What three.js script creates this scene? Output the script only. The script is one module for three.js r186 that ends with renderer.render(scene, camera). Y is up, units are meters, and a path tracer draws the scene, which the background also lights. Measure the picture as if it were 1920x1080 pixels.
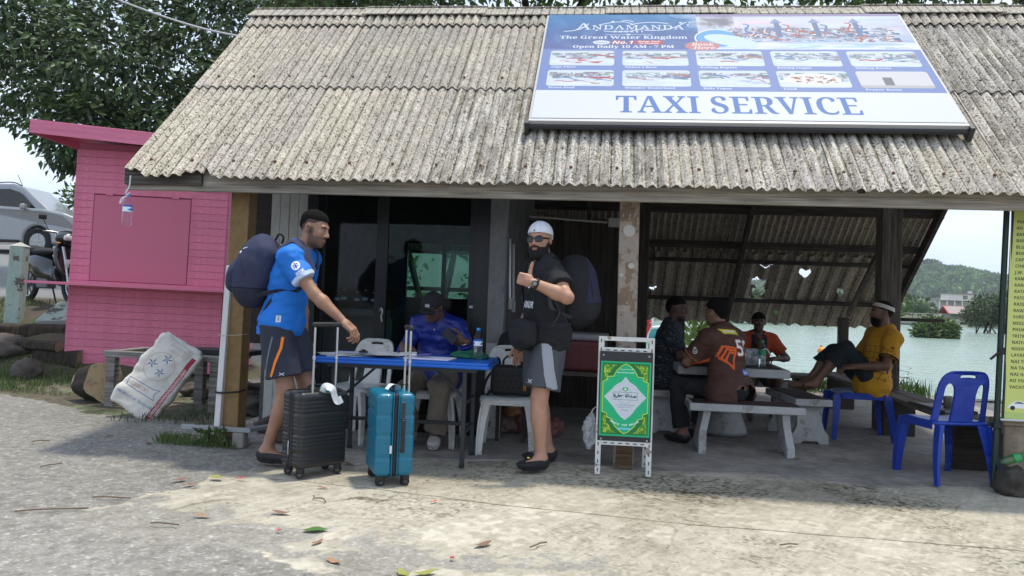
import * as THREE from 'three';
import { RoundedBoxGeometry } from 'three/addons/geometries/RoundedBoxGeometry.js';
import { mergeGeometries } from 'three/addons/utils/BufferGeometryUtils.js';
import { ImprovedNoise } from 'three/addons/math/ImprovedNoise.js';

// ------------------------------------------------------------------ camera, sky, sun, exposure
const scene = new THREE.Scene();
const RAD = Math.PI / 180;
const camera = new THREE.PerspectiveCamera(39.43, 1920 / 1080, 0.05, 3000);
camera.position.set(0, 1.26, 0);
camera.rotation.order = 'YXZ';
camera.rotation.set(1.6 * RAD, 6.5 * RAD, 2.1 * RAD);
camera.setViewOffset(1920, 1080, 0, 31.5, 1920, 1080);

const renderer = new THREE.WebGLRenderer({ antialias: true });
renderer.setSize(1024, 576);
renderer.toneMapping = THREE.LinearToneMapping;
renderer.toneMappingExposure = 1.8;
renderer.shadowMap.enabled = true;

const noise3 = new ImprovedNoise();
const pn = (x, y, z) => noise3.noise(x, y, z);
const fbm = (x, y, z, o = 4) => { let s = 0, a = 0.5; for (let i = 0; i < o; i++) { s += a * pn(x, y, z); x *= 2.03; y *= 2.03; z *= 2.03; a *= 0.5; } return s; };
const clamp = (x, a, b) => (x < a ? a : x > b ? b : x);
const sstep = (a, b, x) => { const t = clamp((x - a) / (b - a), 0, 1); return t * t * (3 - 2 * t); };
const lerp = (a, b, t) => a + (b - a) * t;
function rng(seed) { return () => { seed = (seed + 0x6d2b79f5) | 0; let t = Math.imul(seed ^ (seed >>> 15), 1 | seed); t = (t + Math.imul(t ^ (t >>> 7), 61 | t)) ^ t; return ((t ^ (t >>> 14)) >>> 0) / 4294967296; }; }

const sunDir = new THREE.Vector3(0.38, 2.06, -0.27).normalize();
{
  // bright tropical sky: pale blue with thin high cloud all over
  const W = 1024, Hh = 512, data = new Float32Array(W * Hh * 4);
  for (let j = 0; j < Hh; j++) {
    const el = ((j + 0.5) / Hh - 0.5) * Math.PI, sy = Math.sin(el), cy = Math.cos(el);
    for (let i = 0; i < W; i++) {
      const az = ((i + 0.5) / W) * 2 * Math.PI, dx = Math.cos(az) * cy, dz = Math.sin(az) * cy;
      const h = Math.max(sy, 0), k = 1 / (h + 0.28);
      const c1 = fbm(dx * k * 1.1 + 3.1, 0.7, dz * k * 1.1 - 2.2, 5), c2 = fbm(dx * k * 3 + 9, 4.2, dz * k * 3 + 1, 4);
      let c = sstep(-0.4, 0.3, c1 + 0.3 * c2 + 0.1);
      c = lerp(c, 0.62, sstep(0.1, 0, h) * 0.8);
      const b = [lerp(0.52, 0.25, Math.pow(h, 0.6)), lerp(0.64, 0.41, Math.pow(h, 0.6)), lerp(0.83, 0.72, Math.pow(h, 0.6))];
      const g = 0.72 + 0.2 * sstep(-0.3, 0.5, c2 + 0.5 * c1), w = [0.96 * g, 0.98 * g, 1.0 * g];
      const o = (j * W + i) * 4;
      for (let q = 0; q < 3; q++) data[o + q] = sy < -0.02 ? [0.3, 0.3, 0.28][q] : lerp(b[q], w[q], c * 0.55) * 0.9;
      data[o + 3] = 1;
    }
  }
  const sky = new THREE.DataTexture(data, W, Hh, THREE.RGBAFormat, THREE.FloatType);
  sky.mapping = THREE.EquirectangularReflectionMapping; sky.magFilter = THREE.LinearFilter; sky.needsUpdate = true;
  scene.background = sky; scene.environment = sky;
}
const sun = new THREE.DirectionalLight(new THREE.Color(1, 0.94, 0.83), 2.0);
sun.position.copy(sunDir).multiplyScalar(40).add(new THREE.Vector3(0, 0, -7));
sun.target.position.set(0, 0, -7); scene.add(sun, sun.target);
sun.castShadow = true; sun.shadow.mapSize.set(2048, 2048); sun.shadow.radius = 8;
Object.assign(sun.shadow.camera, { left: -22, right: 22, top: 22, bottom: -22, near: 1, far: 120 });
scene.fog = new THREE.FogExp2(new THREE.Color(0.78, 0.85, 0.9), 0.0003);

// ------------------------------------------------------------------ helpers
const V = (x, y, z) => new THREE.Vector3(x, y, z);
const usedNames = new Map();
function numbered(n) { const k = usedNames.get(n) || 0; usedNames.set(n, k + 1); return k ? n + '_' + String(k).padStart(3, '0') : n; }
function thing(name, label, category, pos = [0, 0, 0], turn = 0, group) {
  const o = new THREE.Group(); o.name = numbered(name); o.position.set(...pos); o.rotation.y = turn;
  o.userData = { label, category }; if (group) o.userData.group = group;
  scene.add(o); return o;
}
function part(parent, name, geo, material, label) {
  const m = new THREE.Mesh(geo, material); m.name = name; m.castShadow = m.receiveShadow = true;
  if (label) m.userData.label = label;
  parent.add(m); return m;
}
function single(name, label, category, geo, material, pos = [0, 0, 0], turn = 0, group) {
  const m = part(scene, numbered(name), geo, material); m.position.set(...pos); m.rotation.y = turn;
  m.userData = { label, category }; if (group) m.userData.group = group;
  return m;
}
function structure(name, geo, material) { const m = part(scene, numbered(name), geo, material); m.userData = { kind: 'structure' }; return m; }
function copyOf(src, pos, turn, label) {
  const c = src.clone(); c.name = numbered(src.name.replace(/_\d\d\d$/, '')); c.userData = { ...src.userData }; if (label) c.userData.label = label;
  c.position.set(...pos); c.rotation.y = turn; scene.add(c); return c;
}
const lin = (r, g, b) => new THREE.Color().setRGB(r, g, b);
function mat(color, roughness = 0.7, o = {}) { return new THREE.MeshPhysicalMaterial({ color: Array.isArray(color) ? lin(...color) : color, roughness, metalness: 0, ...o }); }
const at = (g, x = 0, y = 0, z = 0, rx = 0, ry = 0, rz = 0) => { if (rx) g.rotateX(rx); if (rz) g.rotateZ(rz); if (ry) g.rotateY(ry); return g.translate(x, y, z); };
const box = (w, h, d, x = 0, y = 0, z = 0, r = 0.004, seg = 1) => at(r > 0 ? new RoundedBoxGeometry(w, h, d, seg, Math.min(r, w / 2.01, h / 2.01, d / 2.01)) : new THREE.BoxGeometry(w, h, d), x, y, z);
const cyl = (r0, r1, h, x = 0, y = 0, z = 0, n = 16) => new THREE.CylinderGeometry(r1, r0, h, n).translate(x, y + h / 2, z);
const merge = (list) => mergeGeometries(list.map((g) => { const q = g.index ? g.toNonIndexed() : g; for (const k of Object.keys(q.attributes)) if (!['position', 'normal', 'uv'].includes(k)) q.deleteAttribute(k); if (!q.attributes.uv) q.setAttribute('uv', new THREE.BufferAttribute(new Float32Array(q.attributes.position.count * 2), 2)); q.morphAttributes = {}; return q; }), false);
function tube(pts, r, n = 8, seg, closed = false) { const c = new THREE.CatmullRomCurve3(pts.map((p) => (p.isVector3 ? p : V(...p))), closed, 'centripetal'); return new THREE.TubeGeometry(c, seg || Math.max(2, (pts.length - 1) * 6), r, n, closed); }
function bar(a, b, w, h, r = 0.003) { // rectangular bar from a to b
  a = V(...a); b = V(...b); const d = b.clone().sub(a), L = d.length(); const g = box(w, L, h, 0, 0, 0, r);
  g.applyQuaternion(new THREE.Quaternion().setFromUnitVectors(V(0, 1, 0), d.normalize())); const m = a.add(b).multiplyScalar(0.5); return g.translate(m.x, m.y, m.z);
}
function rod(a, b, r0, r1 = r0, n = 10) { a = V(...a); b = V(...b); const d = b.clone().sub(a), L = d.length(); const g = new THREE.CylinderGeometry(r1, r0, L, n); g.applyQuaternion(new THREE.Quaternion().setFromUnitVectors(V(0, 1, 0), d.normalize())); const m = a.add(b).multiplyScalar(0.5); return g.translate(m.x, m.y, m.z); }
function warp(g, fn) { const p = g.attributes.position, v = V(0, 0, 0); for (let i = 0; i < p.count; i++) { v.fromBufferAttribute(p, i); fn(v, i); p.setXYZ(i, v.x, v.y, v.z); } g.computeVertexNormals(); return g; }
// box with evenly spaced vertices and round edges, pushed along its normal by disp(p, n)
function softBox(w, h, d, r, cell, disp) {
  const nx = Math.max(2, Math.round(w / cell)), ny = Math.max(2, Math.round(h / cell)), nz = Math.max(2, Math.round(d / cell));
  const g = new THREE.BoxGeometry(w, h, d, nx, ny, nz), p = g.attributes.position, q = V(0, 0, 0), c = V(0, 0, 0);
  for (let i = 0; i < p.count; i++) {
    q.fromBufferAttribute(p, i);
    c.set(clamp(q.x, -w / 2 + r, w / 2 - r), clamp(q.y, -h / 2 + r, h / 2 - r), clamp(q.z, -d / 2 + r, d / 2 - r));
    const n = q.clone().sub(c); if (n.lengthSq() < 1e-12) n.set(0, 1, 0); n.normalize();
    q.copy(c).addScaledVector(n, r); if (disp) q.addScaledVector(n, disp(q, n)); p.setXYZ(i, q.x, q.y, q.z);
  }
  smoothNormals(g); return g;
}
function smoothNormals(g) { // normals shared across coincident vertices
  g.computeVertexNormals(); const p = g.attributes.position, n = g.attributes.normal, m = new Map();
  const key = (i) => Math.round(p.getX(i) * 5e3) + ',' + Math.round(p.getY(i) * 5e3) + ',' + Math.round(p.getZ(i) * 5e3);
  for (let i = 0; i < p.count; i++) { const k = key(i); const s = m.get(k) || [0, 0, 0]; s[0] += n.getX(i); s[1] += n.getY(i); s[2] += n.getZ(i); m.set(k, s); }
  for (let i = 0; i < p.count; i++) { const s = m.get(key(i)), L = Math.hypot(...s) || 1; n.setXYZ(i, s[0] / L, s[1] / L, s[2] / L); }
}
// flat strap along points; nrm(t) gives the outward normal
function ribbon(pts, w, th, nrm, seg = 24) {
  const c = new THREE.CatmullRomCurve3(pts.map((p) => (p.isVector3 ? p : V(...p))), false, 'centripetal'); const pos = [], idx = [];
  for (let i = 0; i <= seg; i++) {
    const t = i / seg, p = c.getPoint(t), T = c.getTangent(t), N = (typeof nrm === 'function' ? nrm(t, p) : V(...nrm)).clone(); N.addScaledVector(T, -N.dot(T)).normalize(); const S = T.clone().cross(N);
    for (const [a, b] of [[-1, -1], [1, -1], [1, 1], [-1, 1]]) { const q = p.clone().addScaledVector(S, a * w / 2).addScaledVector(N, b * th / 2); pos.push(q.x, q.y, q.z); }
    if (i < seg) for (let k = 0; k < 4; k++) { const a = i * 4 + k, b = i * 4 + ((k + 1) % 4); idx.push(a, b, a + 4, b, b + 4, a + 4); }
  }
  idx.push(0, 2, 1, 0, 3, 2); const e = seg * 4; idx.push(e, e + 1, e + 2, e, e + 2, e + 3);
  const g = new THREE.BufferGeometry(); g.setAttribute('position', new THREE.Float32BufferAttribute(pos, 3)); g.setIndex(idx); const f = g.toNonIndexed(); f.computeVertexNormals(); return f;
}
function extrude(shape, depth, bevel = 0.003, o = {}) { const g = new THREE.ExtrudeGeometry(shape, { depth, bevelEnabled: bevel > 0, bevelSize: bevel, bevelThickness: bevel, bevelSegments: 2, curveSegments: 12, ...o }); return g; }
function poly(pts) { const s = new THREE.Shape(); pts.forEach(([x, y], i) => (i ? s.lineTo(x, y) : s.moveTo(x, y))); s.closePath(); return s; }
function rrect(x, y, w, h, r) { const s = new THREE.Shape(); s.moveTo(x + r, y); s.lineTo(x + w - r, y); s.quadraticCurveTo(x + w, y, x + w, y + r); s.lineTo(x + w, y + h - r); s.quadraticCurveTo(x + w, y + h, x + w - r, y + h); s.lineTo(x + r, y + h); s.quadraticCurveTo(x, y + h, x, y + h - r); s.lineTo(x, y + r); s.quadraticCurveTo(x, y, x + r, y); return s; }
// ------------------------------------------------------------------ textures
function dataTex(n, fn, srgb = true, m = n) { // fn(u, v) -> [r,g,b] display values 0..1
  const d = new Uint8Array(n * m * 4);
  for (let j = 0; j < m; j++) for (let i = 0; i < n; i++) { const c = fn((i + 0.5) / n, (j + 0.5) / m, i, j), o = (j * n + i) * 4; for (let q = 0; q < 3; q++) d[o + q] = clamp(c[q], 0, 1) * 255; d[o + 3] = c.length > 3 ? clamp(c[3], 0, 1) * 255 : 255; }
  const t = new THREE.DataTexture(d, n, m, THREE.RGBAFormat); t.wrapS = t.wrapT = THREE.RepeatWrapping; t.magFilter = THREE.LinearFilter; if (srgb) t.colorSpace = THREE.SRGBColorSpace; t.needsUpdate = true; return t;
}
// tiling value noise
function tileNoise(seed, cells) { const r = rng(seed), a = new Float32Array(cells * cells).map(() => r()); return (u, v) => { const x = (u - Math.floor(u)) * cells, y = (v - Math.floor(v)) * cells, i = x | 0, j = y | 0, f = x - i, g = y - j, s = f * f * (3 - 2 * f), t = g * g * (3 - 2 * g), i1 = i + 1 === cells ? 0 : i + 1, r0 = j * cells, r1 = (j + 1 === cells ? 0 : j + 1) * cells, p = a[r0 + i] + (a[r0 + i1] - a[r0 + i]) * s; return p + (a[r1 + i] + (a[r1 + i1] - a[r1 + i]) * s - p) * t; }; }
function tileNoise2(seed, cx, cy) { const r = rng(seed), a = new Float32Array(cx * cy).map(() => r()); return (u, v) => { const x = (u - Math.floor(u)) * cx, y = (v - Math.floor(v)) * cy, i = x | 0, j = y | 0, f = x - i, g = y - j, s = f * f * (3 - 2 * f), t = g * g * (3 - 2 * g), i1 = i + 1 === cx ? 0 : i + 1, r0 = j * cx, r1 = (j + 1 === cy ? 0 : j + 1) * cx, p = a[r0 + i] + (a[r0 + i1] - a[r0 + i]) * s; return p + (a[r1 + i] + (a[r1 + i1] - a[r1 + i]) * s - p) * t; }; }
function tileFbm2(seed, cx, cy, oct = 3) { const n = []; for (let i = 0; i < oct; i++) n.push(tileNoise2(seed + i * 13, cx << i, cy << i)); return (u, v) => { let s = 0, a = 0.5, w = 0; for (const f of n) { s += a * f(u, v); w += a; a *= 0.55; } return s / w; }; }
function tileFbm(seed, cells, oct = 4) { const n = []; for (let i = 0; i < oct; i++) n.push(tileNoise(seed + i * 17, cells << i)); return (u, v) => { let s = 0, a = 0.5, w = 0; for (const f of n) { s += a * f(u, v); w += a; a *= 0.55; } return s / w; }; }
function canvasTex(w, h, draw) { const c = document.createElement('canvas'); c.width = w; c.height = h; draw(c.getContext('2d'), w, h); const t = new THREE.CanvasTexture(c); t.colorSpace = THREE.SRGBColorSpace; t.magFilter = THREE.LinearFilter; t.anisotropy = 8; return t; }
const rep = (t, x, y) => { const c = t.clone(); c.wrapS = c.wrapT = THREE.RepeatWrapping; c.repeat.set(x, y); c.needsUpdate = true; return c; };
// box-projected uv in metres
function metreUV(g, s = 1, ox = 0, oy = 0) {
  const q = g.index ? g.toNonIndexed() : g; if (!q.attributes.normal) q.computeVertexNormals(); const p = q.attributes.position, n = q.attributes.normal, uv = new Float32Array(p.count * 2);
  for (let i = 0; i < p.count; i += 3) {
    let x = 0, y = 0, z = 0; for (let k = 0; k < 3; k++) { x += Math.abs(n.getX(i + k)); y += Math.abs(n.getY(i + k)); z += Math.abs(n.getZ(i + k)); }
    for (let k = 0; k < 3; k++) { const X = p.getX(i + k), Y = p.getY(i + k), Z = p.getZ(i + k); const [a, b] = y >= x && y >= z ? [X, Z] : x > z ? [Z, Y] : [X, Y]; uv[(i + k) * 2] = a / s + ox; uv[(i + k) * 2 + 1] = b / s + oy; }
  }
  q.setAttribute('uv', new THREE.BufferAttribute(uv, 2)); return q;
}
// ------------------------------------------------------------------ soft shapes: distance fields and their surface
const hyp = Math.hypot;
function cap(a, b, ra, rb = ra) { // tapered capsule
  const ax = a.x, ay = a.y, az = a.z, bx = b.x - ax, by = b.y - ay, bz = b.z - az, L = 1 / (bx * bx + by * by + bz * bz || 1e-9), dr = rb - ra;
  return (x, y, z) => { x -= ax; y -= ay; z -= az; let t = (x * bx + y * by + z * bz) * L; t = t < 0 ? 0 : t > 1 ? 1 : t; x -= bx * t; y -= by * t; z -= bz * t; return Math.sqrt(x * x + y * y + z * z) - ra - dr * t; };
}
function ell(c, r, F) { // ellipsoid in a frame {x,y,z}
  const [p, q, s] = r, X = F ? F.x : V(1, 0, 0), Y = F ? F.y : V(0, 1, 0), Z = F ? F.z : V(0, 0, 1), cx = c.x, cy = c.y, cz = c.z;
  return (x, y, z) => { x -= cx; y -= cy; z -= cz; const u = (x * X.x + y * X.y + z * X.z) / p, v = (x * Y.x + y * Y.y + z * Y.z) / q, w = (x * Z.x + y * Z.y + z * Z.z) / s; const k0 = Math.sqrt(u * u + v * v + w * w), k1 = Math.sqrt((u * u) / (p * p) + (v * v) / (q * q) + (w * w) / (s * s)); return k1 < 1e-9 ? -Math.min(p, q, s) : (k0 * (k0 - 1)) / k1; };
}
function rbox(c, h, r, F) { // rounded box, h = half sizes
  const X = F ? F.x : V(1, 0, 0), Y = F ? F.y : V(0, 1, 0), Z = F ? F.z : V(0, 0, 1);
  return (x, y, z) => { x -= c.x; y -= c.y; z -= c.z; const a = Math.abs(x * X.x + y * X.y + z * X.z) - h[0] + r, b = Math.abs(x * Y.x + y * Y.y + z * Y.z) - h[1] + r, d = Math.abs(x * Z.x + y * Z.y + z * Z.z) - h[2] + r; return hyp(Math.max(a, 0), Math.max(b, 0), Math.max(d, 0)) + Math.min(Math.max(a, b, d), 0) - r; };
}
const plane = (p, n) => { const k = p.dot(n); return (x, y, z) => x * n.x + y * n.y + z * n.z - k; }; // > 0 on the side n points to
const smin = (k, ...fs) => (x, y, z) => { let d = fs[0](x, y, z); for (let i = 1; i < fs.length; i++) { const e = fs[i](x, y, z), h = Math.max(k - Math.abs(d - e), 0) / k; d = Math.min(d, e) - h * h * k * 0.25; } return d; };
const cut = (f, ...ps) => (x, y, z) => { let d = f(x, y, z); for (const p of ps) { const e = p(x, y, z); if (e > d) d = e; } return d; };
const scut = (k, f, p) => (x, y, z) => { const d = f(x, y, z), e = p(x, y, z), h = Math.max(k - Math.abs(d - e), 0) / k; return Math.max(d, e) + h * h * k * 0.25; };
const minus = (f, g) => (x, y, z) => Math.max(f(x, y, z), -g(x, y, z));
const grow = (f, t) => (x, y, z) => f(x, y, z) - t;
const folds = (f, amp, fx, fy, fz, s = 0) => (x, y, z) => { const d = f(x, y, z); return Math.abs(d) > 0.05 ? d : d - amp * (pn(x * fx + s, y * fy + s * 1.7, z * fz) + 0.5 * pn(x * fx * 2.3 + 7, y * fy * 2.3 + s, z * fz * 2.3)); };
function surface(f, lo, hi, cell, colour) { // naive surface nets, block-skipped
  const nx = Math.ceil((hi.x - lo.x) / cell) + 2, ny = Math.ceil((hi.y - lo.y) / cell) + 2, nz = Math.ceil((hi.z - lo.z) / cell) + 2, ox = lo.x - cell / 2, oy = lo.y - cell / 2, oz = lo.z - cell / 2;
  const g = new Float32Array(nx * ny * nz), I = (i, j, k) => (k * ny + j) * nx + i, B = 4, far = B * cell * 0.5 * 1.74 * 1.7;
  for (let k = 0; k < nz; k += B) for (let j = 0; j < ny; j += B) for (let i = 0; i < nx; i += B) {
    const d = f(ox + (i + B / 2) * cell, oy + (j + B / 2) * cell, oz + (k + B / 2) * cell), skip = Math.abs(d) > far;
    for (let c = k; c < Math.min(k + B, nz); c++) for (let b = j; b < Math.min(j + B, ny); b++) for (let a = i; a < Math.min(i + B, nx); a++) g[I(a, b, c)] = skip ? d : f(ox + a * cell, oy + b * cell, oz + c * cell);
  }
  const vi = new Int32Array(nx * ny * nz).fill(-1), pos = [], idx = [];
  for (let k = 0; k < nz - 1; k++) for (let j = 0; j < ny - 1; j++) for (let i = 0; i < nx - 1; i++) {
    const b0 = (k * ny + j) * nx + i, b1 = b0 + nx, b2 = b0 + nx * ny, b3 = b2 + nx, neg = g[b0] < 0;
    if (neg === g[b0 + 1] < 0 && neg === g[b1] < 0 && neg === g[b1 + 1] < 0 && neg === g[b2] < 0 && neg === g[b2 + 1] < 0 && neg === g[b3] < 0 && neg === g[b3 + 1] < 0) continue;
    const v = [g[b0], g[b0 + 1], g[b1], g[b1 + 1], g[b2], g[b2 + 1], g[b3], g[b3 + 1]];
    let x = 0, y = 0, z = 0, n = 0;
    for (let a = 0; a < 8; a++) for (const bit of [1, 2, 4]) { if (a & bit) continue; const b = a | bit; if ((v[a] < 0) === (v[b] < 0)) continue; const t = v[a] / (v[a] - v[b]); x += (a & 1) + (bit === 1 ? t : 0); y += ((a >> 1) & 1) + (bit === 2 ? t : 0); z += (a >> 2) + (bit === 4 ? t : 0); n++; }
    vi[I(i, j, k)] = pos.length / 3; pos.push(ox + (i + x / n) * cell, oy + (j + y / n) * cell, oz + (k + z / n) * cell);
  }
  const quad = (a, b, c, d, flip) => { if (a < 0 || b < 0 || c < 0 || d < 0) return; flip ? idx.push(a, c, b, b, c, d) : idx.push(a, b, c, b, d, c); };
  for (let k = 1; k < nz - 1; k++) for (let j = 1; j < ny - 1; j++) for (let i = 1; i < nx - 1; i++) {
    const d = g[I(i, j, k)] < 0;
    if (d !== g[I(i + 1, j, k)] < 0) quad(vi[I(i, j - 1, k - 1)], vi[I(i, j, k - 1)], vi[I(i, j - 1, k)], vi[I(i, j, k)], !d);
    if (d !== g[I(i, j + 1, k)] < 0) quad(vi[I(i - 1, j, k - 1)], vi[I(i, j, k - 1)], vi[I(i - 1, j, k)], vi[I(i, j, k)], d);
    if (d !== g[I(i, j, k + 1)] < 0) quad(vi[I(i - 1, j - 1, k)], vi[I(i, j - 1, k)], vi[I(i - 1, j, k)], vi[I(i, j, k)], !d);
  }
  const N = pos.length, nor = new Float32Array(N), e = cell * 0.35;
  for (let i = 0; i < N; i += 3) { const x = pos[i], y = pos[i + 1], z = pos[i + 2]; const a = f(x + e, y, z) - f(x - e, y, z), b = f(x, y + e, z) - f(x, y - e, z), c = f(x, y, z + e) - f(x, y, z - e), L = hyp(a, b, c) || 1; nor[i] = a / L; nor[i + 1] = b / L; nor[i + 2] = c / L; }
  const geo = new THREE.BufferGeometry(); geo.setAttribute('position', new THREE.Float32BufferAttribute(pos, 3)); geo.setAttribute('normal', new THREE.BufferAttribute(nor, 3));
  const uv = new Float32Array((N / 3) * 2); for (let i = 0; i < N / 3; i++) { uv[i * 2] = pos[i * 3] + pos[i * 3 + 2] * 0.7; uv[i * 2 + 1] = pos[i * 3 + 1]; } geo.setAttribute('uv', new THREE.BufferAttribute(uv, 2));
  if (colour) { const col = new Float32Array(N); for (let i = 0; i < N; i += 3) { const c = colour(pos[i], pos[i + 1], pos[i + 2]); col[i] = c[0]; col[i + 1] = c[1]; col[i + 2] = c[2]; } geo.setAttribute('color', new THREE.BufferAttribute(col, 3)); }
  geo.setIndex(idx); return geo;
}
function joinColoured(list) { // merge keeping vertex colours
  return mergeGeometries(list.map((g) => { const q = g.index ? g.toNonIndexed() : g; return q; }), false);
}
// flat print that follows a soft surface: every point is cast along dir on to the field f
function decal(f, o, dir, up, w, h, nx = 14, ny = 14, lift = 0.0025) {
  dir = dir.clone().normalize(); const r = dir.clone().cross(up).normalize(), u = r.clone().cross(dir).normalize(); const pos = [], uv = [], idx = [];
  for (let j = 0; j <= ny; j++) for (let i = 0; i <= nx; i++) {
    const a = i / nx, b = j / ny, p = o.clone().addScaledVector(r, (a - 0.5) * w).addScaledVector(u, (b - 0.5) * h).addScaledVector(dir, -0.25); let t = 0;
    for (let k = 0; k < 60; k++) { const d = f(p.x, p.y, p.z); if (d < 0.0004 || t > 0.6) break; p.addScaledVector(dir, d * 0.7); t += d * 0.7; }
    p.addScaledVector(dir, -lift); pos.push(p.x, p.y, p.z); uv.push(a, b);
    if (i < nx && j < ny) { const q = j * (nx + 1) + i; idx.push(q, q + 1, q + nx + 1, q + 1, q + nx + 2, q + nx + 1); }
  }
  const g = new THREE.BufferGeometry(); g.setAttribute('position', new THREE.Float32BufferAttribute(pos, 3)); g.setAttribute('uv', new THREE.Float32BufferAttribute(uv, 2)); g.setIndex(idx); g.computeVertexNormals(); return g;
}
const printMat = (tex, rough = 0.8) => new THREE.MeshPhysicalMaterial({ map: tex, transparent: true, roughness: rough, side: THREE.DoubleSide });
// ------------------------------------------------------------------ shared surfaces
const nA = tileFbm(3, 8, 5), nB = tileFbm(31, 24, 4), nC = tileFbm(77, 4, 5), nD = tileFbm(91, 64, 2), nE = tileFbm(97, 150, 2), gA = tileFbm2(301, 4, 32, 4), gB = tileFbm2(311, 8, 100, 2), stA = tileFbm2(321, 28, 4, 4), stB = tileFbm2(331, 24, 7, 3), stC = tileFbm2(341, 42, 5, 3);
const grey = (v, w = 0) => [v + w, v, v - w];
const T = {};
T.asphalt = dataTex(512, (u, v) => { const s = nD(u, v), g = tSpeck(u, v); return grey(0.40 + (nA(u, v) - 0.5) * 0.10 + (s - 0.5) * 0.22 + g * 0.16, 0.006); });
T.cement = dataTex(512, (u, v) => grey(0.53 + (nA(u, v) - 0.5) * 0.2 + (nB(u, v) - 0.5) * 0.14 + (nD(u, v) - 0.5) * 0.08, 0.016));
T.fine = dataTex(256, (u, v) => grey(0.5 + (nD(u, v) - 0.5) * 0.7 + (nB(u, v) - 0.5) * 0.3), false);
T.soft = dataTex(256, (u, v) => grey(0.5 + (nA(u, v) - 0.5) * 0.9 + (nB(u, v) - 0.5) * 0.2), false);
function tSpeck(u, v) { const n = nD(v * 1.0 + 0.37, u * 1.0 + 0.11); return n > 0.74 ? (n - 0.74) * 4 : 0; }
// fibre-cement roof: pale flakes, dark pits, streaks that run down the sheet (v)
const roofTex = (worn) => dataTex(1024, (u, v) => { // one tile is 14 waves (1.148 m) by 1.6 m; colour is darker along the valleys
  const flake = nE(u, v), fl2 = nE(v + 0.31, u + 0.57), streak = stA(u, v) - 0.5, blot = nC(u, v) - 0.5, mid = nB(u + 0.2, v) - 0.5, rag = stC(u, v);
  const w = Math.abs((u * 14) % 1 - 0.5) * 2, valley = sstep(0.26, 0.0, w + (nD(u, v) - 0.5) * 0.25); // 0 in the valley
  let g = 0.70 + blot * 0.12 + streak * 0.14 + mid * 0.10 + (flake - 0.5) * 0.24;
  if (fl2 > 0.57) g -= (fl2 - 0.57) * 1.5 * (0.5 + nA(u, v));
  if (worn) { const k = sstep(0.47, 0.52, rag + (flake - 0.5) * 0.25 + streak * 0.3); g += lerp(-0.105, 0.035, k) * sstep(0.3, 0.6, nA(u, v) + 0.12); }
  g -= valley * (0.13 + 0.24 * stB(u, v));
  return [g + 0.02, g - 0.008, g - 0.058 - blot * 0.05];
});
T.roof = roofTex(false); T.roofWorn = roofTex(true);
T.roofBump = dataTex(512, (u, v) => grey(0.5 + (nD(u, v) - 0.5) * 0.8 + (nB(u, v) - 0.5) * 0.3), false);
// weathered timber, grain along u
T.wood = dataTex(512, (u, v) => { const g = gA(u, v) - 0.5, f = gB(u, v) - 0.5, k = nA(u, v) - 0.5; const c = 0.47 + g * 0.34 + f * 0.26 + k * 0.2; return [c + 0.02, c, c - 0.03]; });
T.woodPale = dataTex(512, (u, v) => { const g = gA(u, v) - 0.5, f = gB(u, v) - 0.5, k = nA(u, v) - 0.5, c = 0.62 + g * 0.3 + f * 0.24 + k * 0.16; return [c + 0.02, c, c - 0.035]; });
T.woodBump = dataTex(512, (u, v) => grey(0.5 + (gA(u, v) - 0.5) * 0.8 + (gB(u, v) - 0.5) * 0.7), false);
// worn paint: mostly even with chips that show what lies below (alpha free: two colours)
function wornPaint(paint, under, amount, seed = 5) { const a = tileFbm(seed, 6, 5), b = tileFbm(seed + 9, 32, 3); return dataTex(512, (u, v) => { const k = sstep(1 - amount - 0.03, 1 - amount + 0.03, a(u, v) * 0.75 + b(u, v) * 0.25 + 0.18), n = (b(u, v) - 0.5) * 0.08 + (a(v, u) - 0.5) * 0.08; return [0, 1, 2].map((q) => lerp(paint[q], under[q], k) + n); }); }
const M = {
  roof: [0, 1, 2, 3, 4].map((i) => mat([[0.94, 0.93, 0.92], [1, 0.985, 0.95], [0.86, 0.86, 0.85], [1, 1, 1], [0.92, 0.93, 0.94]][i], 0.95, { map: rep(i > 2 ? T.roofWorn : T.roof, 1 / 1.148, 1 / 1.6), bumpMap: rep(T.roofBump, 1.3, 1.3), bumpScale: 0.003 })),
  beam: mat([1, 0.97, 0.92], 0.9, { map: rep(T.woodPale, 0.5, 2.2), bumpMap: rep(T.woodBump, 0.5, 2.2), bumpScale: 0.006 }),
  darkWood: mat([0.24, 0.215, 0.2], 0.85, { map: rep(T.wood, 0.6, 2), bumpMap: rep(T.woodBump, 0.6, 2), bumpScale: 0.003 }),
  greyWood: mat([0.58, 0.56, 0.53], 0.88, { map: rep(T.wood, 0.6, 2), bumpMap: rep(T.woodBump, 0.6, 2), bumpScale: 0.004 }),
  darkWoodV: null, greyWoodV: null, blackAlu: mat([0.012, 0.013, 0.015], 0.38, { metalness: 0.2 }),
  white: mat([0.74, 0.74, 0.72], 0.6), steel: mat([0.55, 0.56, 0.57], 0.35, { metalness: 0.85 }), chrome: mat([0.82, 0.83, 0.84], 0.18, { metalness: 1 }),
  black: mat([0.015, 0.015, 0.017], 0.55), rubber: mat([0.02, 0.02, 0.021], 0.8),
  stonePaint: mat([1, 1, 1], 0.85, { map: wornPaint([0.67, 0.672, 0.67], [0.56, 0.55, 0.53], 0.2, 41), bumpMap: T.fine, bumpScale: 0.002 }),
};

for (const k of ['darkWood', 'greyWood']) { const m = M[k + 'V'] = M[k].clone(); for (const q of ['map', 'bumpMap']) { m[q] = m[q].clone(); m[q].rotation = Math.PI / 2; m[q].needsUpdate = true; } }
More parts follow.
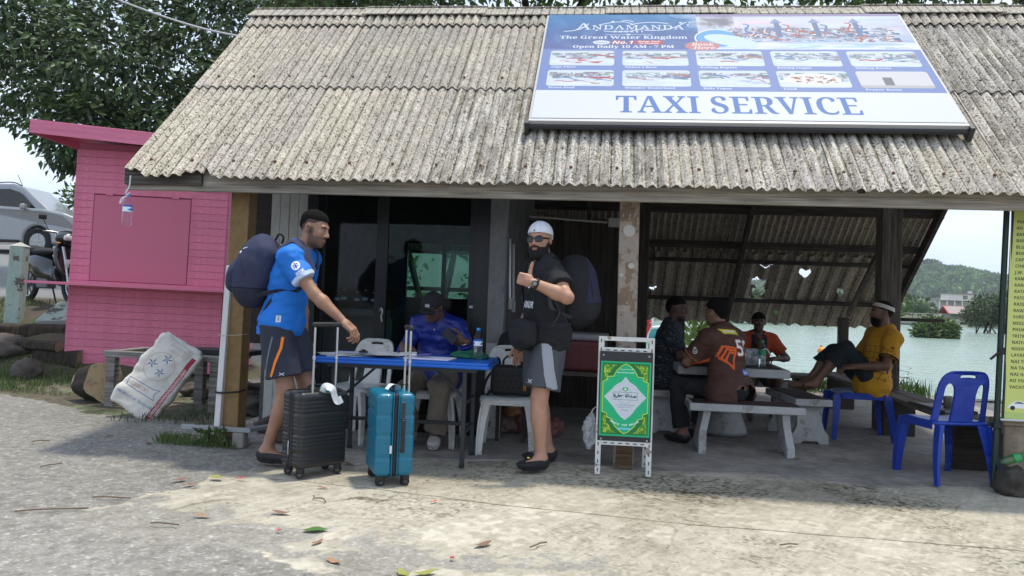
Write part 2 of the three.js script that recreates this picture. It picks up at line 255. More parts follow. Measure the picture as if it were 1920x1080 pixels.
// ------------------------------------------------------------------ ground
// asphalt on the left meets a worn concrete apron along a ragged edge
const GX0 = -7.2, GX1 = 5.2, GZ0 = -9.4, GZ1 = -2.4;
const edgeLine = [[-2.9, -6.4], [-2.72, -5.95], [-2.42, -5.8], [-2.45, -5.4], [-2.5, -4.99], [-2.57, -4.72], [-2.69, -4.25], [-2.9, -4.0], [-2.5, -3.88], [-2.08, -3.85], [-1.6, -3.7], [-1.27, -3.45], [-0.9, -3.2], [-0.7, -2.4]];
const jointLine = [[-2.35, -5.12], [-1.92, -5.07], [-1.46, -4.98], [-0.49, -4.77], [0.84, -4.65], [1.84, -4.59], [3.2, -4.5], [5.2, -4.4]];
function lineDist(L, x, z) { let best = 9, side = 1; for (let i = 0; i < L.length - 1; i++) { const [ax, az] = L[i], [bx, bz] = L[i + 1], dx = bx - ax, dz = bz - az, t = clamp(((x - ax) * dx + (z - az) * dz) / (dx * dx + dz * dz), 0, 1), d = Math.hypot(x - ax - dx * t, z - az - dz * t); if (d < best) { best = d; side = (x - ax) * dz - (z - az) * dx > 0 ? 1 : -1; } } return best * side; }
{
  const W = 2048, H = 1156, col = new Uint8Array(W * H * 4), bmp = new Uint8Array(W * H * 4);
  const a1 = tileFbm(101, 10, 5), a2 = tileFbm(131, 40, 4), a3 = tileFbm(151, 260, 2), a4 = tileFbm(171, 5, 4), a5 = tileFbm(191, 16, 3), aggregate = tileNoise(211, 900), aggr2 = tileNoise(223, 620), hsh = rng(271), crackN = tileFbm(241, 7, 4), crackM = tileFbm(283, 22, 3), brush = tileNoise(251, 700);
  for (let j = 0; j < H; j++) for (let i = 0; i < W; i++) {
    const u = (i + 0.5) / W, v = (j + 0.5) / H, x = lerp(GX0, GX1, u), z = lerp(GZ0, GZ1, v); if (z < -6.5 && x > -2.9) continue; const V2 = v * 0.5645;
    const n1 = a1(u, V2) - 0.5, n2 = a2(u, V2) - 0.5, n3 = a3(u, V2) - 0.5, n4 = a4(u, V2) - 0.5, n5 = a5(u, V2) - 0.5, ag = aggregate(u, V2), ag2 = aggr2(u, V2), hn = hsh() - 0.5;
    const sd = lineDist(edgeLine, x, z); // > 0 on the concrete side
    let m = sstep(-0.012, 0.016, sd + n1 * 0.5 + n2 * 0.42 + n3 * 0.06);
    const thin = sstep(1.9, 0.1, sd) * sstep(-5.0, -3.6, z); // skin worn through towards the road
    m *= 1 - 0.8 * sstep(0.0, 0.07, n5 + n2 * 1.0 + n3 * 0.2 + thin * 0.62 - 0.42);
    const asp = 0.475 + n1 * 0.09 + n4 * 0.08 + n3 * 0.14 + hn * 0.07 + (ag > 0.72 ? (ag - 0.72) * 0.75 : ag < 0.22 ? (ag - 0.22) * 0.5 : 0);
    // concrete: broom lines, stains, exposed stones where the skin has gone
    const bl = (brush(u * 1.0 + V2 * 0.5, V2 * 0.09) - 0.5) * sstep(-0.2, 0.2, n4 + 0.08);
    let con = 0.635 + n1 * 0.13 + n4 * 0.11 + n2 * 0.10 + n3 * 0.13 + hn * 0.07 + bl * 0.06;
    const strip = sstep(-6.15, -5.85, z) * sstep(-5.0, -5.5, z) * sstep(-1.2, 0.4, x), expo = clamp(sstep(-0.05, 0.16, n5 + n1 * 0.5 + strip * 0.16 - 0.07), 0, 1);
    con -= expo * (ag2 > 0.5 ? 0.26 * (ag2 - 0.4) : 0.02) * (1 + strip * 1.4); con -= sstep(0.1, 0.3, -n1 + n5 * 0.5) * 0.07;
    let joint = Math.abs(lineDist(jointLine, x, z) + n2 * 0.05 + n1 * 0.05), jn = sstep(0.014, 0.003, joint) * sstep(0.0, 0.25, n1 + 0.3);
    const crk2 = sstep(0.008, 0.002, Math.abs(crackM(u, V2) - 0.5)) * sstep(0.0, 0.14, -n4), cr = Math.abs(crackN(u, V2) - 0.5), crack = sstep(0.006, 0.001, cr) * sstep(0.02, 0.16, n4 + 0.02);
    const chip = sstep(0.10, 0.125, n2 * 0.9 + n1 * 0.45 + n3 * 0.25), pit = ag > 0.8 ? (ag - 0.8) * 1.1 * (0.4 + sstep(-0.1, 0.2, n5)) : 0, film = sstep(0.06, 0.09, -n2 * 0.8 - n4 * 0.5 + n3 * 0.2);
    con += film * 0.05 - chip * (0.06 + (ag2 - 0.5) * 0.16) - pit; con -= jn * 0.22 + (crack * 0.2 + crk2 * 0.16) * sstep(-0.12, 0.15, n5);
    const soil = x < -2.95 ? sstep(0.02, -0.05, z + 7.72 - (x + 6) * 0.36 + n1 * 0.5 + n2 * 0.35) : 0, mossy = sstep(-0.02, 0.1, n5 + n2 * 0.4);
    const c = lerp(lerp(asp + 0.05 * sstep(0.0, 0.6, sd), con, m), 0.30 + n2 * 0.22 + n3 * 0.2 + n1 * 0.12 + (ag > 0.8 ? 0.12 : 0), soil), warm = lerp(lerp(0.018, 0.038, m), 0.036, soil), o = (j * W + i) * 4;
    col[o] = clamp(c + warm, 0, 1) * 255; col[o + 1] = clamp(c + warm * 0.25 + soil * mossy * 0.05, 0, 1) * 255; col[o + 2] = clamp(c - warm * 1.5, 0, 1) * 255; col[o + 3] = 255;
    const b = clamp(0.4 + m * 0.25 + n3 * 0.35 + (ag - 0.5) * lerp(0.25, 0.2 * expo + 0.03, m) + n2 * 0.15 - jn * 0.35 - crack * 0.25 - crk2 * m * 0.2 - chip * m * 0.18 - pit * m * 0.8 + bl * m * 0.12, 0, 1) * 255; bmp[o] = bmp[o + 1] = bmp[o + 2] = b; bmp[o + 3] = 255;
  }
  const mk = (d, s) => { const t = new THREE.DataTexture(d, W, H, THREE.RGBAFormat); t.magFilter = THREE.LinearFilter; if (s) t.colorSpace = THREE.SRGBColorSpace; t.needsUpdate = true; return t; };
  const g = new THREE.PlaneGeometry(GX1 - GX0, GZ1 - GZ0, 120, 70).rotateX(-Math.PI / 2).translate((GX0 + GX1) / 2, 0, (GZ0 + GZ1) / 2), p = g.attributes.position, uv = g.attributes.uv;
  for (let i = 0; i < p.count; i++) { const x = p.getX(i), z = p.getZ(i); uv.setXY(i, (x - GX0) / (GX1 - GX0), (z - GZ0) / (GZ1 - GZ0)); p.setY(i, fbm(x * 0.6, 0, z * 0.6, 3) * 0.02 * sstep(-5.9, -5.2, z) - 0.002); }
  g.computeVertexNormals();
  structure('paving', g, mat([1, 1, 1], 0.93, { map: mk(col, true), bumpMap: mk(bmp, false), bumpScale: 0.016 }));
}
{
  // the road and yard all round, down to the bank of the water
  const sh = poly([[-60, 60], [60, 60], [60, -10.5], [9, -10.5], [7.5, -12.3], [3, -12.4], [-2.5, -12.3], [-6, -9.2], [-60, -9.2]].map(([x, z]) => [x, -z]));
  const hole = poly([[GX0 + 0.05, -GZ0 - 0.05], [GX1 - 0.05, -GZ0 - 0.05], [GX1 - 0.05, -GZ1 + 0.05], [GX0 + 0.05, -GZ1 + 0.05]]); sh.holes.push(new THREE.Path(hole.getPoints()));
  const g = metreUV(new THREE.ShapeGeometry(sh).rotateX(-Math.PI / 2).translate(0, -0.012, 0), 2.2);
  structure('ground', g, mat([0.9, 0.9, 0.88], 0.95, { map: T.asphalt, bumpMap: T.fine, bumpScale: 0.006 }));
}
// smooth cement floor under the roof with a ragged front edge
{
  const r = rng(5), pts = []; for (let x = -3.2; x <= 4.9; x += 0.09) pts.push([x, 6.02 + fbm(x * 1.3, 2, 0, 4) * 0.34 + (r() - 0.5) * 0.02]); // front edge, -z up
  const sh = poly([...pts, [4.9, 12.25], [-3.2, 12.25]]);
  const g = metreUV(new THREE.ExtrudeGeometry(sh, { depth: 0.05, bevelEnabled: false }).rotateX(-Math.PI / 2).translate(0, -0.038, 0), 1.7);
  structure('shelter_floor', g, mat([0.95, 0.93, 0.89], 0.9, { map: T.cement, bumpMap: T.soft, bumpScale: 0.003 }));
}
// earth bank behind the shelter down to the water
{
  const g = new THREE.PlaneGeometry(16, 2.4, 60, 12).rotateX(-Math.PI / 2); warp(g, (v) => { const k = (v.z + 1.2) / 2.4; v.y = lerp(-1.3, 0.0, sstep(0, 1, k)) + fbm(v.x, 1, v.z * 1.5, 3) * 0.14; }); g.translate(3, -0.02, -13.1);
  structure('bank', metreUV(g, 1.5), mat([0.30, 0.25, 0.19], 0.95, { map: T.cement }));
}
const landH = (x, z) => { const a = sstep(-9.15, -10.9, z) * 0.82 * sstep(-4.6, -7.0, x), b = z < -11 ? (-11 - z) * 0.112 * sstep(-5, -9, x) : 0; return a + b; };
{
  const g = new THREE.PlaneGeometry(70, 60, 200, 180).rotateX(-Math.PI / 2).translate(-39, 0, -39.1);
  warp(g, (v) => { const road = sstep(-11.6, -12.4, v.z); v.y = landH(v.x, v.z) - 0.016 + fbm(v.x * 0.9, 3, v.z * 0.9, 4) * 0.16 * sstep(-9.2, -9.8, v.z) * (1 - road) - sstep(-5.6, -4.2, v.x) * 1.6 * sstep(-11.5, -13, v.z) - (1 - sstep(-9.1, -9.5, v.z)) * 0.02; });
  const col = new Float32Array(g.attributes.position.count * 3), p = g.attributes.position;
  for (let i = 0; i < p.count; i++) { const x = p.getX(i), z = p.getZ(i), road = sstep(-11.7, -12.1, z + fbm(x, 5, z, 3) * 0.4), n = fbm(x * 1.7, 9, z * 1.7, 4), gr = sstep(-0.05, 0.12, n); const soil = [lerp(0.13, 0.07, gr), lerp(0.10, 0.085, gr), lerp(0.07, 0.035, gr)]; for (let q = 0; q < 3; q++) col[i * 3 + q] = lerp(soil[q] * (0.8 + n), 0.2, road); }
  g.setAttribute('color', new THREE.BufferAttribute(col, 3));
  structure('embankment', g, mat([1, 1, 1], 0.95, { vertexColors: true, bumpMap: rep(T.soft, 80, 70), bumpScale: 0.03 }));
}
// ------------------------------------------------------------------ water
{
  const wv = tileFbm(401, 12, 4), wb = tileFbm(431, 40, 3);
  const bump = dataTex(1024, (u, v) => grey(0.5 + (wv(u, v) - 0.5) * 0.8 + (wb(u, v) - 0.5) * 0.5), false);
  const colour = dataTex(256, (u, v) => { const k = wv(u, v); return [0.55 + k * 0.06, 0.61 + k * 0.05, 0.57 + k * 0.05]; });
  const g = metreUV(new THREE.PlaneGeometry(1400, 640).rotateX(-Math.PI / 2).translate(250, -0.8, -332.6), 9);
  structure('water', g, mat([0.92, 1, 0.97], 0.16, { map: rep(colour, 0.2, 0.2), bumpMap: rep(bump, 1, 1.9), bumpScale: 0.16, ior: 1.33 }));
}
// ------------------------------------------------------------------ the open shelter with its corrugated roof
const EAVE = { y: 2.05, z: -5.65 }, RIDGE = { y: 4.04, z: -7.85 }, REAR = { y: 1.06, z: -11.68 };
const shelter = thing('taxi_shelter', 'open-fronted timber shelter with weathered grey corrugated roof', 'shelter');
// a corrugated sheet: x across, z down the slope from 0, y off the plane
function sheetGeo(w, L, pitch, amp, o = {}) {
  const nx = Math.round((w / pitch) * (o.per || 8)), nz = o.nz || 8, pos = [], uv = [], idx = [], th = 0.007, end = o.end || (() => 0);
  for (let s = 0; s < 2; s++) for (let j = 0; j <= nz; j++) for (let i = 0; i <= nx; i++) {
    const x = (i / nx) * w, l = L + end(x), z = (j / nz) * l;
    const y = amp * Math.cos((x / pitch) * 2 * Math.PI) + (s ? -th : 0) + 0.004 * Math.sin(z * 2.1 + x * 3 + (o.k || 0));
    pos.push(x, y, z); uv.push(x + (o.k || 0) * 3 * pitch, z + (o.k || 0) * 0.53);
  }
  const row = nx + 1, lay = row * (nz + 1), gone = o.hole || (() => false);
  for (let j = 0; j < nz; j++) for (let i = 0; i < nx; i++) {
    const a = j * row + i; if (gone(((i + 0.5) / nx) * w, ((j + 0.5) / nz) * L)) continue;
    idx.push(a, a + row, a + 1, a + 1, a + row, a + row + 1); idx.push(lay + a, lay + a + 1, lay + a + row, lay + a + 1, lay + a + row + 1, lay + a + row);
  }
  for (let i = 0; i < nx; i++) for (const [r, f] of [[0, 0], [nz, 1]]) { const a = r * row + i, b = a + 1; f ? idx.push(a, lay + a, b, b, lay + a, lay + b) : idx.push(a, b, lay + a, b, lay + b, lay + a); }
  for (let j = 0; j < nz; j++) for (const [c, f] of [[0, 0], [nx, 1]]) { const a = j * row + c, b = a + row; f ? idx.push(a, lay + a, b, b, lay + a, lay + b) : idx.push(a, b, lay + a, b, lay + b, lay + a); }
  const g = new THREE.BufferGeometry(); g.setAttribute('position', new THREE.Float32BufferAttribute(pos, 3)); g.setAttribute('uv', new THREE.Float32BufferAttribute(uv, 2)); g.setIndex(idx); g.computeVertexNormals(); return g;
}
const fAng = Math.atan2(RIDGE.y - EAVE.y, EAVE.z - RIDGE.z), rAng = Math.atan2(RIDGE.y - REAR.y, RIDGE.z - REAR.z);
const PITCH = 0.082, SW = PITCH * 7;
{
  const r = rng(12), slope = 2.98, rows = [[2.62, slope, 0.03], [1.36, 2.7, 0.018], [-0.02, 1.45, 0.006]]; // start and end up the slope from the eave, lift
  rows.forEach(([s0, s1, lift], ri) => {
    const L = s1 - s0, variants = [0, 1, 2].map((k) => sheetGeo(SW + PITCH * 0.55, L, PITCH, 0.0145, { k: k + ri * 3, end: (x) => fbm(x * 6 + k * 5, k, 0, 3) * 0.012 }));
    for (let c = 0; c < 15; c++) {
      let g = variants[Math.floor(r() * 3)];
      if (ri === 2 && c === 0) g = sheetGeo(SW + PITCH * 0.55, L, PITCH, 0.0145, { k: 11, nz: 30, end: (x) => -0.02 + fbm(x * 9, 3, 0, 3) * 0.05 + (x > 0.16 ? 0.02 : -0.055) - sstep(0.36, 0.56, x) * 0.07 });
      if (ri === 2 && c === 1) g = sheetGeo(SW + PITCH * 0.55, L, PITCH, 0.0145, { k: 12, nz: 30, end: (x) => -0.15 * sstep(0.17, 0.0, x) * (x < 0.14 ? 1 : 0) + fbm(x * 8, 7, 0, 3) * 0.02 });
      const m = part(shelter, 'roof_sheet', g, M.roof[c > 3 && ri > 0 && r() < 0.55 ? 3 + Math.floor(r() * 2) : Math.floor(r() * 3)]); m.rotation.x = fAng;
      const st = s1, y = EAVE.y + Math.sin(fAng) * st, z = EAVE.z - Math.cos(fAng) * st, l = lift + (c % 2) * 0.006 + (r() - 0.5) * 0.003;
      m.position.set(-3.62 + c * SW, y + Math.cos(fAng) * l, z + Math.sin(fAng) * l); m.rotation.z = (r() - 0.5) * 0.004;
    }
  });
  // rusty fixing screws with washers on the crests
  const screw = cyl(0.013, 0.009, 0.012, 0, 0, 0, 8), rust = mat([0.16, 0.075, 0.04], 0.85, { metalness: 0.3 });
  for (const s of [0.17, 1.52, 2.78]) for (let k = 0; k < 26; k++) { const x = -3.62 + PITCH * Math.round((0.16 + k * 0.318) / PITCH), m = part(shelter, 'screw', screw, rust), l = s > 2.7 ? 0.05 : s > 1.4 ? 0.036 : 0.024; m.rotation.x = fAng; m.position.set(x, EAVE.y + Math.sin(fAng) * s + Math.cos(fAng) * l, EAVE.z - Math.cos(fAng) * s + Math.sin(fAng) * l); }
  // ridge tiles
  for (let c = 0; c < 7; c++) { const g = merge([box(1.24, 0.012, 0.24, 0, -0.06, 0.1, 0.004), box(1.24, 0.012, 0.24, 0, -0.06, -0.1, 0.004)].map((q, i) => q.rotateX(0)).map((q, i) => { const s = i ? -1 : 1; return q.translate(0, 0.06, -s * 0.1).rotateX(s * 0.6).translate(0, -0.03, s * 0.08); })); const m = part(shelter, 'ridge_tile', metreUV(g), M.roof[2]); m.position.set(-3.05 + c * 1.2, RIDGE.y + 0.03 + (c % 2) * 0.012, RIDGE.z - 0.02); }
  // rear slope: small sheets above, broad-wave sheets below, some of them holed
  const rl = 4.9, upper = 3.62, rv = [0, 1].map((k) => sheetGeo(SW + PITCH * 0.55, upper / 2 + 0.06, PITCH, 0.0145, { k: k + 20 }));
  for (let row = 0; row < 2; row++) for (let c = 0; c < 13; c++) { const m = part(shelter, 'rear_roof_sheet', rv[(c + row) % 2], M.roof[2]), s = row * (upper / 2 - 0.03), l = row ? 0.0 : 0.02; m.rotation.x = rAng; m.rotation.order = 'YXZ'; m.rotation.y = Math.PI; m.position.set(3.96 - c * SW, RIDGE.y - Math.sin(rAng) * s + l, RIDGE.z - Math.cos(rAng) * s); }
  const holes = [[0.67, 4.18, 0.05, 0.04], [2.06, 4.02, 0.10, 0.10], [2.09, 4.2, 0.085, 0.16], [2.11, 4.36, 0.05, 0.08], [2.61, 3.77, 0.075, 0.07], [3.13, 4.14, 0.05, 0.075], [2.4, 4.63, 0.06, 0.04], [2.49, 4.355, 0.035, 0.02], [1.98, 4.36, 0.03, 0.03], [2.1, 3.66, 0.09, 0.018], [3.3, 4.36, 0.04, 0.02]];
  const BW = 0.177 * 5;
  for (let c = 0; c < 6; c++) {
    const x1 = 3.94 - c * BW, g = sheetGeo(BW + 0.09, rl - 3.42, 0.177, 0.026, { k: 30 + c, per: 14, nz: 84, end: (x) => fbm(x * 4, c, 0, 2) * 0.03, hole: (x, z) => holes.some(([hx, hs, rx, rs]) => { const X = x1 - x, S = 3.42 + z; return ((X - hx) / rx) ** 2 + ((S - hs) / rs) ** 2 < 1 + fbm(X * 14, S * 14, hx, 3) * 1.5; }) });
    const m = part(shelter, 'rear_roof_sheet', g, M.roof[2]), s = 3.42; m.rotation.order = 'YXZ'; m.rotation.set(rAng, Math.PI, 0); m.position.set(x1, RIDGE.y - Math.sin(rAng) * s - 0.05, RIDGE.z - Math.cos(rAng) * s);
  }
  const onRear = (s, d = 0) => [RIDGE.y - Math.sin(rAng) * s - Math.cos(rAng) * d, RIDGE.z - Math.cos(rAng) * s + Math.sin(rAng) * d];
  const wood = (g, name, m = M.darkWood) => part(shelter, name, metreUV(g, 1), m);
  for (const [s, h, w] of [[2.55, 0.12, 0.06], [3.22, 0.09, 0.05], [3.56, 0.05, 0.05], [4.36, 0.06, 0.05]]) { const [y, z] = onRear(s, 0.085); wood(box(7.4, h, w, 0.2, y - h / 2 + 0.02, z, 0.006), 'purlin'); }
  for (const x of [-2.6, -0.2, 1.72, 3.84]) { const [y0, z0] = onRear(0.05, 0.16), [y1, z1] = onRear(4.7, 0.17); wood(bar([x, y0, z0], [x, y1, z1], 0.05, 0.12), 'rafter'); }
  for (const x of [-3.45, -0.9, 1.75, 4.3]) wood(bar([x, EAVE.y - 0.02, EAVE.z - 0.12], [x, RIDGE.y - 0.16, RIDGE.z], 0.05, 0.11), 'rafter');
  for (const s of [0.35, 1.4, 2.6]) { const y = EAVE.y + Math.sin(fAng) * s - 0.075, z = EAVE.z - Math.cos(fAng) * s; wood(box(8.1, 0.06, 0.05, 0.45, y, z, 0.005), 'purlin'); }
  wood(box(8.1, 0.14, 0.06, 0.45, RIDGE.y - 0.2, RIDGE.z, 0.006), 'ridge_beam');
  // front beam: grey weathered board, darker at the free end
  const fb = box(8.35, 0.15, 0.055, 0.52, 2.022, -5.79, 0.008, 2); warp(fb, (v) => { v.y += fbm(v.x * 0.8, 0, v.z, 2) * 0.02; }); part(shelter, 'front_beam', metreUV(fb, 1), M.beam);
  part(shelter, 'front_board', metreUV(box(0.62, 0.13, 0.03, -3.34, 2.052, -5.742, 0.006), 1), mat([0.42, 0.4, 0.38], 0.9, { map: rep(T.wood, 0.5, 2.2) }));
  wood(box(8.1, 0.13, 0.06, 0.5, 2.12, -6.06, 0.006), 'wall_plate', M.greyWood);
  // posts
  const yellow = mat([1, 1, 1], 0.8, { map: rep(wornPaint([0.53, 0.425, 0.275], [0.4, 0.32, 0.22], 0.16, 61), 1.2, 1.2), bumpMap: T.fine, bumpScale: 0.003 });
  const tan = mat([1, 1, 1], 0.85, { map: rep(wornPaint([0.62, 0.575, 0.53], [0.50, 0.425, 0.35], 0.3, 67), 2.2, 1.6), bumpMap: T.soft, bumpScale: 0.004 });
  const p1 = part(shelter, 'post', metreUV(box(0.15, 1.98, 0.15, 0, 0.99 + 0.07, 0, 0.008)), yellow, 'ochre painted post with a pale timber stand tied to it'); p1.position.set(-2.85, 0, -6.05); p1.rotation.z = -0.008;
  part(shelter, 'post_footing', metreUV(box(0.17, 0.16, 0.17, -2.85, 0.0, -6.05, 0.03, 3)), mat([0.3, 0.29, 0.27], 0.95, { map: T.cement }));
  const p2 = part(shelter, 'post', metreUV(box(0.148, 2.06, 0.14, 0, 1.03, 0, 0.008)), tan, 'pale post with flaking paint behind the green sign'); p2.position.set(0.19, 0, -6.1); p2.rotation.z = 0.006;
  // bare patches, old plaster spots and bolts on that post
  const plaster = mat([0.50, 0.47, 0.43], 0.95), spot = new THREE.Shape(); for (let k = 0; k < 14; k++) { const a = (k / 14) * 2 * Math.PI, q = 0.044 + 0.004 * Math.sin(k * 3.1); k ? spot.lineTo(Math.cos(a) * q, Math.sin(a) * q) : spot.moveTo(q, 0); }
  for (const [x, y, s] of [[0.0, 1.76, 1], [0.022, 1.5, 0.5], [-0.05, 1.43, 0.28]]) { const m = part(p2, 'plaster_spot', extrude(spot, 0.003, 0.001), plaster); m.scale.setScalar(s); m.position.set(x, y, 0.0705); }
  for (const x of [-0.05, 0.0, 0.035]) part(p2, 'hook', tube([[x, 1.87, 0.068], [x, 1.86, 0.085], [x + 0.006, 1.885, 0.087]], 0.003, 5), M.steel);
  const dp = (x, y0, y1, z, w, name = 'post', m = M.greyWoodV) => wood(box(w, y1 - y0, w, x, (y0 + y1) / 2, z, 0.008), name, m);
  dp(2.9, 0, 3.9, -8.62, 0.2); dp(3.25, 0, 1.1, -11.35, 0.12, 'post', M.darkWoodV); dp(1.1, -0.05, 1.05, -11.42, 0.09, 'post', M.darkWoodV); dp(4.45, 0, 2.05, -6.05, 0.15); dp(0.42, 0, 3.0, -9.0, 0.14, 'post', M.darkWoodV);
  wood(bar([2.98, 2.12, -8.75], [3.27, 1.15, -11.2], 0.05, 0.09), 'brace', M.greyWood); wood(box(0.5, 0.035, 0.12, 3.3, 1.14, -8.9, 0.004), 'shelf_board');
  wood(box(2.6, 0.12, 0.05, 3.1, 2.5, -8.6, 0.006), 'tie_beam', M.greyWood);
  // conduit, switch box and sockets near the pale post
  const pvc = mat([0.42, 0.42, 0.42], 0.5);
  part(shelter, 'conduit', tube([[-0.75, 2.03, -7.9], [-0.2, 2.0, -7.9], [0.02, 1.99, -7.9]], 0.011, 6), pvc); part(shelter, 'junction_box', box(0.14, 0.09, 0.05, 0.1, 1.99, -7.9, 0.008), pvc);
  part(shelter, 'conduit', tube([[0.26, 1.92, -8.9], [0.3, 1.9, -8.9], [0.31, 1.85, -8.9], [0.31, 1.5, -8.9], [0.3, 1.13, -8.9]], 0.012, 6), pvc);
  for (let k = 0; k < 3; k++) { const s = part(shelter, 'socket', box(0.13, 0.075, 0.03, 0.3, 1.1 - k * 0.083, -8.905, 0.006), mat([0.55, 0.55, 0.54], 0.45)); for (const x of [-0.03, 0.03]) part(s, 'socket_hole', box(0.02, 0.024, 0.004, 0.3 + x, 1.1 - k * 0.083, -8.888, 0.001), M.black); }
  // dark plank wall behind the cooler
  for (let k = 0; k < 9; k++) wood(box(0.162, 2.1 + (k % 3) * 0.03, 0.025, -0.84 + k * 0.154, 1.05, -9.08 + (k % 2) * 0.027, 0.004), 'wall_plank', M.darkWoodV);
  // low block wall and ledge at the right
  const lw = mat([0.95, 0.8, 0.63], 0.92, { map: T.cement, bumpMap: T.soft, bumpScale: 0.004 });
  part(shelter, 'low_wall', metreUV(box(1.9, 0.45, 0.16, 3.83, 0.225, -6.22, 0.012)), lw); part(shelter, 'wall_ledge', metreUV(box(1.94, 0.035, 0.22, 3.83, 0.468, -6.22, 0.008)), lw);
}
// ------------------------------------------------------------------ glazed office under the left half of the roof
{
  const o = thing('glass_office', 'small dark office with black-framed glass sliding doors under the shelter roof', 'office', [0, 0, 0]);
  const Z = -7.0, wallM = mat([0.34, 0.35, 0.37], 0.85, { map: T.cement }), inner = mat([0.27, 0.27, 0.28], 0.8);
  const boards = mat([1, 1, 1], 0.7, { map: rep(wornPaint([0.68, 0.675, 0.65], [0.6, 0.58, 0.54], 0.12, 71), 2, 1) });
  [0, 1, 2, 3].forEach((k) => part(o, 'wall_board', metreUV(box(0.083, 2.42, 0.02, -2.972 + k * 0.086, 1.21, Z + (k % 2) * 0.002, 0.004)), boards));
  part(o, 'brown_panel', metreUV(box(0.2, 1.75, 0.04, -3.12, 1.6, Z - 0.03, 0.004)), mat([0.10, 0.062, 0.052], 0.75, { map: rep(T.wood, 0.4, 1.5) }));
  const side = (g, name) => part(o, name, metreUV(g), wallM);
  side(box(0.06, 2.5, 2.6, -0.885, 1.25, -8.36, 0.004), 'side_wall'); side(box(0.06, 2.5, 2.6, -3.05, 1.25, -8.36, 0.004), 'side_wall');
  part(o, 'ceiling', box(2.3, 0.05, 2.7, -1.97, 2.52, -8.35, 0.004), inner);
  // rear wall with the window opening
  for (const [x0, x1, y0, y1] of [[-3.02, -2.42, 0, 2.5], [-1.5, -0.92, 0, 2.5], [-2.42, -1.5, 0, 1.14], [-2.42, -1.5, 1.86, 2.5]]) side(box(x1 - x0, y1 - y0, 0.06, (x0 + x1) / 2, (y0 + y1) / 2, -9.64, 0.003), 'rear_wall');
  const win = new THREE.Group(); win.name = 'rear_window'; o.add(win);
  for (const g of [box(0.92, 0.035, 0.05, -1.96, 1.157, -9.62), box(0.92, 0.035, 0.05, -1.96, 1.843, -9.62), box(0.035, 0.65, 0.05, -2.402, 1.5, -9.62), box(0.035, 0.65, 0.05, -1.518, 1.5, -9.62), box(0.05, 0.65, 0.05, -1.93, 1.5, -9.62)]) part(win, 'window_frame', g, M.blackAlu);
  part(win, 'pane', box(0.42, 0.64, 0.006, -2.17, 1.5, -9.61, 0), mat([0.72, 0.88, 0.81], 0.03, { transmission: 1, thickness: 0 }));
  part(win, 'pane', box(0.37, 0.64, 0.006, -1.72, 1.5, -9.63, 0), mat([0.72, 0.88, 0.81], 0.03, { transmission: 1, thickness: 0 }));
  // sliding doors: left leaf pushed open shows the room, right leaf glazed
  const fr = (g, name = 'door_frame') => part(o, name, g, M.blackAlu);
  fr(box(0.085, 2.42, 0.1, -2.6, 1.21, Z)); fr(box(0.13, 2.42, 0.1, -1.06, 1.21, Z)); fr(box(1.6, 0.11, 0.1, -1.83, 2.37, Z)); fr(box(1.6, 0.05, 0.1, -1.83, 0.04, Z));
  const leaf = new THREE.Group(); leaf.name = 'sliding_door'; o.add(leaf);
  for (const g of [box(0.07, 2.2, 0.035, -1.96, 1.16, Z - 0.03), box(0.06, 2.2, 0.035, -1.155, 1.16, Z - 0.03), box(0.76, 0.07, 0.035, -1.56, 2.24, Z - 0.03), box(0.76, 0.09, 0.035, -1.56, 0.11, Z - 0.03)]) part(leaf, 'door_rail', g, M.blackAlu);
  part(leaf, 'door_glass', box(0.75, 2.08, 0.006, -1.56, 1.19, Z - 0.03, 0), mat([0.5, 0.66, 0.62], 0.04, { transmission: 1, thickness: 0, ior: 1.5, specularIntensity: 0.3 }));
  part(leaf, 'door_latch', box(0.065, 0.022, 0.012, -1.135, 1.13, Z - 0.006, 0.003), mat([0.7, 0.7, 0.68], 0.4));
  part(leaf, 'door_lock', tube([[-1.97, 1.06, Z], [-1.955, 1.09, Z + 0.02], [-1.94, 1.06, Z + 0.02], [-1.95, 1.02, Z + 0.015], [-1.945, 0.97, Z + 0.012]], 0.008, 6), M.steel);
  const leaf2 = new THREE.Group(); leaf2.name = 'sliding_door'; o.add(leaf2);
  for (const g of [box(0.05, 2.2, 0.03, -2.02, 1.16, Z - 0.075), box(0.05, 2.2, 0.03, -2.545, 1.16, Z - 0.075), box(0.48, 0.06, 0.03, -2.28, 2.24, Z - 0.075), box(0.48, 0.08, 0.03, -2.28, 0.11, Z - 0.075)]) part(leaf2, 'door_rail', g, M.blackAlu);
  part(leaf2, 'door_glass', box(0.49, 2.08, 0.006, -2.28, 1.19, Z - 0.075, 0), mat([0.82, 0.86, 0.88], 0.05, { transmission: 1, thickness: 0, ior: 1.5, specularIntensity: 0.3 }));
  // timber column right of the doors, grey above and bare white below
  part(o, 'column', metreUV(box(0.145, 1.65, 0.14, -0.915, 1.65, Z + 0.05, 0.006)), mat([1, 1, 1], 0.8, { map: rep(wornPaint([0.5, 0.505, 0.51], [0.4, 0.4, 0.4], 0.16, 79), 2.4, 1.2) }));
  part(o, 'column_foot', metreUV(box(0.142, 0.85, 0.137, -0.915, 0.425, Z + 0.05, 0.006)), mat([1, 1, 1], 0.8, { map: rep(wornPaint([0.76, 0.76, 0.75], [0.5, 0.5, 0.49], 0.2, 83), 2.6, 1.3) }));
  // folded wall brackets on the column's side
  for (const [z, y] of [[-7.12, 1.75], [-7.4, 1.72]]) { const b = part(o, 'wall_bracket', bar([-0.84, y, z], [-0.82, y - 0.55, z + 0.02], 0.012, 0.022), M.steel); part(b, 'bracket_foot', box(0.03, 0.1, 0.05, -0.815, y - 0.58, z + 0.02, 0.006), mat([0.5, 0.5, 0.5], 0.5)); }
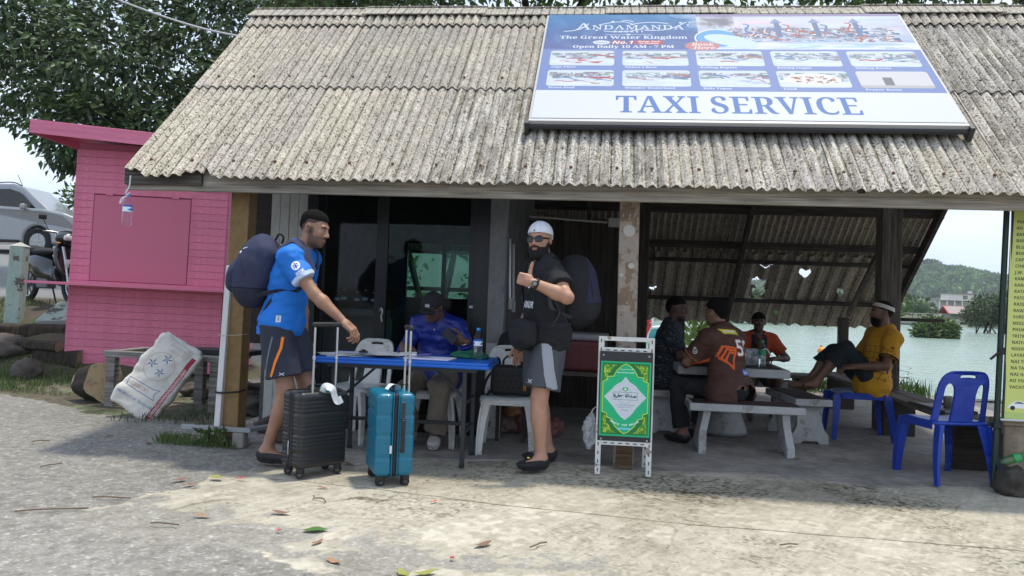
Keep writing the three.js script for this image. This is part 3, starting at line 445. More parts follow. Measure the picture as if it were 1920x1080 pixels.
  // counter inside the room
  const c = thing('office_counter', 'grey counter inside the office with water bottles on top', 'counter');
  part(c, 'counter_top', box(0.92, 0.07, 0.5, -2.52, 1.02, -7.95, 0.006), mat([0.2, 0.195, 0.19], 0.5)); part(c, 'counter_panel', box(0.92, 0.98, 0.03, -2.52, 0.49, -7.99, 0.004), inner); part(c, 'counter_leg', box(0.06, 0.98, 0.4, -2.08, 0.49, -7.95, 0.004), inner);
}
// ------------------------------------------------------------------ pink kiosk
{
  const k = thing('pink_kiosk', 'closed pink timber kiosk with boarded walls and a hinged hatch', 'kiosk', [-6.84, 0.02, -9.64], 9 * RAD);
  k.rotation.z = -0.014;
  const pinkA = wornPaint([0.87, 0.485, 0.59], [0.82, 0.45, 0.55], 0.2, 87), pink = [0, 1, 2].map((i) => mat([[1, 1, 1], [0.95, 0.94, 0.96], [1.0, 0.97, 1]][i], 0.62, { map: pinkA, bumpMap: T.soft, bumpScale: 0.0015 }));
  const r = rng(44), W = 1.95, H = 2.98, bh = 0.094, D = 1.5;
  const boardG = (w) => metreUV(box(w, bh - 0.003, 0.02, w / 2, 0, 0, 0.002)), cache = {};
  const put = (x, y, w, z = 0, ry = 0, dx = 0) => { const key = w.toFixed(3); cache[key] = cache[key] || boardG(w); const m = part(k, 'board', cache[key], pink[Math.floor(r() * 3)]); m.position.set(x, y, z + (r() - 0.5) * 0.004); m.rotation.y = ry; };
  const hx0 = 0.245, hx1 = 1.485, hy0 = 1.21, hy1 = 2.33, n = Math.floor((H - 0.1) / bh);
  for (let i = 0; i < n; i++) { const y = 0.13 + i * bh; if (y > hy0 && y < hy1) { put(0, y, hx0); put(hx1, y, W - hx1); } else put(0, y, W); put(0, y, D, 0, Math.PI / 2); put(W, y, D, 0, Math.PI / 2); }
  part(k, 'backing', box(W - 0.02, H - 0.1, 0.02, W / 2, H / 2 + 0.06, -0.03, 0), mat([0.5, 0.15, 0.23], 0.8)); part(k, 'rear_wall', box(W, H - 0.1, 0.02, W / 2, H / 2 + 0.06, -D, 0), pink[1]);
  for (const [x, z] of [[0.03, -0.05], [W - 0.03, -0.05], [0.03, -D + 0.05], [W - 0.03, -D + 0.05]]) part(k, 'foot', box(0.06, 0.5, 0.06, x, -0.12, z, 0.004), pink[1]);
  const h = part(k, 'hatch', box(hx1 - hx0 - 0.016, hy1 - hy0 - 0.012, 0.022, (hx0 + hx1) / 2, (hy0 + hy1) / 2, 0.003, 0.004), mat([0.6, 0.15, 0.235], 0.55, { bumpMap: T.soft, bumpScale: 0.0012 }));
  for (const x of [hx0 + 0.2, hx1 - 0.2]) part(h, 'hinge', merge([box(0.09, 0.03, 0.012, x, hy1 + 0.012, 0.014, 0.002), rod([x - 0.045, hy1 - 0.004, 0.022], [x + 0.045, hy1 - 0.004, 0.022], 0.009)]), pink[1]);
  part(k, 'counter_shelf', box(W + 0.5, 0.032, 0.36, W / 2 - 0.13, 1.165, 0.18, 0.004), pink[0]);
  const rf = part(k, 'roof', merge([box(3.0, 0.035, 2.3, 0.95, 3.05, -0.75, 0.004)]), pink[1]); rf.rotation.z = -0.055; rf.position.set(0, 0.07, 0);
  const fa = part(rf, 'fascia', box(3.02, 0.17, 0.025, 0.95, 3.0, 0.412, 0.004), pink[0]); part(rf, 'fascia', box(0.025, 0.17, 2.32, -0.56, 3.0, -0.75, 0.004), pink[0]);
  const cap2 = extrude(poly([[0, 0], [0.28, 0.1], [1.15, 0], [0, 0]]), 2.0, 0.004); part(rf, 'ridge_cap', at(cap2, 1.2, 3.075, -1.6), pink[1]);
}
// ------------------------------------------------------------------ people: one skin surface each, clothes as parts
const v3 = (a) => (a.isVector3 ? a.clone() : V(...a));
function frame(up, fwd) { const y = v3(up).normalize(), x = y.clone().cross(v3(fwd)).normalize(), z = x.clone().cross(y); return { x, y, z }; }
const inF = (o, F, a, b, c) => o.clone().addScaledVector(F.x, a).addScaledVector(F.y, b).addScaledVector(F.z, c);
function ik(a, b, l1, l2, pole) {
  const d = b.clone().sub(a), L = clamp(d.length(), Math.abs(l1 - l2) + 0.01, l1 + l2 - 0.003); d.normalize(); const x = (l1 * l1 - l2 * l2 + L * L) / (2 * L), h = Math.sqrt(Math.max(l1 * l1 - x * x, 0)); const p = v3(pole); p.addScaledVector(d, -p.dot(d)).normalize();
  return [a.clone().addScaledVector(d, x).addScaledVector(p, h), a.clone().addScaledVector(d, L)];
}
function skeleton(s) {
  const S = s.h / 1.78, J = { S, s }, p0 = v3(s.pelvis), u1 = v3(s.up1 || [0, 1, 0]).normalize(), u2 = v3(s.up2 || s.up1 || [0, 1, 0]).normalize();
  J.p0 = p0; J.u1 = u1; J.u2 = u2; J.Fp = frame(u1, s.pfwd || [0, 0, 1]); J.Fc = frame(u2, s.fwd || [0, 0, 1]);
  J.mid = p0.clone().addScaledVector(u1, 0.22 * S); J.neck = J.mid.clone().addScaledVector(u2, 0.30 * S); J.chest = J.mid.clone().addScaledVector(u2, 0.13 * S); J.abd = p0.clone().addScaledVector(u1, 0.15 * S);
  const hf = v3(s.headFwd || [0, 0, 1]).normalize(); J.Fh = frame(s.headUp || [0, 1, 0], hf); J.head = inF(J.neck, J.Fh, 0, 0.175 * S, 0.035 * S).addScaledVector(J.Fc.z, (s.neckFwd ?? 0.02) * S);
  for (const [k, sg] of [['L', 1], ['R', -1]]) {
    const q = s[k] || {}; const sh = J['sh' + k] = inF(J.neck, J.Fc, sg * 0.178 * S * (s.broad || 1), -0.055 * S + (q.shrug || 0), 0.0 + (q.reach || 0));
    [J['el' + k], J['wr' + k]] = ik(sh, v3(q.wrist), 0.295 * S, 0.265 * S, q.elbow || [sg * 0.4, -0.5, -0.6]);
    const hip = J['hip' + k] = inF(p0, J.Fp, sg * 0.092 * S, 0, 0); [J['kn' + k], J['an' + k]] = ik(hip, v3(q.ankle), 0.44 * S, 0.43 * S, q.knee || [sg * 0.15, 0, 1]);
    J['toe' + k] = J['an' + k].clone().add(v3(q.toe || [sg * 0.03, -0.055, 0.15]));
  }
  return J;
}
function torso(J, g = 0, girth = J.s.girth || 1) {
  const S = J.S, G = girth;
  return [ell(inF(J.p0, J.Fp, 0, 0.03 * S, -0.01), [0.165 * S * G + g, 0.125 * S + g, 0.118 * S * G + g], J.Fp), ell(inF(J.abd, J.Fp, 0, 0.03 * S, 0.012 * G), [0.148 * S * G + g, 0.17 * S + g, 0.105 * S * G + g], J.Fp), ell(inF(J.chest, J.Fc, 0, 0.02 * S, 0.0), [0.166 * S + g, 0.185 * S + g, 0.112 * S * (0.5 + 0.5 * G) + g], J.Fc), cap(J.shL, J.neck, 0.062 * S + g, 0.056 * S + g), cap(J.shR, J.neck, 0.062 * S + g, 0.056 * S + g)];
}
function bodyField(J) {
  const S = J.S, f = [...torso(J)], lim = [];
  for (const k of 'LR') {
    const sh = J['sh' + k], el = J['el' + k], wr = J['wr' + k], hip = J['hip' + k], kn = J['kn' + k], an = J['an' + k], toe = J['toe' + k], A = J.s.arm || 1, Lg = J.s.leg || 1;
    const back = (J.Fp.z.clone().negate()); const shin = an.clone().sub(kn).normalize(); const cb = kn.clone().lerp(el, 0); const thighDir = kn.clone().sub(hip).normalize(); let bk = thighDir.clone().addScaledVector(shin, -thighDir.dot(shin)); bk = bk.lengthSq() < 0.02 ? back : bk.negate().normalize(); if (bk.dot(back) < -0.8) bk = back; 
    lim.push(smin(0.02, cap(sh, sh.clone().lerp(el, 0.55), 0.06 * S * A, 0.05 * S * A), cap(sh.clone().lerp(el, 0.5), el, 0.05 * S * A, 0.04 * S * A), cap(el, el.clone().lerp(wr, 0.3), 0.041 * S * A, 0.044 * S * A), cap(el.clone().lerp(wr, 0.3), wr, 0.044 * S * A, 0.028 * S * A)));
    lim.push(smin(0.03, cap(hip, kn, 0.088 * S * Lg, 0.057 * S * Lg), cap(kn, an, 0.054 * S * Lg, 0.037 * S * Lg), ell(kn.clone().lerp(an, 0.3).addScaledVector(bk, -0.012 * S), [0.05 * S * Lg, 0.13 * S, 0.056 * S * Lg], frame(shin.clone().negate(), bk)), cap(an, an.clone().lerp(toe, 0.2).add(V(0, -0.03, 0)), 0.038 * S, 0.03 * S)));
    const d = toe.clone().sub(an).normalize(), heel = an.clone().addScaledVector(d, -0.045 * S).add(v3(J.s[k]?.heel || [0, -0.045, 0]).multiplyScalar(S));
    lim.push(smin(0.03, cap(heel, toe, 0.03 * S, 0.026 * S), cap(an, toe.clone().addScaledVector(d, -0.05 * S), 0.034 * S, 0.024 * S)));
  }
  f.push(cap(J.neck.clone().addScaledVector(J.u2, -0.02), J.head.clone().addScaledVector(J.Fh.y, -0.06 * S).addScaledVector(J.Fh.z, -0.02 * S), 0.058 * S * (J.s.neckR || 1), 0.053 * S * (J.s.neckR || 1)));
  return smin(0.035, ...f, ...lim);
}
function boundsOf(J, pad = 0.14) { const b = new THREE.Box3(); for (const k in J) if (J[k] && J[k].isVector3 && !/^u\d/.test(k)) b.expandByPoint(J[k]); return [b.min.subScalar(pad), b.max.addScalar(pad)]; }
// hand in its own frame: wrist at 0, fingers along +y, palm towards +z, thumb on +x
function handGeo(pose, col, S = 1) {
  const c = { rest: [0.28, 0.32, 0.38, 0.45], reach: [0.3, 0.42, 0.5, 0.55], fist: [0.98, 1, 1, 1], hold: [0.55, 0.6, 0.62, 0.68], pinch: [0.55, 0.62, 0.75, 0.85], flat: [0.1, 0.1, 0.12, 0.15] }[pose.curl || 'rest'];
  const L = [[0.042, 0.026, 0.021], [0.046, 0.029, 0.022], [0.043, 0.027, 0.021], [0.034, 0.021, 0.018]], X = [0.031, 0.0105, -0.0105, -0.030], fs = [];
  fs.push(smin(0.02, rbox(V(0.001, 0.056, 0), [0.041, 0.046, 0.0145], 0.0135), cap(V(0, -0.03, 0), V(0, 0.03, 0), 0.027, 0.026), ell(V(0.024, 0.038, 0.012), [0.02, 0.032, 0.016])));
  const fingers = [];
  for (let k = 0; k < 4; k++) { let p = V(X[k], 0.097 - Math.abs(k - 1) * 0.004, 0), a = 0; const segs = []; for (let j = 0; j < 3; j++) { a += c[k] * [82, 100, 62][j] * RAD; const q = p.clone().add(V(X[k] * 0.06, Math.cos(a), Math.sin(a)).multiplyScalar(L[k][j])); segs.push(cap(p, q, 0.0098 - j * 0.0006 - (k === 3 ? 0.001 : 0), 0.0092 - j * 0.0006 - (k === 3 ? 0.001 : 0))); p = q; } fingers.push(smin(0.006, ...segs)); }
  const td = (pose.thumb || [[0.7, 0.7, 0.25], [0.35, 0.9, 0.3], [0.15, 0.95, 0.3]]); let p = V(0.026, 0.026, 0.008); const tl = [0.043, 0.034, 0.027], ts = []; td.forEach((d, j) => { const q = p.clone().addScaledVector(V(...d).normalize(), tl[j]); ts.push(cap(p, q, 0.0135 - j * 0.0012, 0.0122 - j * 0.0012)); p = q; }); fingers.push(smin(0.008, ...ts));
  const palm = fs[0], f = (x, y, z) => { let d = palm(x, y, z); for (const g of fingers) { const e = g(x, y, z), h = Math.max(0.0035 - Math.abs(d - e), 0) / 0.0035; d = Math.min(d, e) - h * h * 0.0035 * 0.25; } return d; };
  const near = [...fingers]; void near;
  const g = surface(f, V(-0.07, -0.06, -0.045), V(0.13, 0.22, 0.11), 0.0036, () => col); if (S !== 1) g.scale(S, S, S); return g;
}
function placeHand(J, k, pose, col) {
  const S = J.S, g = handGeo(pose, col, S), y = v3(pose.dir || J['wr' + k].clone().sub(J['el' + k])).normalize(), zn = v3(pose.palm || [0, -1, 0]), zz = zn.addScaledVector(y, -zn.dot(y)).normalize(), x = y.clone().cross(zz);
  const m = new THREE.Matrix4().makeBasis(k === 'R' ? x : x.clone().negate(), y, zz).setPosition(J['wr' + k].clone().addScaledVector(y, 0.0)); const flip = k === 'L'; g.applyMatrix4(m);
  if (flip) { const i = g.index.array; for (let q = 0; q < i.length; q += 3) { const t = i[q]; i[q] = i[q + 1]; i[q + 1] = t; } }
  return { g, m };
}
// head in its own frame: eyes at y = 0, face towards +z, left ear on +x
function headField(o, neckLocal) {
  const skull = smin(0.035, ell(V(0, 0.03, -0.016), [0.0745, 0.087, 0.095]), ell(V(0, -0.034, 0.024), [0.0575 * (o.wide || 1), 0.076, 0.064]), ell(V(0, -0.078, 0.034), [0.043 * (o.wide || 1), 0.036, 0.047]));
  const brow = cap(V(-0.034, 0.021, 0.074), V(0.034, 0.021, 0.074), 0.0125), nose = smin(0.012, cap(V(0, 0.008, 0.083), V(0, -0.031, 0.103 + (o.nose || 0)), 0.0075, 0.0115), ell(V(0.012, -0.035, 0.09), [0.0095, 0.008, 0.011]), ell(V(-0.012, -0.035, 0.09), [0.0095, 0.008, 0.011]));
  const cheeks = smin(0.02, ell(V(0.034, -0.022, 0.06), [0.022, 0.02, 0.022]), ell(V(-0.034, -0.022, 0.06), [0.022, 0.02, 0.022])), lips = smin(0.006, cap(V(-0.019, -0.0625, 0.083), V(0.019, -0.0625, 0.083), 0.0052), cap(V(-0.016, -0.0715, 0.082), V(0.016, -0.0715, 0.082), 0.006), cap(V(-0.006, -0.061, 0.0875), V(0.006, -0.061, 0.0875), 0.005));
  const chin = ell(V(0, -0.1, 0.062), [0.022, 0.016, 0.02]), ear = (s) => { const F = frame([0, 1, -0.15], [s * 0.35, 0, 1]); return minus(ell(V(s * 0.079, -0.006, -0.012), [0.011, 0.032, 0.021], F), ell(V(s * 0.087, -0.004, -0.006), [0.006, 0.019, 0.011], F)); };
  const neck = cap(V(0, -0.065, -0.022), neckLocal, 0.054 * (o.neckR || 1), 0.06 * (o.neckR || 1)), sockets = (x, y, z) => Math.min(hyp(x - 0.0325, y - 0.001, z - 0.1), hyp(x + 0.0325, y - 0.001, z - 0.1)) - 0.0185;
  const base = smin(0.022, smin(0.03, skull, neck), brow, cheeks, chin), eyes = (x, y, z) => Math.min(hyp(x - 0.0315, y, z - 0.0722), hyp(x + 0.0315, y, z - 0.0722)) - 0.0122;
  const carved = (x, y, z) => { const d = base(x, y, z), e = -sockets(x, y, z), k = 0.014, h = Math.max(k - Math.abs(d - e), 0) / k; return Math.max(d, e) + h * h * k * 0.25; };
  const full = smin(0.008, smin(0.012, carved, nose), lips, ear(1), ear(-1));
  return { skull, f: (x, y, z) => Math.min(full(x, y, z), eyes(x, y, z)), eyes, full, lips };
}
function headGeo(o, J, cell = 0.0042) {
  const S = J.S, H = headField(o, toHead(J, J.neck.clone().addScaledVector(J.u2, -0.02))), sk = o.skin, mixc = (a, b, t) => [0, 1, 2].map((q) => lerp(a[q], b[q], t));
  const lipC = mixc(sk, [0.32, 0.09, 0.08], 0.42), hairC = o.hair || [0.012, 0.01, 0.009];
  const g = surface(H.f, V(-0.12, -0.25, -0.16), V(0.12, 0.14, 0.14), cell, (x, y, z) => {
    if (H.eyes(x, y, z) < 0.0012 && H.full(x, y, z) > 0.0004) { const ax = Math.abs(x) - 0.0315; return Math.hypot(ax, y) < 0.0062 ? [0.015, 0.01, 0.008] : [0.36, 0.33, 0.31]; }
    const n = pn(x * 60, y * 60, z * 60), sn = 1 + 0.1 * n + 0.1 * pn(x * 22, y * 22, z * 22); let c = [sk[0] * sn, sk[1] * sn * 0.99, sk[2] * sn];
    if (z > 0.06 && Math.abs(y + 0.067) < 0.0095 && Math.abs(x) < 0.021) c = lipC;
    const bx = Math.abs(x); if (z > 0.05 && bx > 0.014 && bx < 0.05 && Math.abs(y - 0.0185 - 0.004 * Math.sin((bx - 0.014) * 80)) < 0.0052) c = hairC; // brows
    if (z > 0.055 && Math.abs(y - 0.0035) < 0.003 && Math.abs(bx - 0.032) < 0.016) c = mixc(c, hairC, 0.7); // lashes
    if (o.stubble) { const k = o.stubble(x, y, z); if (k > 0) c = mixc(c, hairC, clamp(k + n * 0.15 * k, 0, 1)); }
    return c;
  });
  g.scale(S, S, S).applyMatrix4(headMatrix(J)); return { g, H };
}
const headMatrix = (J) => new THREE.Matrix4().makeBasis(J.Fh.x, J.Fh.y, J.Fh.z).setPosition(J.head);
function toHead(J, p) { const d = p.clone().sub(J.head).divideScalar(J.S); return V(d.dot(J.Fh.x), d.dot(J.Fh.y), d.dot(J.Fh.z)); }
const hairline = (front, side, back) => (x, y, z) => { const t = z > 0.055 ? front : z > 0.02 ? lerp(side + 0.03, front, (z - 0.02) / 0.035) : z > -0.045 ? lerp(side, side + 0.03, clamp((z + 0.045) / 0.02, 0, 1)) * 1 : lerp(back, side, clamp((z + 0.08) / 0.035, 0, 1)); return t - y; };
function headPart(J, parent, name, f, material, cell = 0.005, lo = V(-0.13, -0.18, -0.16), hi = V(0.13, 0.18, 0.2)) { const g = surface(f, lo, hi, cell); g.scale(J.S, J.S, J.S).applyMatrix4(headMatrix(J)); return part(parent, name, g, material); }
const skinMat = new THREE.MeshPhysicalMaterial({ vertexColors: true, roughness: 0.52, color: 0xffffff, sheen: 0.15, sheenRoughness: 0.5 });
function person(label, pos, turn, s, group) {
  const P = thing('person', label, 'person', pos, turn, group), J = skeleton(s), f = bodyField(J), [lo, hi] = boundsOf(J), col = s.skin; const hc = J.head;
  const noHead = cut(f, (x, y, z) => { const d = (x - hc.x) * J.Fh.y.x + (y - hc.y) * J.Fh.y.y + (z - hc.z) * J.Fh.y.z; return d + 0.085 * J.S; });
  const bits = [surface(cut(noHead, ...'LR'.split('').map((k) => { const y = J['wr' + k].clone().sub(J['el' + k]).normalize(), w = J['wr' + k]; return (px, py, pz) => { const dx = px - w.x, dy = py - w.y, dz = pz - w.z; return dx * dx + dy * dy + dz * dz < 0.02 ? (dx * y.x + dy * y.y + dz * y.z) : -1; }; })), lo, hi, s.cell || 0.011, (x, y, z) => { const n = 1 + 0.14 * pn(x * 23, y * 17, z * 23) + 0.08 * pn(x * 90, y * 70, z * 90); return [col[0] * n, col[1] * n * (1 + 0.05 * pn(x * 11, y * 11, z * 11)), col[2] * n]; })];
  const hd = headGeo({ ...s.face, skin: col, neckR: s.neckR }, J); bits.push(hd.g);
  J.hand = {}; for (const k of 'LR') if (s[k] && s[k].hand !== false) { const h = placeHand(J, k, s[k].hand || {}, col); bits.push(h.g); J.hand[k] = h.m; }
  part(P, 'body', joinColoured(bits), skinMat); J.P = P; J.H = hd.H; J.f = f; J.lo = lo; J.hi = hi; return J;
}
const cloth = (c, rough = 0.9, o = {}) => mat(c, rough, { bumpMap: rep(T.fine, 14, 14), bumpScale: 0.0008, sheen: 0.25, sheenRoughness: 0.6, ...o });
function shirt(J, material, o = {}) {
  const S = J.S, g = o.grow ?? 0.014, hem = o.hem ?? 0.06, parts = torso(J, g, o.girth);
  parts.push(ell(inF(J.p0, J.Fp, 0, -0.02 * S, 0), [0.175 * S * (J.s.girth || 1) * (o.hips || 1) + g, 0.17 * S + g, 0.125 * S * (J.s.girth || 1) * (o.hips || 1) + g], J.Fp));
  const nh = cap(inF(J.neck, J.Fc, 0, o.neckUp ?? 0.05, 0.035 * S), inF(J.neck, J.Fc, 0, 0.2, 0.06), 0.066 * S, 0.1 * S), neckCut = (x, y, z) => -nh(x, y, z); 
  const hemCut = plane(J.p0.clone().addScaledVector(J.u1, -hem), J.u1.clone().negate()); let f = smin(0.05, ...parts); const sl = [];
  for (const k of 'LR') { const sh = J['sh' + k], el = J['el' + k], wr = J['wr' + k], t = o.sleeve ?? 0.6; const A = J.s.arm || 1;
    if (t <= 1) { const e = sh.clone().lerp(el, t), d = el.clone().sub(sh).normalize(); sl.push(cut(cap(sh, sh.clone().lerp(el, t + 0.2), 0.062 * S * A + g, (o.cuff ?? 0.06) * S * A + g), plane(e, d))); J['cuff' + k] = { p: e, d, r: 0.064 }; }
    else { const e = el.clone().lerp(wr, t - 1), d = wr.clone().sub(el).normalize(); sl.push(smin(0.03, cap(sh, el, 0.062 * S * A + g, 0.048 * S * A + g), cut(cap(el, e.clone().addScaledVector(d, 0.05), 0.048 * S * A + g, 0.036 * S * A + g), plane(e, d)))); } }
  f = smin(0.03, f, ...sl); const raw = f; f = cut(f, neckCut, hemCut); f = folds(f, (o.fold ?? 0.006) * 1.5, 7, 12, 7, o.seed || 1); J.shirtField = f; J.shirtRaw = folds(raw, (o.fold ?? 0.006) * 1.5, 7, 12, 7, o.seed || 1);
  const m = part(J.P, o.name || 'shirt', surface(f, J.lo.clone().subScalar(0.03), J.hi.clone().addScalar(0.03), o.cell || 0.011, o.colour), material); return m;
}
function band(J, f, name, mt, a, b, cell = 0.006, grow_ = 0.003) { const r = grow(f, grow_); return part(J.P, name, surface(cut(r, a, b), J.lo, J.hi, cell), mt); }
function cuffs(J, mt, w = 0.028, ks = 'LR') { for (const k of ks) { const { p, d } = J['cuff' + k]; const near = (x, y, z) => hyp(x - p.x, y - p.y, z - p.z) - 0.13; part(J.P, 'sleeve_cuff', surface(cut(grow(J.shirtRaw, 0.0035), near, plane(p.clone().addScaledVector(d, 0.004), d), plane(p.clone().addScaledVector(d, -w), d.clone().negate())), p.clone().subScalar(0.16), p.clone().addScalar(0.16), 0.006), mt); } }
function legwear(J, material, o = {}) {
  const S = J.S, g = o.grow ?? 0.016, t = o.to ?? 0.82, G = J.s.girth || 1; const waist = plane(J.p0.clone().addScaledVector(J.u1, o.waist ?? 0.12), J.u1);
  const fs = [cut(ell(inF(J.p0, J.Fp, 0, 0.03 * S, -0.01), [0.165 * S * G + g, 0.15 * S + g, 0.118 * S * G + g], J.Fp), waist)];
  const legs = [...'LR'].map((k) => { const hip = J['hip' + k], kn = J['kn' + k], an = J['an' + k];
    if (t <= 1) { const e = hip.clone().lerp(kn, t), d = kn.clone().sub(hip).normalize(); return cut(cap(hip, hip.clone().lerp(kn, t + 0.15), 0.092 * S + g, (o.wide ?? 0.098) * S + g), plane(e, d)); }
    const e = kn.clone().lerp(an, t - 1), d = an.clone().sub(kn).normalize(); return smin(0.04, cap(hip, kn, 0.09 * S + g, 0.066 * S + g), cut(cap(kn, e.clone().addScaledVector(d, 0.04), 0.064 * S + g, (o.wide ?? 0.056) * S + g), plane(e, d))); });
  let f = smin(o.blend ?? 0.03, ...fs, ...legs); if (t <= 1 && !o.seated) f = cut(f, waist); f = folds(f, (o.fold ?? 0.006) * 1.4, 9, 6, 9, o.seed || 4); J.legField = f;
  return part(J.P, o.name || 'shorts', surface(f, J.lo.clone().subScalar(0.03), J.hi.clone().addScalar(0.03), o.cell || 0.011), material);
}
function shoes(J, material, o = {}, ks = 'LR') {
  for (const k of ks) { const S = J.S, an = J['an' + k], toe = J['toe' + k], d = toe.clone().sub(an); d.y = 0; d.normalize(); const y0 = o.floor ?? 0.0, sole = o.sole ?? 0.018, heel = an.clone().addScaledVector(d, -0.05 * S), tp = an.clone().addScaledVector(d, 0.175 * S); heel.y = tp.y = y0 + 0.045 + sole * 0.5;
    const sd = V(d.z, 0, -d.x), F = { x: sd, y: V(0, 1, 0), z: d };
    let f = smin(0.03, ell(heel.clone().lerp(tp, 0.2), [0.045 * S, 0.05, 0.07 * S], F), ell(heel.clone().lerp(tp, 0.72), [0.053 * S, 0.046, 0.088 * S], F), cap(an.clone().setY(y0 + 0.07), heel.clone().lerp(tp, 0.45), 0.043 * S, 0.045));
    f = scut(0.012, f, (x, y, z) => y0 + 0.004 - y); const tall = plane(V(0, y0 + (o.top ?? 0.1), 0), V(0, 1, 0).addScaledVector(d, o.slant ?? 0.25).normalize()), tp2 = an.clone().setY(y0 + (o.top ?? 0.1)); f = cut(f, plane(tp2, V(0, 1, 0).addScaledVector(d, o.slant ?? 0.25).normalize())); void tall;
    const m = part(J.P, o.name || 'shoe', surface(f, an.clone().subScalar(0.3), an.clone().addScalar(0.3), 0.0065), material); m.name = o.name || 'shoe';
    if (o.soleMat) part(m, 'sole', surface(cut(grow(f, 0.006), (x, y, z) => y - y0 - sole), an.clone().subScalar(0.3), an.clone().addScalar(0.3), 0.0075), o.soleMat);
  }
}
// nearest point of a field on the way from p along d (never further than far)
function landOn(f, p, d, far = 0.35) { const q = p.clone(); let best = p.clone(), be = 9, t = 0; for (let i = 0; i < 40; i++) { const e = f(q.x, q.y, q.z); if (e < be) { be = e; best = q.clone(); } if (e < 0.006 || t > far) break; q.addScaledVector(d, e * 0.8); t += e * 0.8; } return best; }
// ------------------------------------------------------------------ man in the blue football shirt, reaching to the right
const NAVY = cloth([0.028, 0.034, 0.075], 0.85), NAVY2 = cloth([0.014, 0.016, 0.034], 0.85), BLACKC = cloth([0.012, 0.0125, 0.015], 0.88);
{
  const s = { h: 1.86, skin: [0.33, 0.175, 0.11], pelvis: [0, 0.965, -0.03], up1: [0, 1, 0.10], up2: [0, 1, 0.29], fwd: [-0.06, -0.2, 1], pfwd: [-0.05, 0, 1], headFwd: [-0.12, -0.1, 1], headUp: [0.02, 1, 0.2], neckFwd: 0.035, arm: 0.98, leg: 1.0,
    face: { nose: 0.002, stubble: (x, y, z) => { const jaw = sstep(-0.038, -0.052, y + Math.max(0, 0.02 - z) * -0.35) * sstep(-0.02, 0.01, z) * (y > -0.13 ? 1 : 0), side = sstep(-0.02, 0.0, z) * sstep(0.03, 0.02, z) * sstep(0.02, 0.0, y) * (Math.abs(x) > 0.04 ? 1 : 0), mo = z > 0.07 && y < -0.046 && y > -0.06 && Math.abs(x) < 0.03 ? 0.7 : 0; return Math.max(jaw * 0.62, side * 0.6, mo) * (z > 0.06 && Math.abs(y + 0.067) < 0.009 && Math.abs(x) < 0.022 ? 0 : 1); } },
    R: { wrist: [-0.22, 1.0, 0.51], elbow: [-0.3, -0.8, 0.1], ankle: [-0.1, 0.085, -0.06], knee: [0, 0, 1], toe: [-0.02, -0.05, 0.15], reach: 0.03, hand: { curl: 'reach', dir: [0, -0.62, 0.78], palm: [0.25, -0.78, -0.6], thumb: [[0.4, 0.8, 0.5], [0.1, 0.95, 0.5], [0, 0.95, 0.4]] } },
    L: { wrist: [0.24, 0.86, 0.05], elbow: [0.3, 0, -0.9], ankle: [0.13, 0.085, 0.16], knee: [0, 0, 1], toe: [0.03, -0.05, 0.15], hand: { curl: 'rest', palm: [-1, 0, 0.2] } } };
  const J = person('man in blue football shirt and navy shorts reaching towards the desk', [-2.24, 0.012, -5.53], 90 * RAD, s), P = J.P;
  const blue = cloth([0.004, 0.17, 0.63], 0.7), paleBlue = cloth([0.5, 0.62, 0.85], 0.8);
  shirt(J, blue, { sleeve: 0.62, hem: 0.07, grow: 0.02, cell: 0.0095, fold: 0.008, cuff: 0.06, neckUp: 0.055 }); cuffs(J, paleBlue, 0.03);
  // collar band and its button placket
  { const n = J.u2.clone().addScaledVector(J.Fc.z, 0.35).normalize(), top = J.neck.clone().addScaledVector(J.u2, 0.052), f = cap(J.neck.clone().addScaledVector(J.u2, -0.04), J.neck.clone().addScaledVector(J.u2, 0.1).addScaledVector(J.Fc.z, 0.01), 0.077, 0.062);
    part(P, 'collar', surface(cut(minus(smin(0.01, f, grow(J.shirtRaw, -0.01)), cap(J.neck, J.head, 0.058, 0.052)), plane(top, n), plane(J.neck.clone().addScaledVector(J.u2, 0.008), n.clone().negate())), J.neck.clone().subScalar(0.18), J.neck.clone().addScalar(0.18), 0.006), paleBlue); }
  // sleeve badge, sleeve tag and hem label, printed on the cloth
  const badge = canvasTex(128, 200, (c) => { c.clearRect(0, 0, 128, 200); c.fillStyle = '#eef3fb'; c.beginPath(); c.arc(64, 62, 54, 0, 7); c.fill(); c.fillStyle = '#1c3f9c'; for (let k = 0; k < 6; k++) { c.save(); c.translate(64, 62); c.rotate(k * 1.05); c.beginPath(); c.moveTo(0, -44); c.lineTo(13, -20); c.lineTo(-13, -20); c.fill(); c.restore(); } c.fillRect(52, 46, 24, 34); c.fillStyle = '#e3ebf8'; c.fillRect(6, 136, 116, 48); c.strokeStyle = '#3a62b4'; c.lineWidth = 5; c.strokeRect(12, 142, 104, 36); c.fillStyle = '#4a6fbb'; c.fillRect(34, 154, 60, 12); });
  const arm = J.elR.clone().sub(J.shR).normalize(), bp = J.shR.clone().lerp(J.elR, 0.25); part(P, 'sleeve_badge', decal(J.shirtField, bp.clone().addScaledVector(V(0, 0, 1), 0.028), V(1, 0.1, -0.18), arm.clone().negate(), 0.07, 0.11, 10, 12), printMat(badge));
  const tag = canvasTex(48, 64, (c) => { c.fillStyle = '#cfd8e2'; c.fillRect(0, 0, 48, 64); c.fillStyle = '#7b8a9d'; c.fillRect(12, 10, 24, 8); c.fillRect(18, 24, 12, 28); });
  part(P, 'hem_label', decal(J.shirtField, J.p0.clone().add(V(-0.1, 0.05, 0.05)), V(1, 0, 0), V(0, 1, 0), 0.032, 0.046, 5, 6), printMat(tag));
  const sh = legwear(J, cloth([0.024, 0.028, 0.05], 0.82), { to: 0.79, waist: -0.005, wide: 0.105, grow: 0.02, cell: 0.0095, fold: 0.007 }); void sh;
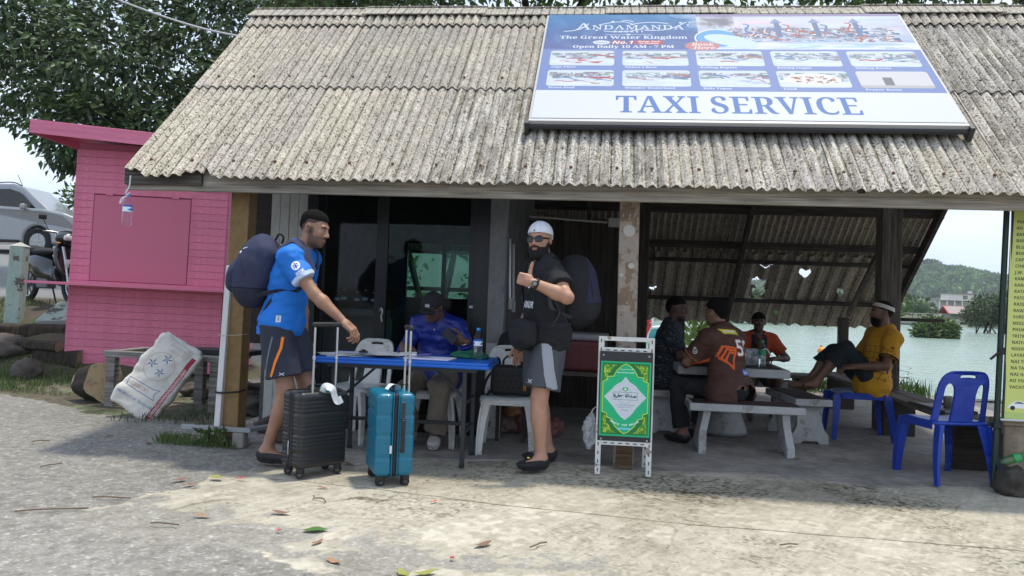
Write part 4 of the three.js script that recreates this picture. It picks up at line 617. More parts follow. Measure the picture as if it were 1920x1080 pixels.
  const stripe = (name, col, w, pts) => { const g = []; for (let i = 0; i < pts.length - 1; i++) { const [a, b] = [V(...pts[i]), V(...pts[i + 1])], m = a.clone().add(b).multiplyScalar(0.5), up = b.clone().sub(a); g.push(decal(J.legField, m, V(1, 0, 0), up, w, up.length() + 0.004, 4, 10)); } part(P, name, merge(g), mat(col, 0.8)); };
  const hx = J.p0.x - 0.1, py = J.p0.y; stripe('orange_stripe', [0.85, 0.24, 0.012], 0.017, [[hx, py - 0.345, -0.0], [hx, py - 0.25, 0.025], [hx, py - 0.15, 0.055], [hx, py - 0.075, 0.06]]); stripe('grey_stripe', [0.16, 0.17, 0.21], 0.012, [[hx, py - 0.345, -0.055], [hx, py - 0.2, -0.03], [hx, py - 0.075, -0.005]]);
  const mark = canvasTex(96, 64, (c) => { c.clearRect(0, 0, 96, 64); c.strokeStyle = '#d9dde2'; c.lineWidth = 9; c.beginPath(); c.moveTo(10, 8); c.quadraticCurveTo(48, 44, 86, 8); c.stroke(); c.beginPath(); c.moveTo(10, 56); c.quadraticCurveTo(48, 20, 86, 56); c.stroke(); });
  part(P, 'shorts_logo', decal(J.legField, V(hx, py - 0.325, 0.075), V(1, 0, 0), V(0, 1, 0), 0.042, 0.026, 5, 4), printMat(mark));
  shoes(J, mat([0.016, 0.016, 0.018], 0.7), { name: 'clog', top: 0.085, slant: 0.1, sole: 0.03, soleMat: mat([0.02, 0.02, 0.022], 0.8) });
  // hair: short fade, fuller on top
  const hair = mat([0.009, 0.008, 0.0075], 1, { bumpMap: rep(T.fine, 30, 30), bumpScale: 0.001, specularIntensity: 0.3 }), sk = J.H.skull;
  headPart(J, P, 'hair', cut((x, y, z) => sk(x, y, z) - 0.005 - 0.011 * sstep(0.04, 0.1, y) - 0.002 * pn(x * 130, y * 130, z * 130), hairline(0.062, 0.032, -0.012)), hair);
  headPart(J, P, 'faded_hair', cut(grow(sk, 0.0018), hairline(0.06, 0.005, -0.05), (x, y, z) => z - 0.02 - 0.6 * Math.max(0, y)), mat([0.07, 0.045, 0.035], 0.8), 0.0045);
  part(P, 'ring', new THREE.TorusGeometry(0.0098, 0.002, 6, 16).rotateX(Math.PI / 2).applyMatrix4(new THREE.Matrix4().makeTranslation(-0.0115, 0.113, 0.012)).applyMatrix4(J.hand.R), mat([0.9, 0.75, 0.4], 0.25, { metalness: 1 }));
  // his navy backpack, a thing of its own
  const B = thing('backpack', 'navy backpack with black base worn by the man in the blue shirt', 'backpack', [-2.24, 0.012, -5.53], 90 * RAD);
  const F = frame([0.0, 1, 0.27], [0.0, -0.27, 1]), c0 = V(-0.01, 1.345, -0.235);
  const sag = (f) => folds(f, 0.008, 9, 7, 9, 3);
  const main = sag(smin(0.06, ell(inF(c0, F, 0, 0.0, 0.0), [0.175, 0.27, 0.155], F), rbox(inF(c0, F, 0, -0.02, 0.055), [0.15, 0.225, 0.085], 0.07, F)));
  const bodyB = cut(main, plane(inF(c0, F, 0, -0.13, 0), F.y.clone().negate().addScaledVector(F.z, 0.25).normalize())), base = cut(grow(main, 0.002), plane(inF(c0, F, 0, -0.13, 0), F.y.clone().addScaledVector(F.z, -0.25).normalize()));
  const lo = c0.clone().subScalar(0.36), hi = c0.clone().addScalar(0.36); const b1 = part(B, 'bag_body', surface(bodyB, lo, hi, 0.0095), NAVY); part(B, 'bag_base', surface(base, lo, hi, 0.0095), NAVY2);
  const pocket = sag(smin(0.03, ell(inF(c0, F, 0, -0.06, -0.115), [0.125, 0.14, 0.075], F))); part(B, 'front_pocket', surface(pocket, lo, hi, 0.0095), NAVY);
  part(b1, 'zipper', decalLine(main, [inF(c0, F, -0.2, 0.14, -0.11), inF(c0, F, -0.2, 0.05, -0.05), inF(c0, F, -0.2, -0.03, 0.0)], V(1, 0, 0), 0.006), NAVY2);
  part(b1, 'printed_mark', decal(main, inF(c0, F, -0.16, 0.13, -0.10), V(0.8, -0.35, 0.6), F.y, 0.075, 0.08, 10, 10, 0.004), printMat(canvasTex(128, 128, (c) => { c.clearRect(0, 0, 128, 128); c.strokeStyle = '#e8ebef'; c.fillStyle = '#e8ebef'; c.lineWidth = 9; c.beginPath(); c.moveTo(30, 50); c.lineTo(100, 12); c.stroke(); c.beginPath(); c.arc(24, 92, 18, 0, 7); c.fill(); })));
  part(B, 'grab_handle', tube([inF(c0, F, 0, 0.25, 0.07), inF(c0, F, 0, 0.3, 0.085), inF(c0, F, 0, 0.29, 0.12), inF(c0, F, 0, 0.24, 0.125)], 0.008, 6), BLACKC);
  for (const k of ['R', 'L']) { const sg = k === 'L' ? 1 : -1, N = J.neck, sh = J['sh' + k]; const on = (p, d) => landOn(J.shirtRaw, p, d);
    const a = inF(c0, F, sg * 0.08, 0.16, 0.12), b = on(inF(N, J.Fc, sg * 0.1, 0.12, -0.02), J.Fc.y.clone().negate()), b2 = on(inF(N, J.Fc, sg * 0.115, 0.1, 0.12), V(0, -0.6, -1).normalize()), c = on(inF(N, J.Fc, sg * 0.13, -0.1, 0.3), J.Fc.z.clone().negate()), d = on(inF(N, J.Fc, sg * 0.2, -0.24, 0.2), V(-sg, 0, -0.8).normalize()), e = on(inF(N, J.Fc, sg * 0.32, -0.3, 0.02), V(-sg, 0, 0)), g = inF(c0, F, sg * 0.14, -0.16, 0.1);
    const nr = (t, p) => p.clone().sub(inF(N, J.Fc, 0, -0.15, 0)).normalize(); part(B, 'shoulder_strap', ribbon([a, b, b2, c], 0.062, 0.014, nr, 22), NAVY); part(B, 'strap_webbing', ribbon([c, d, e, g], 0.03, 0.006, nr, 22), NAVY2); part(B, 'hanging_strap', ribbon([e, on(inF(N, J.Fc, sg * 0.32, -0.42, -0.02), V(-sg, 0, 0)), on(inF(N, J.Fc, sg * 0.32, -0.58, -0.06), V(-sg, 0, 0))], 0.02, 0.004, [sg, 0, 0], 10), NAVY2); }
}
// thin raised line laid on a field
function decalLine(f, pts, dir, r) { const q = pts.map((p) => { const o = p.clone(); for (let i = 0; i < 40; i++) { const d = f(o.x, o.y, o.z); if (d < 0.001) break; o.addScaledVector(dir, d * 0.7); } return o; }); return tube(q, r, 5); }

// ------------------------------------------------------------------ man in black with a white cap, thumb up
{
  const s = { h: 1.79, skin: [0.44, 0.235, 0.155], pelvis: [0, 0.95, -0.02], up1: [0, 1, 0.03], up2: [0.03, 1, 0.1], fwd: [0.12, -0.05, 1], pfwd: [0.05, 0, 1], headFwd: [0.68, -0.02, 0.76], headUp: [-0.02, 1, 0.04], neckFwd: 0.02, girth: 1.14, arm: 1.1, leg: 1.04, broad: 1.03, neckR: 1.08,
    face: { wide: 1.08, stubble: (x, y, z) => (y < -0.055 && z > -0.02 && y > -0.13 && !(z > 0.06 && Math.abs(x) < 0.03 && y > -0.078 && y < -0.05) ? 0.9 : z > 0.065 && y < -0.046 && y > -0.058 && Math.abs(x) < 0.03 ? 0.9 : 0) },
    L: { wrist: [0.40, 1.33, 0.275], elbow: [0.9, -0.6, 0.1], ankle: [0.12, 0.085, 0.04], knee: [0.1, 0, 1], toe: [0.03, -0.05, 0.155], reach: 0.05, hand: { curl: 'fist', dir: [-0.42, 0.2, 0.6], palm: [-0.8, 0, -0.4], thumb: [[0.95, 0.25, 0.15], [1, 0.08, 0.0], [1, -0.02, -0.08]] } },
    R: { wrist: [-0.27, 0.87, 0.06], elbow: [-0.4, 0, -0.8], ankle: [-0.13, 0.085, -0.13], knee: [-0.1, 0, 1], toe: [-0.02, -0.05, 0.15], hand: { curl: 'rest', palm: [1, 0, 0.2] } } };
  const turn = -62 * RAD, pos = [-0.42, 0.012, -5.86], J = person('bearded man in white cap and sunglasses giving a thumbs-up', pos, turn, s), P = J.P;
  const black = cloth([0.0105, 0.011, 0.0135], 0.92); shirt(J, black, { name: 't_shirt', sleeve: 0.62, hem: 0.1, grow: 0.022, cell: 0.0095, fold: 0.008, seed: 6, neckUp: 0.05 });
  const tee = canvasTex(256, 256, (c) => { c.clearRect(0, 0, 256, 256); c.fillStyle = '#d8dadd'; c.beginPath(); c.ellipse(150, 50, 40, 44, 0.3, 0, 7); c.fill(); c.fillStyle = '#16181c'; c.beginPath(); c.ellipse(138, 54, 22, 26, 0.3, 0, 7); c.fill(); c.fillStyle = '#e9ebee'; c.font = 'bold 66px sans-serif'; c.fillText('AMUR', 26, 232); });
  part(P, 'shirt_print', decal(J.shirtField, inF(J.chest, J.Fc, 0.0, -0.03, 0), J.Fc.z.clone().negate(), J.Fc.y, 0.2, 0.26, 16, 16), printMat(tee));
  legwear(J, cloth([0.066, 0.072, 0.085], 0.85), { to: 0.84, waist: -0.03, wide: 0.112, grow: 0.022, cell: 0.0095, fold: 0.007, seed: 9 });
  { const side = V(-0.7, 0, 0.0); void side; const g = [], pt = [[0.2, 0.055, 0.09], [0.2, -0.1, 0.075], [0.2, -0.24, 0.06], [0.2, -0.365, 0.03]].map((q) => J.p0.clone().add(V(...q))); const wd = [0.05, 0.055, 0.06]; for (let i = 0; i < 3; i++) { const up = pt[i].clone().sub(pt[i + 1]); g.push(decal(J.legField, pt[i].clone().add(pt[i + 1]).multiplyScalar(0.5), V(-1, 0, -0.25), up, wd[i] + 0.02, up.length() + 0.004, 8, 12, 0.003)); } part(P, 'pale_side_panel', merge(g), cloth([0.33, 0.35, 0.39], 0.85)); }
  const mark = canvasTex(96, 64, (c) => { c.clearRect(0, 0, 96, 64); c.strokeStyle = '#e4e7ea'; c.lineWidth = 10; c.beginPath(); c.moveTo(10, 8); c.quadraticCurveTo(48, 44, 86, 8); c.stroke(); c.beginPath(); c.moveTo(10, 56); c.quadraticCurveTo(48, 20, 86, 56); c.stroke(); });
  part(P, 'shorts_logo', decal(J.legField, J.p0.clone().add(V(0.13, -0.31, 0.1)), V(-0.4, 0, -1), V(0, 1, 0), 0.05, 0.034, 6, 5, 0.003), printMat(mark));
  shoes(J, mat([0.014, 0.014, 0.016], 0.72), { name: 'clog', top: 0.088, slant: 0.12, sole: 0.03, soleMat: mat([0.018, 0.018, 0.02], 0.82) });
  { const t = J.anL.clone().add(V(0.01, -0.01, 0.1)); part(P, 'shoe_charm', new THREE.SphereGeometry(0.012, 8, 6).scale(1, 0.5, 1).translate(t.x, t.y + 0.022, t.z), mat([0.8, 0.65, 0.1], 0.5)); }
  const sk = J.H.skull, beardM = mat([0.0085, 0.007, 0.0065], 0.85, { bumpMap: rep(T.fine, 30, 30), bumpScale: 0.003 });
  // full beard
  const mouth = ell(V(0, -0.066, 0.092), [0.026, 0.014, 0.022]); headPart(J, P, 'beard', minus(cut(smin(0.02, (x, y, z) => sk(x, y, z) - 0.013 - 0.002 * pn(x * 90, y * 90, z * 90), ell(V(0, -0.108, 0.05), [0.056, 0.042, 0.05])), (x, y, z) => y + 0.02 + 0.036 * sstep(0.005, 0.045, z), (x, y, z) => 0.0 - z - 0.012 + Math.max(0, -0.07 - y) * 0.5), mouth), beardM);
  headPart(J, P, 'moustache', smin(0.006, cap(V(0, -0.051, 0.094), V(0.024, -0.056, 0.084), 0.006, 0.005), cap(V(0, -0.051, 0.094), V(-0.024, -0.056, 0.084), 0.006, 0.005), cap(V(0.024, -0.056, 0.084), V(0.034, -0.08, 0.07), 0.005, 0.007), cap(V(-0.024, -0.056, 0.084), V(-0.034, -0.08, 0.07), 0.005, 0.007)), beardM, 0.0035);
  // white cap worn backwards: crown, strap arch and small tag at the brow
  const crown = smin(0.02, ell(V(0, 0.045, -0.016), [0.088, 0.094, 0.107]), cap(V(0, 0.05, -0.1), V(0, 0.03, -0.13), 0.05, 0.045)), white = mat([0.72, 0.74, 0.8], 0.85, { bumpMap: rep(T.fine, 20, 20), bumpScale: 0.0006 });
  const capM = headPart(J, P, 'cap', cut(crown, (x, y, z) => 0.038 + (z > 0 ? 0.012 * sstep(0, 0.09, z) : z * 0.25) - y), white, 0.0048);
  const hm = headMatrix(J); part(capM, 'cap_tag', box(0.011, 0.011, 0.003, 0, 0.064, 0.091, 0.001).scale(J.S, J.S, J.S).applyMatrix4(hm), mat([0.1, 0.1, 0.12], 0.7));
  for (const a of [-0.5, 0.5, 1.57]) { const pts = []; for (let k = 0; k <= 8; k++) { const t = (k / 8) * 1.5; const d = V(Math.cos(t) * Math.sin(a === 1.57 ? 0 : a), Math.sin(t), Math.cos(t) * (a === 1.57 ? 1 : Math.cos(a))); const p = V(0, 0.045, -0.016).add(V(d.x * 0.0885, d.y * 0.0945, d.z * 0.1075)); if (p.y > 0.058) pts.push(p); } part(capM, 'cap_seam', tube(pts, 0.0012, 4).scale(J.S, J.S, J.S).applyMatrix4(hm), mat([0.55, 0.57, 0.62], 0.9)); }
  // sunglasses
  const sg = new THREE.Group(); sg.name = 'sunglasses'; P.add(sg); const lens = mat([0.006, 0.006, 0.008], 0.06), fr = mat([0.008, 0.008, 0.009], 0.3), toH = (g) => g.scale(J.S, J.S, J.S).applyMatrix4(hm);
  for (const x of [-1, 1]) { const sh = rrect(-0.025, -0.016, 0.05, 0.032, 0.011); part(sg, 'lens', toH(at(extrude(sh, 0.003, 0.001), x * 0.0315, -0.001, 0.088, 0, x * 0.22)), lens); const o = rrect(-0.029, -0.019, 0.058, 0.038, 0.013); o.holes.push(new THREE.Path(rrect(-0.0245, -0.0155, 0.049, 0.031, 0.01).getPoints())); part(sg, 'rim', toH(at(extrude(o, 0.005, 0.0012), x * 0.0315, -0.001, 0.087, 0, x * 0.22)), fr); part(sg, 'temple', toH(bar([x * 0.06, 0.008, 0.082], [x * 0.082, 0.006, -0.015], 0.005, 0.011)), fr); }
  part(sg, 'bridge', toH(bar([-0.008, 0.005, 0.093], [0.008, 0.005, 0.093], 0.005, 0.006)), fr);
  // wrist watch
  const w = J.wrL.clone(), fd = J.wrL.clone().sub(J.elL).normalize(), Hn = J.hand.L, hx = V(0, 0, 0), hy = V(0, 0, 0), hz = V(0, 0, 0); Hn.extractBasis(hx, hy, hz); const back = hz.clone().negate();
  const wp = w.clone().addScaledVector(fd, -0.03), wg = part(P, 'watch_strap', new THREE.TorusGeometry(0.033, 0.0085, 8, 24).scale(1, 1, 1.5).applyQuaternion(new THREE.Quaternion().setFromUnitVectors(V(0, 0, 1), fd)).translate(wp.x, wp.y, wp.z), M.rubber);
  const face = new THREE.CylinderGeometry(0.021, 0.022, 0.012, 20).applyQuaternion(new THREE.Quaternion().setFromUnitVectors(V(0, 1, 0), back)); const fp = wp.clone().addScaledVector(back, 0.036); part(wg, 'watch_case', face.translate(fp.x, fp.y, fp.z), M.black); const dial = new THREE.CylinderGeometry(0.014, 0.014, 0.002, 20).applyQuaternion(new THREE.Quaternion().setFromUnitVectors(V(0, 1, 0), back)), dp = fp.clone().addScaledVector(back, 0.0072); part(wg, 'watch_dial', dial.translate(dp.x, dp.y, dp.z), mat([0.22, 0.25, 0.24], 0.2));
  // large black backpack
  const B = thing('backpack', 'large black backpack with navy panel worn by the man in the white cap', 'backpack', pos, turn), F = frame([0, 1, 0.05], [0, -0.05, 1]), c0 = V(0, 1.295, -0.235);
  const main = folds(smin(0.07, ell(inF(c0, F, 0, -0.01, -0.01), [0.18, 0.27, 0.165], F), rbox(inF(c0, F, 0, -0.05, 0.04), [0.155, 0.21, 0.1], 0.08, F), ell(inF(c0, F, 0, -0.12, -0.03), [0.175, 0.14, 0.165], F)), 0.009, 8, 6, 8, 5), lo = c0.clone().subScalar(0.4), hi = c0.clone().addScalar(0.4);
  const navyCut = [plane(inF(c0, F, 0, -0.1, 0), F.y.clone().negate()), plane(inF(c0, F, 0, 0, -0.02), F.z.clone().addScaledVector(F.y, 0.2).normalize())];
  const bb = part(B, 'bag_body', surface(main, lo, hi, 0.0095), BLACKC); part(B, 'navy_panel', surface(cut(grow(main, 0.003), ...navyCut), lo, hi, 0.0095), cloth([0.022, 0.024, 0.058], 0.85));
  part(bb, 'zipper', decalLine(main, [inF(c0, F, 0.3, 0.22, -0.03), inF(c0, F, 0.3, 0.08, -0.05), inF(c0, F, 0.3, -0.08, -0.06), inF(c0, F, 0.3, -0.2, -0.06)], F.x.clone().negate(), 0.004), NAVY2); part(bb, 'side_pocket', surface(folds(ell(inF(c0, F, 0.15, -0.14, -0.02), [0.05, 0.1, 0.09], F), 0.006, 9, 9, 9, 2), lo, hi, 0.0095), BLACKC);
  part(bb, 'buckle', box(0.02, 0.035, 0.012, 0, 0, 0, 0.004).applyQuaternion(new THREE.Quaternion().setFromUnitVectors(V(0, 0, 1), F.x)).translate(...inF(c0, F, 0.178, -0.04, -0.08).toArray()), M.black);
  for (const k of ['L', 'R']) { const sgn = k === 'L' ? 1 : -1, N = J.neck, on = (p, d) => landOn(J.shirtRaw, p, d);
    const a = inF(c0, F, sgn * 0.08, 0.15, 0.12), b = on(inF(N, J.Fc, sgn * 0.1, 0.12, -0.02), J.Fc.y.clone().negate()), b2 = on(inF(N, J.Fc, sgn * 0.11, 0.1, 0.12), V(0, -0.6, -1).normalize()), c = on(inF(N, J.Fc, sgn * 0.13, -0.1, 0.3), J.Fc.z.clone().negate()), c2 = on(inF(N, J.Fc, sgn * 0.17, -0.2, 0.3), J.Fc.z.clone().negate()), d = on(inF(N, J.Fc, sgn * 0.3, -0.3, 0.1), V(-sgn, 0, -0.2).normalize()), g = inF(c0, F, sgn * 0.15, -0.2, 0.1);
    const nr = (t, p) => p.clone().sub(inF(N, J.Fc, 0, -0.15, 0)).normalize(); part(B, 'shoulder_strap', ribbon([a, b, b2, c, c2], 0.066, 0.016, nr, 24), BLACKC); part(B, 'strap_webbing', ribbon([c2, d, g], 0.028, 0.006, nr, 18), cloth([0.05, 0.05, 0.055], 0.8)); part(B, 'hanging_strap', ribbon([c2, on(inF(N, J.Fc, sgn * 0.2, -0.34, 0.3), J.Fc.z.clone().negate()), on(inF(N, J.Fc, sgn * 0.2, -0.44, 0.32), J.Fc.z.clone().negate())], 0.025, 0.004, J.Fc.z.toArray(), 10), cloth([0.04, 0.04, 0.045], 0.8)); }
  // black bag slung at the belly
  const W = thing('waist_bag', 'black waist bag worn at the front of the man in the white cap', 'bag', pos, turn), wc = V(0.02, 0.965, 0.19), wf = folds(smin(0.03, ell(wc.clone().add(V(0, -0.01, 0)), [0.165, 0.115, 0.055]), rbox(wc.clone().add(V(0, 0.01, -0.02)), [0.16, 0.085, 0.05], 0.035)), 0.006, 9, 9, 9, 8);
  part(W, 'pouch', surface(wf, wc.clone().subScalar(0.25), wc.clone().addScalar(0.25), 0.0085), BLACKC); part(W, 'pouch_pocket', surface(folds(ell(wc.clone().add(V(0.01, -0.02, 0.04)), [0.13, 0.065, 0.034]), 0.004, 9, 9, 9), wc.clone().subScalar(0.25), wc.clone().addScalar(0.25), 0.008), BLACKC);
  const wb = []; for (let k = 0; k <= 12; k++) { const a = (k / 12) * 2 * Math.PI, d = V(Math.sin(a), 0, Math.cos(a)), q = J.p0.clone().add(V(0, 0.085, 0)).addScaledVector(d, 0.4); for (let i = 0; i < 40; i++) { const e = J.shirtRaw(q.x, q.y, q.z); if (e < 0.006) break; q.addScaledVector(d, -e * 0.8); } wb.push(q); } part(W, 'waist_strap', ribbon(wb, 0.035, 0.005, (t, p) => p.clone().sub(J.p0).setY(0).normalize(), 40), BLACKC);
}
// ------------------------------------------------------------------ clerk at the desk
const darkHair = mat([0.009, 0.0085, 0.008], 1, { bumpMap: rep(T.fine, 30, 30), bumpScale: 0.001, specularIntensity: 0.3 });
{
  const s = { h: 1.7, skin: [0.155, 0.078, 0.05], pelvis: [0, 0.53, -0.16], up1: [0, 1, -0.02], up2: [0.02, 1, 0.3], fwd: [-0.05, -0.2, 1], headFwd: [-0.3, -0.95, 1], headUp: [-0.05, 1, 0.75], neckFwd: 0.05, girth: 1.16, arm: 0.92, broad: 1.0,
    R: { wrist: [-0.19, 0.8, 0.27], elbow: [-0.4, -0.9, -0.3], ankle: [-0.17, 0.09, -0.02], knee: [-0.2, 1, 1], toe: [-0.03, -0.05, 0.14], hand: { curl: 'pinch', dir: [0.35, -0.35, 0.8], palm: [0.5, -0.8, -0.2] } },
    L: { wrist: [0.27, 0.855, 0.17], elbow: [0.45, -0.9, -0.3], ankle: [0.07, 0.09, 0.18], knee: [0.15, 1, 1], toe: [0.02, -0.05, 0.15], hand: { curl: 'hold', dir: [-0.85, 0.15, 0.35], palm: [0.0, 0.3, -1], thumb: [[0.8, 0.6, 0.3], [0.4, 0.9, 0.3], [0.2, 0.95, 0.3]] } } };
  const pos = [-1.36, 0.012, -6.5], J = person('clerk in black cap and shiny blue long-sleeved shirt writing at the desk', pos, 0, s), P = J.P;
  const ornament = tileFbm(811, 20, 3), tex = dataTex(256, (u, v) => { const k = ornament(u, v), e = Math.abs(k - 0.5) < 0.022 ? 1 : 0; return [0.03 + e * 0.08, 0.13 + e * 0.14, 0.50 + e * 0.18]; });
  shirt(J, mat([1, 1, 1], 0.45, { map: rep(tex, 2.5, 2.5) }), { sleeve: 1.86, hem: 0.1, grow: 0.014, fold: 0.009, seed: 3, neckUp: 0.06 });
  const pr = canvasTex(512, 96, (c) => { c.clearRect(0, 0, 512, 96); c.fillStyle = '#dfe6f5'; c.font = 'bold 60px sans-serif'; c.fillText('GREEN PLANET', 20, 56); c.font = 'bold 22px sans-serif'; c.fillText('E X P E R I E N C E', 140, 86); });
  part(P, 'shirt_print', decal(J.shirtField, inF(J.chest, J.Fc, 0.02, -0.14, 0), J.Fc.z.clone().negate(), J.Fc.y, 0.34, 0.064, 18, 5), printMat(pr, 0.6)); part(P, 'button', new THREE.SphereGeometry(0.007, 8, 6).translate(...(() => { const q = inF(J.chest, J.Fc, 0, 0.11, 0.3); for (let i = 0; i < 40; i++) { const e = J.shirtField(q.x, q.y, q.z); if (e < 0.002) break; q.addScaledVector(J.Fc.z, -e * 0.8); } return q.toArray(); })()), M.white);
  legwear(J, cloth([0.20, 0.165, 0.13], 0.92), { name: 'trousers', to: 1.86, wide: 0.075, grow: 0.016, fold: 0.012, waist: 0.05, seed: 11 });
  shoes(J, mat([0.46, 0.44, 0.41], 0.8), { name: 'trainer', top: 0.12, sole: 0.028, soleMat: mat([0.7, 0.69, 0.66], 0.7) });
  const cap3 = ell(V(0, 0.045, -0.012), [0.087, 0.09, 0.104]), blk = mat([0.014, 0.014, 0.016], 0.85), cm = headPart(J, P, 'cap', cut(cap3, (x, y, z) => 0.032 - y), blk, 0.0048);
  const hm = headMatrix(J); part(cm, 'cap_brim', warp(extrude((() => { const q = new THREE.Shape(); q.moveTo(-0.075, 0); q.bezierCurveTo(-0.075, 0.1, 0.075, 0.1, 0.075, 0); q.bezierCurveTo(0.04, 0.022, -0.04, 0.022, -0.075, 0); return q; })(), 0.004, 0.0015).rotateX(Math.PI / 2), (v) => { v.y -= v.x * v.x * 3.2; }).translate(0, 0.036, 0.068).scale(J.S, J.S, J.S).applyMatrix4(hm), blk);
  const logo = canvasTex(128, 96, (c) => { c.clearRect(0, 0, 128, 96); c.fillStyle = '#eef0f2'; c.font = 'bold italic 74px serif'; c.fillText('Xk', 16, 70); });
  part(cm, 'cap_emblem', decal(cap3, V(0.0, 0.075, 0.06), V(0, -0.15, -1), V(0, 1, 0), 0.056, 0.04, 8, 6, 0.003).scale(J.S, J.S, J.S).applyMatrix4(hm), printMat(logo));
  part(cm, 'sunglasses_on_cap', tube([[-0.086, 0.05, 0.02], [-0.05, 0.056, 0.082], [0, 0.058, 0.097], [0.05, 0.056, 0.082], [0.086, 0.05, 0.02]], 0.006, 6).scale(J.S, J.S, J.S).applyMatrix4(hm), mat([0.03, 0.028, 0.025], 0.2));
  headPart(J, P, 'hair', cut(grow(J.H.skull, 0.006), (x, y, z) => z + 0.01, (x, y, z) => -0.05 - y, (x, y, z) => y - 0.05), darkHair);
  const ph = thing('smartphone', 'black smartphone held by the clerk in the cap', 'phone', pos, 0), hp = J.wrL.clone().add(V(-0.1, 0.04, 0.055)), g = box(0.078, 0.155, 0.009, 0, 0, 0, 0.004, 2); g.rotateX(-0.5); g.rotateZ(0.9); part(ph, 'phone_case', g.translate(hp.x, hp.y, hp.z), mat([0.012, 0.012, 0.014], 0.35)); const sc = box(0.07, 0.145, 0.002, 0, 0, -0.0055, 0.0005).rotateX(-0.5).rotateZ(0.9); part(ph, 'screen', sc.translate(hp.x, hp.y, hp.z), mat([0.01, 0.012, 0.02], 0.08));
  const wr = J.wrL.clone(), fd = wr.clone().sub(J.elL).normalize(); wr.addScaledVector(fd, -0.012); part(P, 'wristwatch', new THREE.TorusGeometry(0.031, 0.006, 8, 20).scale(1, 1, 1.6).applyQuaternion(new THREE.Quaternion().setFromUnitVectors(V(0, 0, 1), fd)).translate(wr.x, wr.y, wr.z), mat([0.6, 0.55, 0.45], 0.3, { metalness: 0.9 }));
  const pen = thing('pen', 'thin dark pen in the writing hand of the clerk', 'pen', pos, 0), pp = J.wrR.clone().add(V(0.05, -0.02, 0.11)); part(pen, 'barrel', rod([pp.x - 0.005, pp.y + 0.07, pp.z - 0.03], [pp.x + 0.01, pp.y - 0.015, pp.z + 0.01], 0.004), M.black); part(pen, 'nib', rod([pp.x + 0.01, pp.y - 0.015, pp.z + 0.01], [pp.x + 0.013, pp.y - 0.03, pp.z + 0.017], 0.0035, 0.001), M.steel);
}
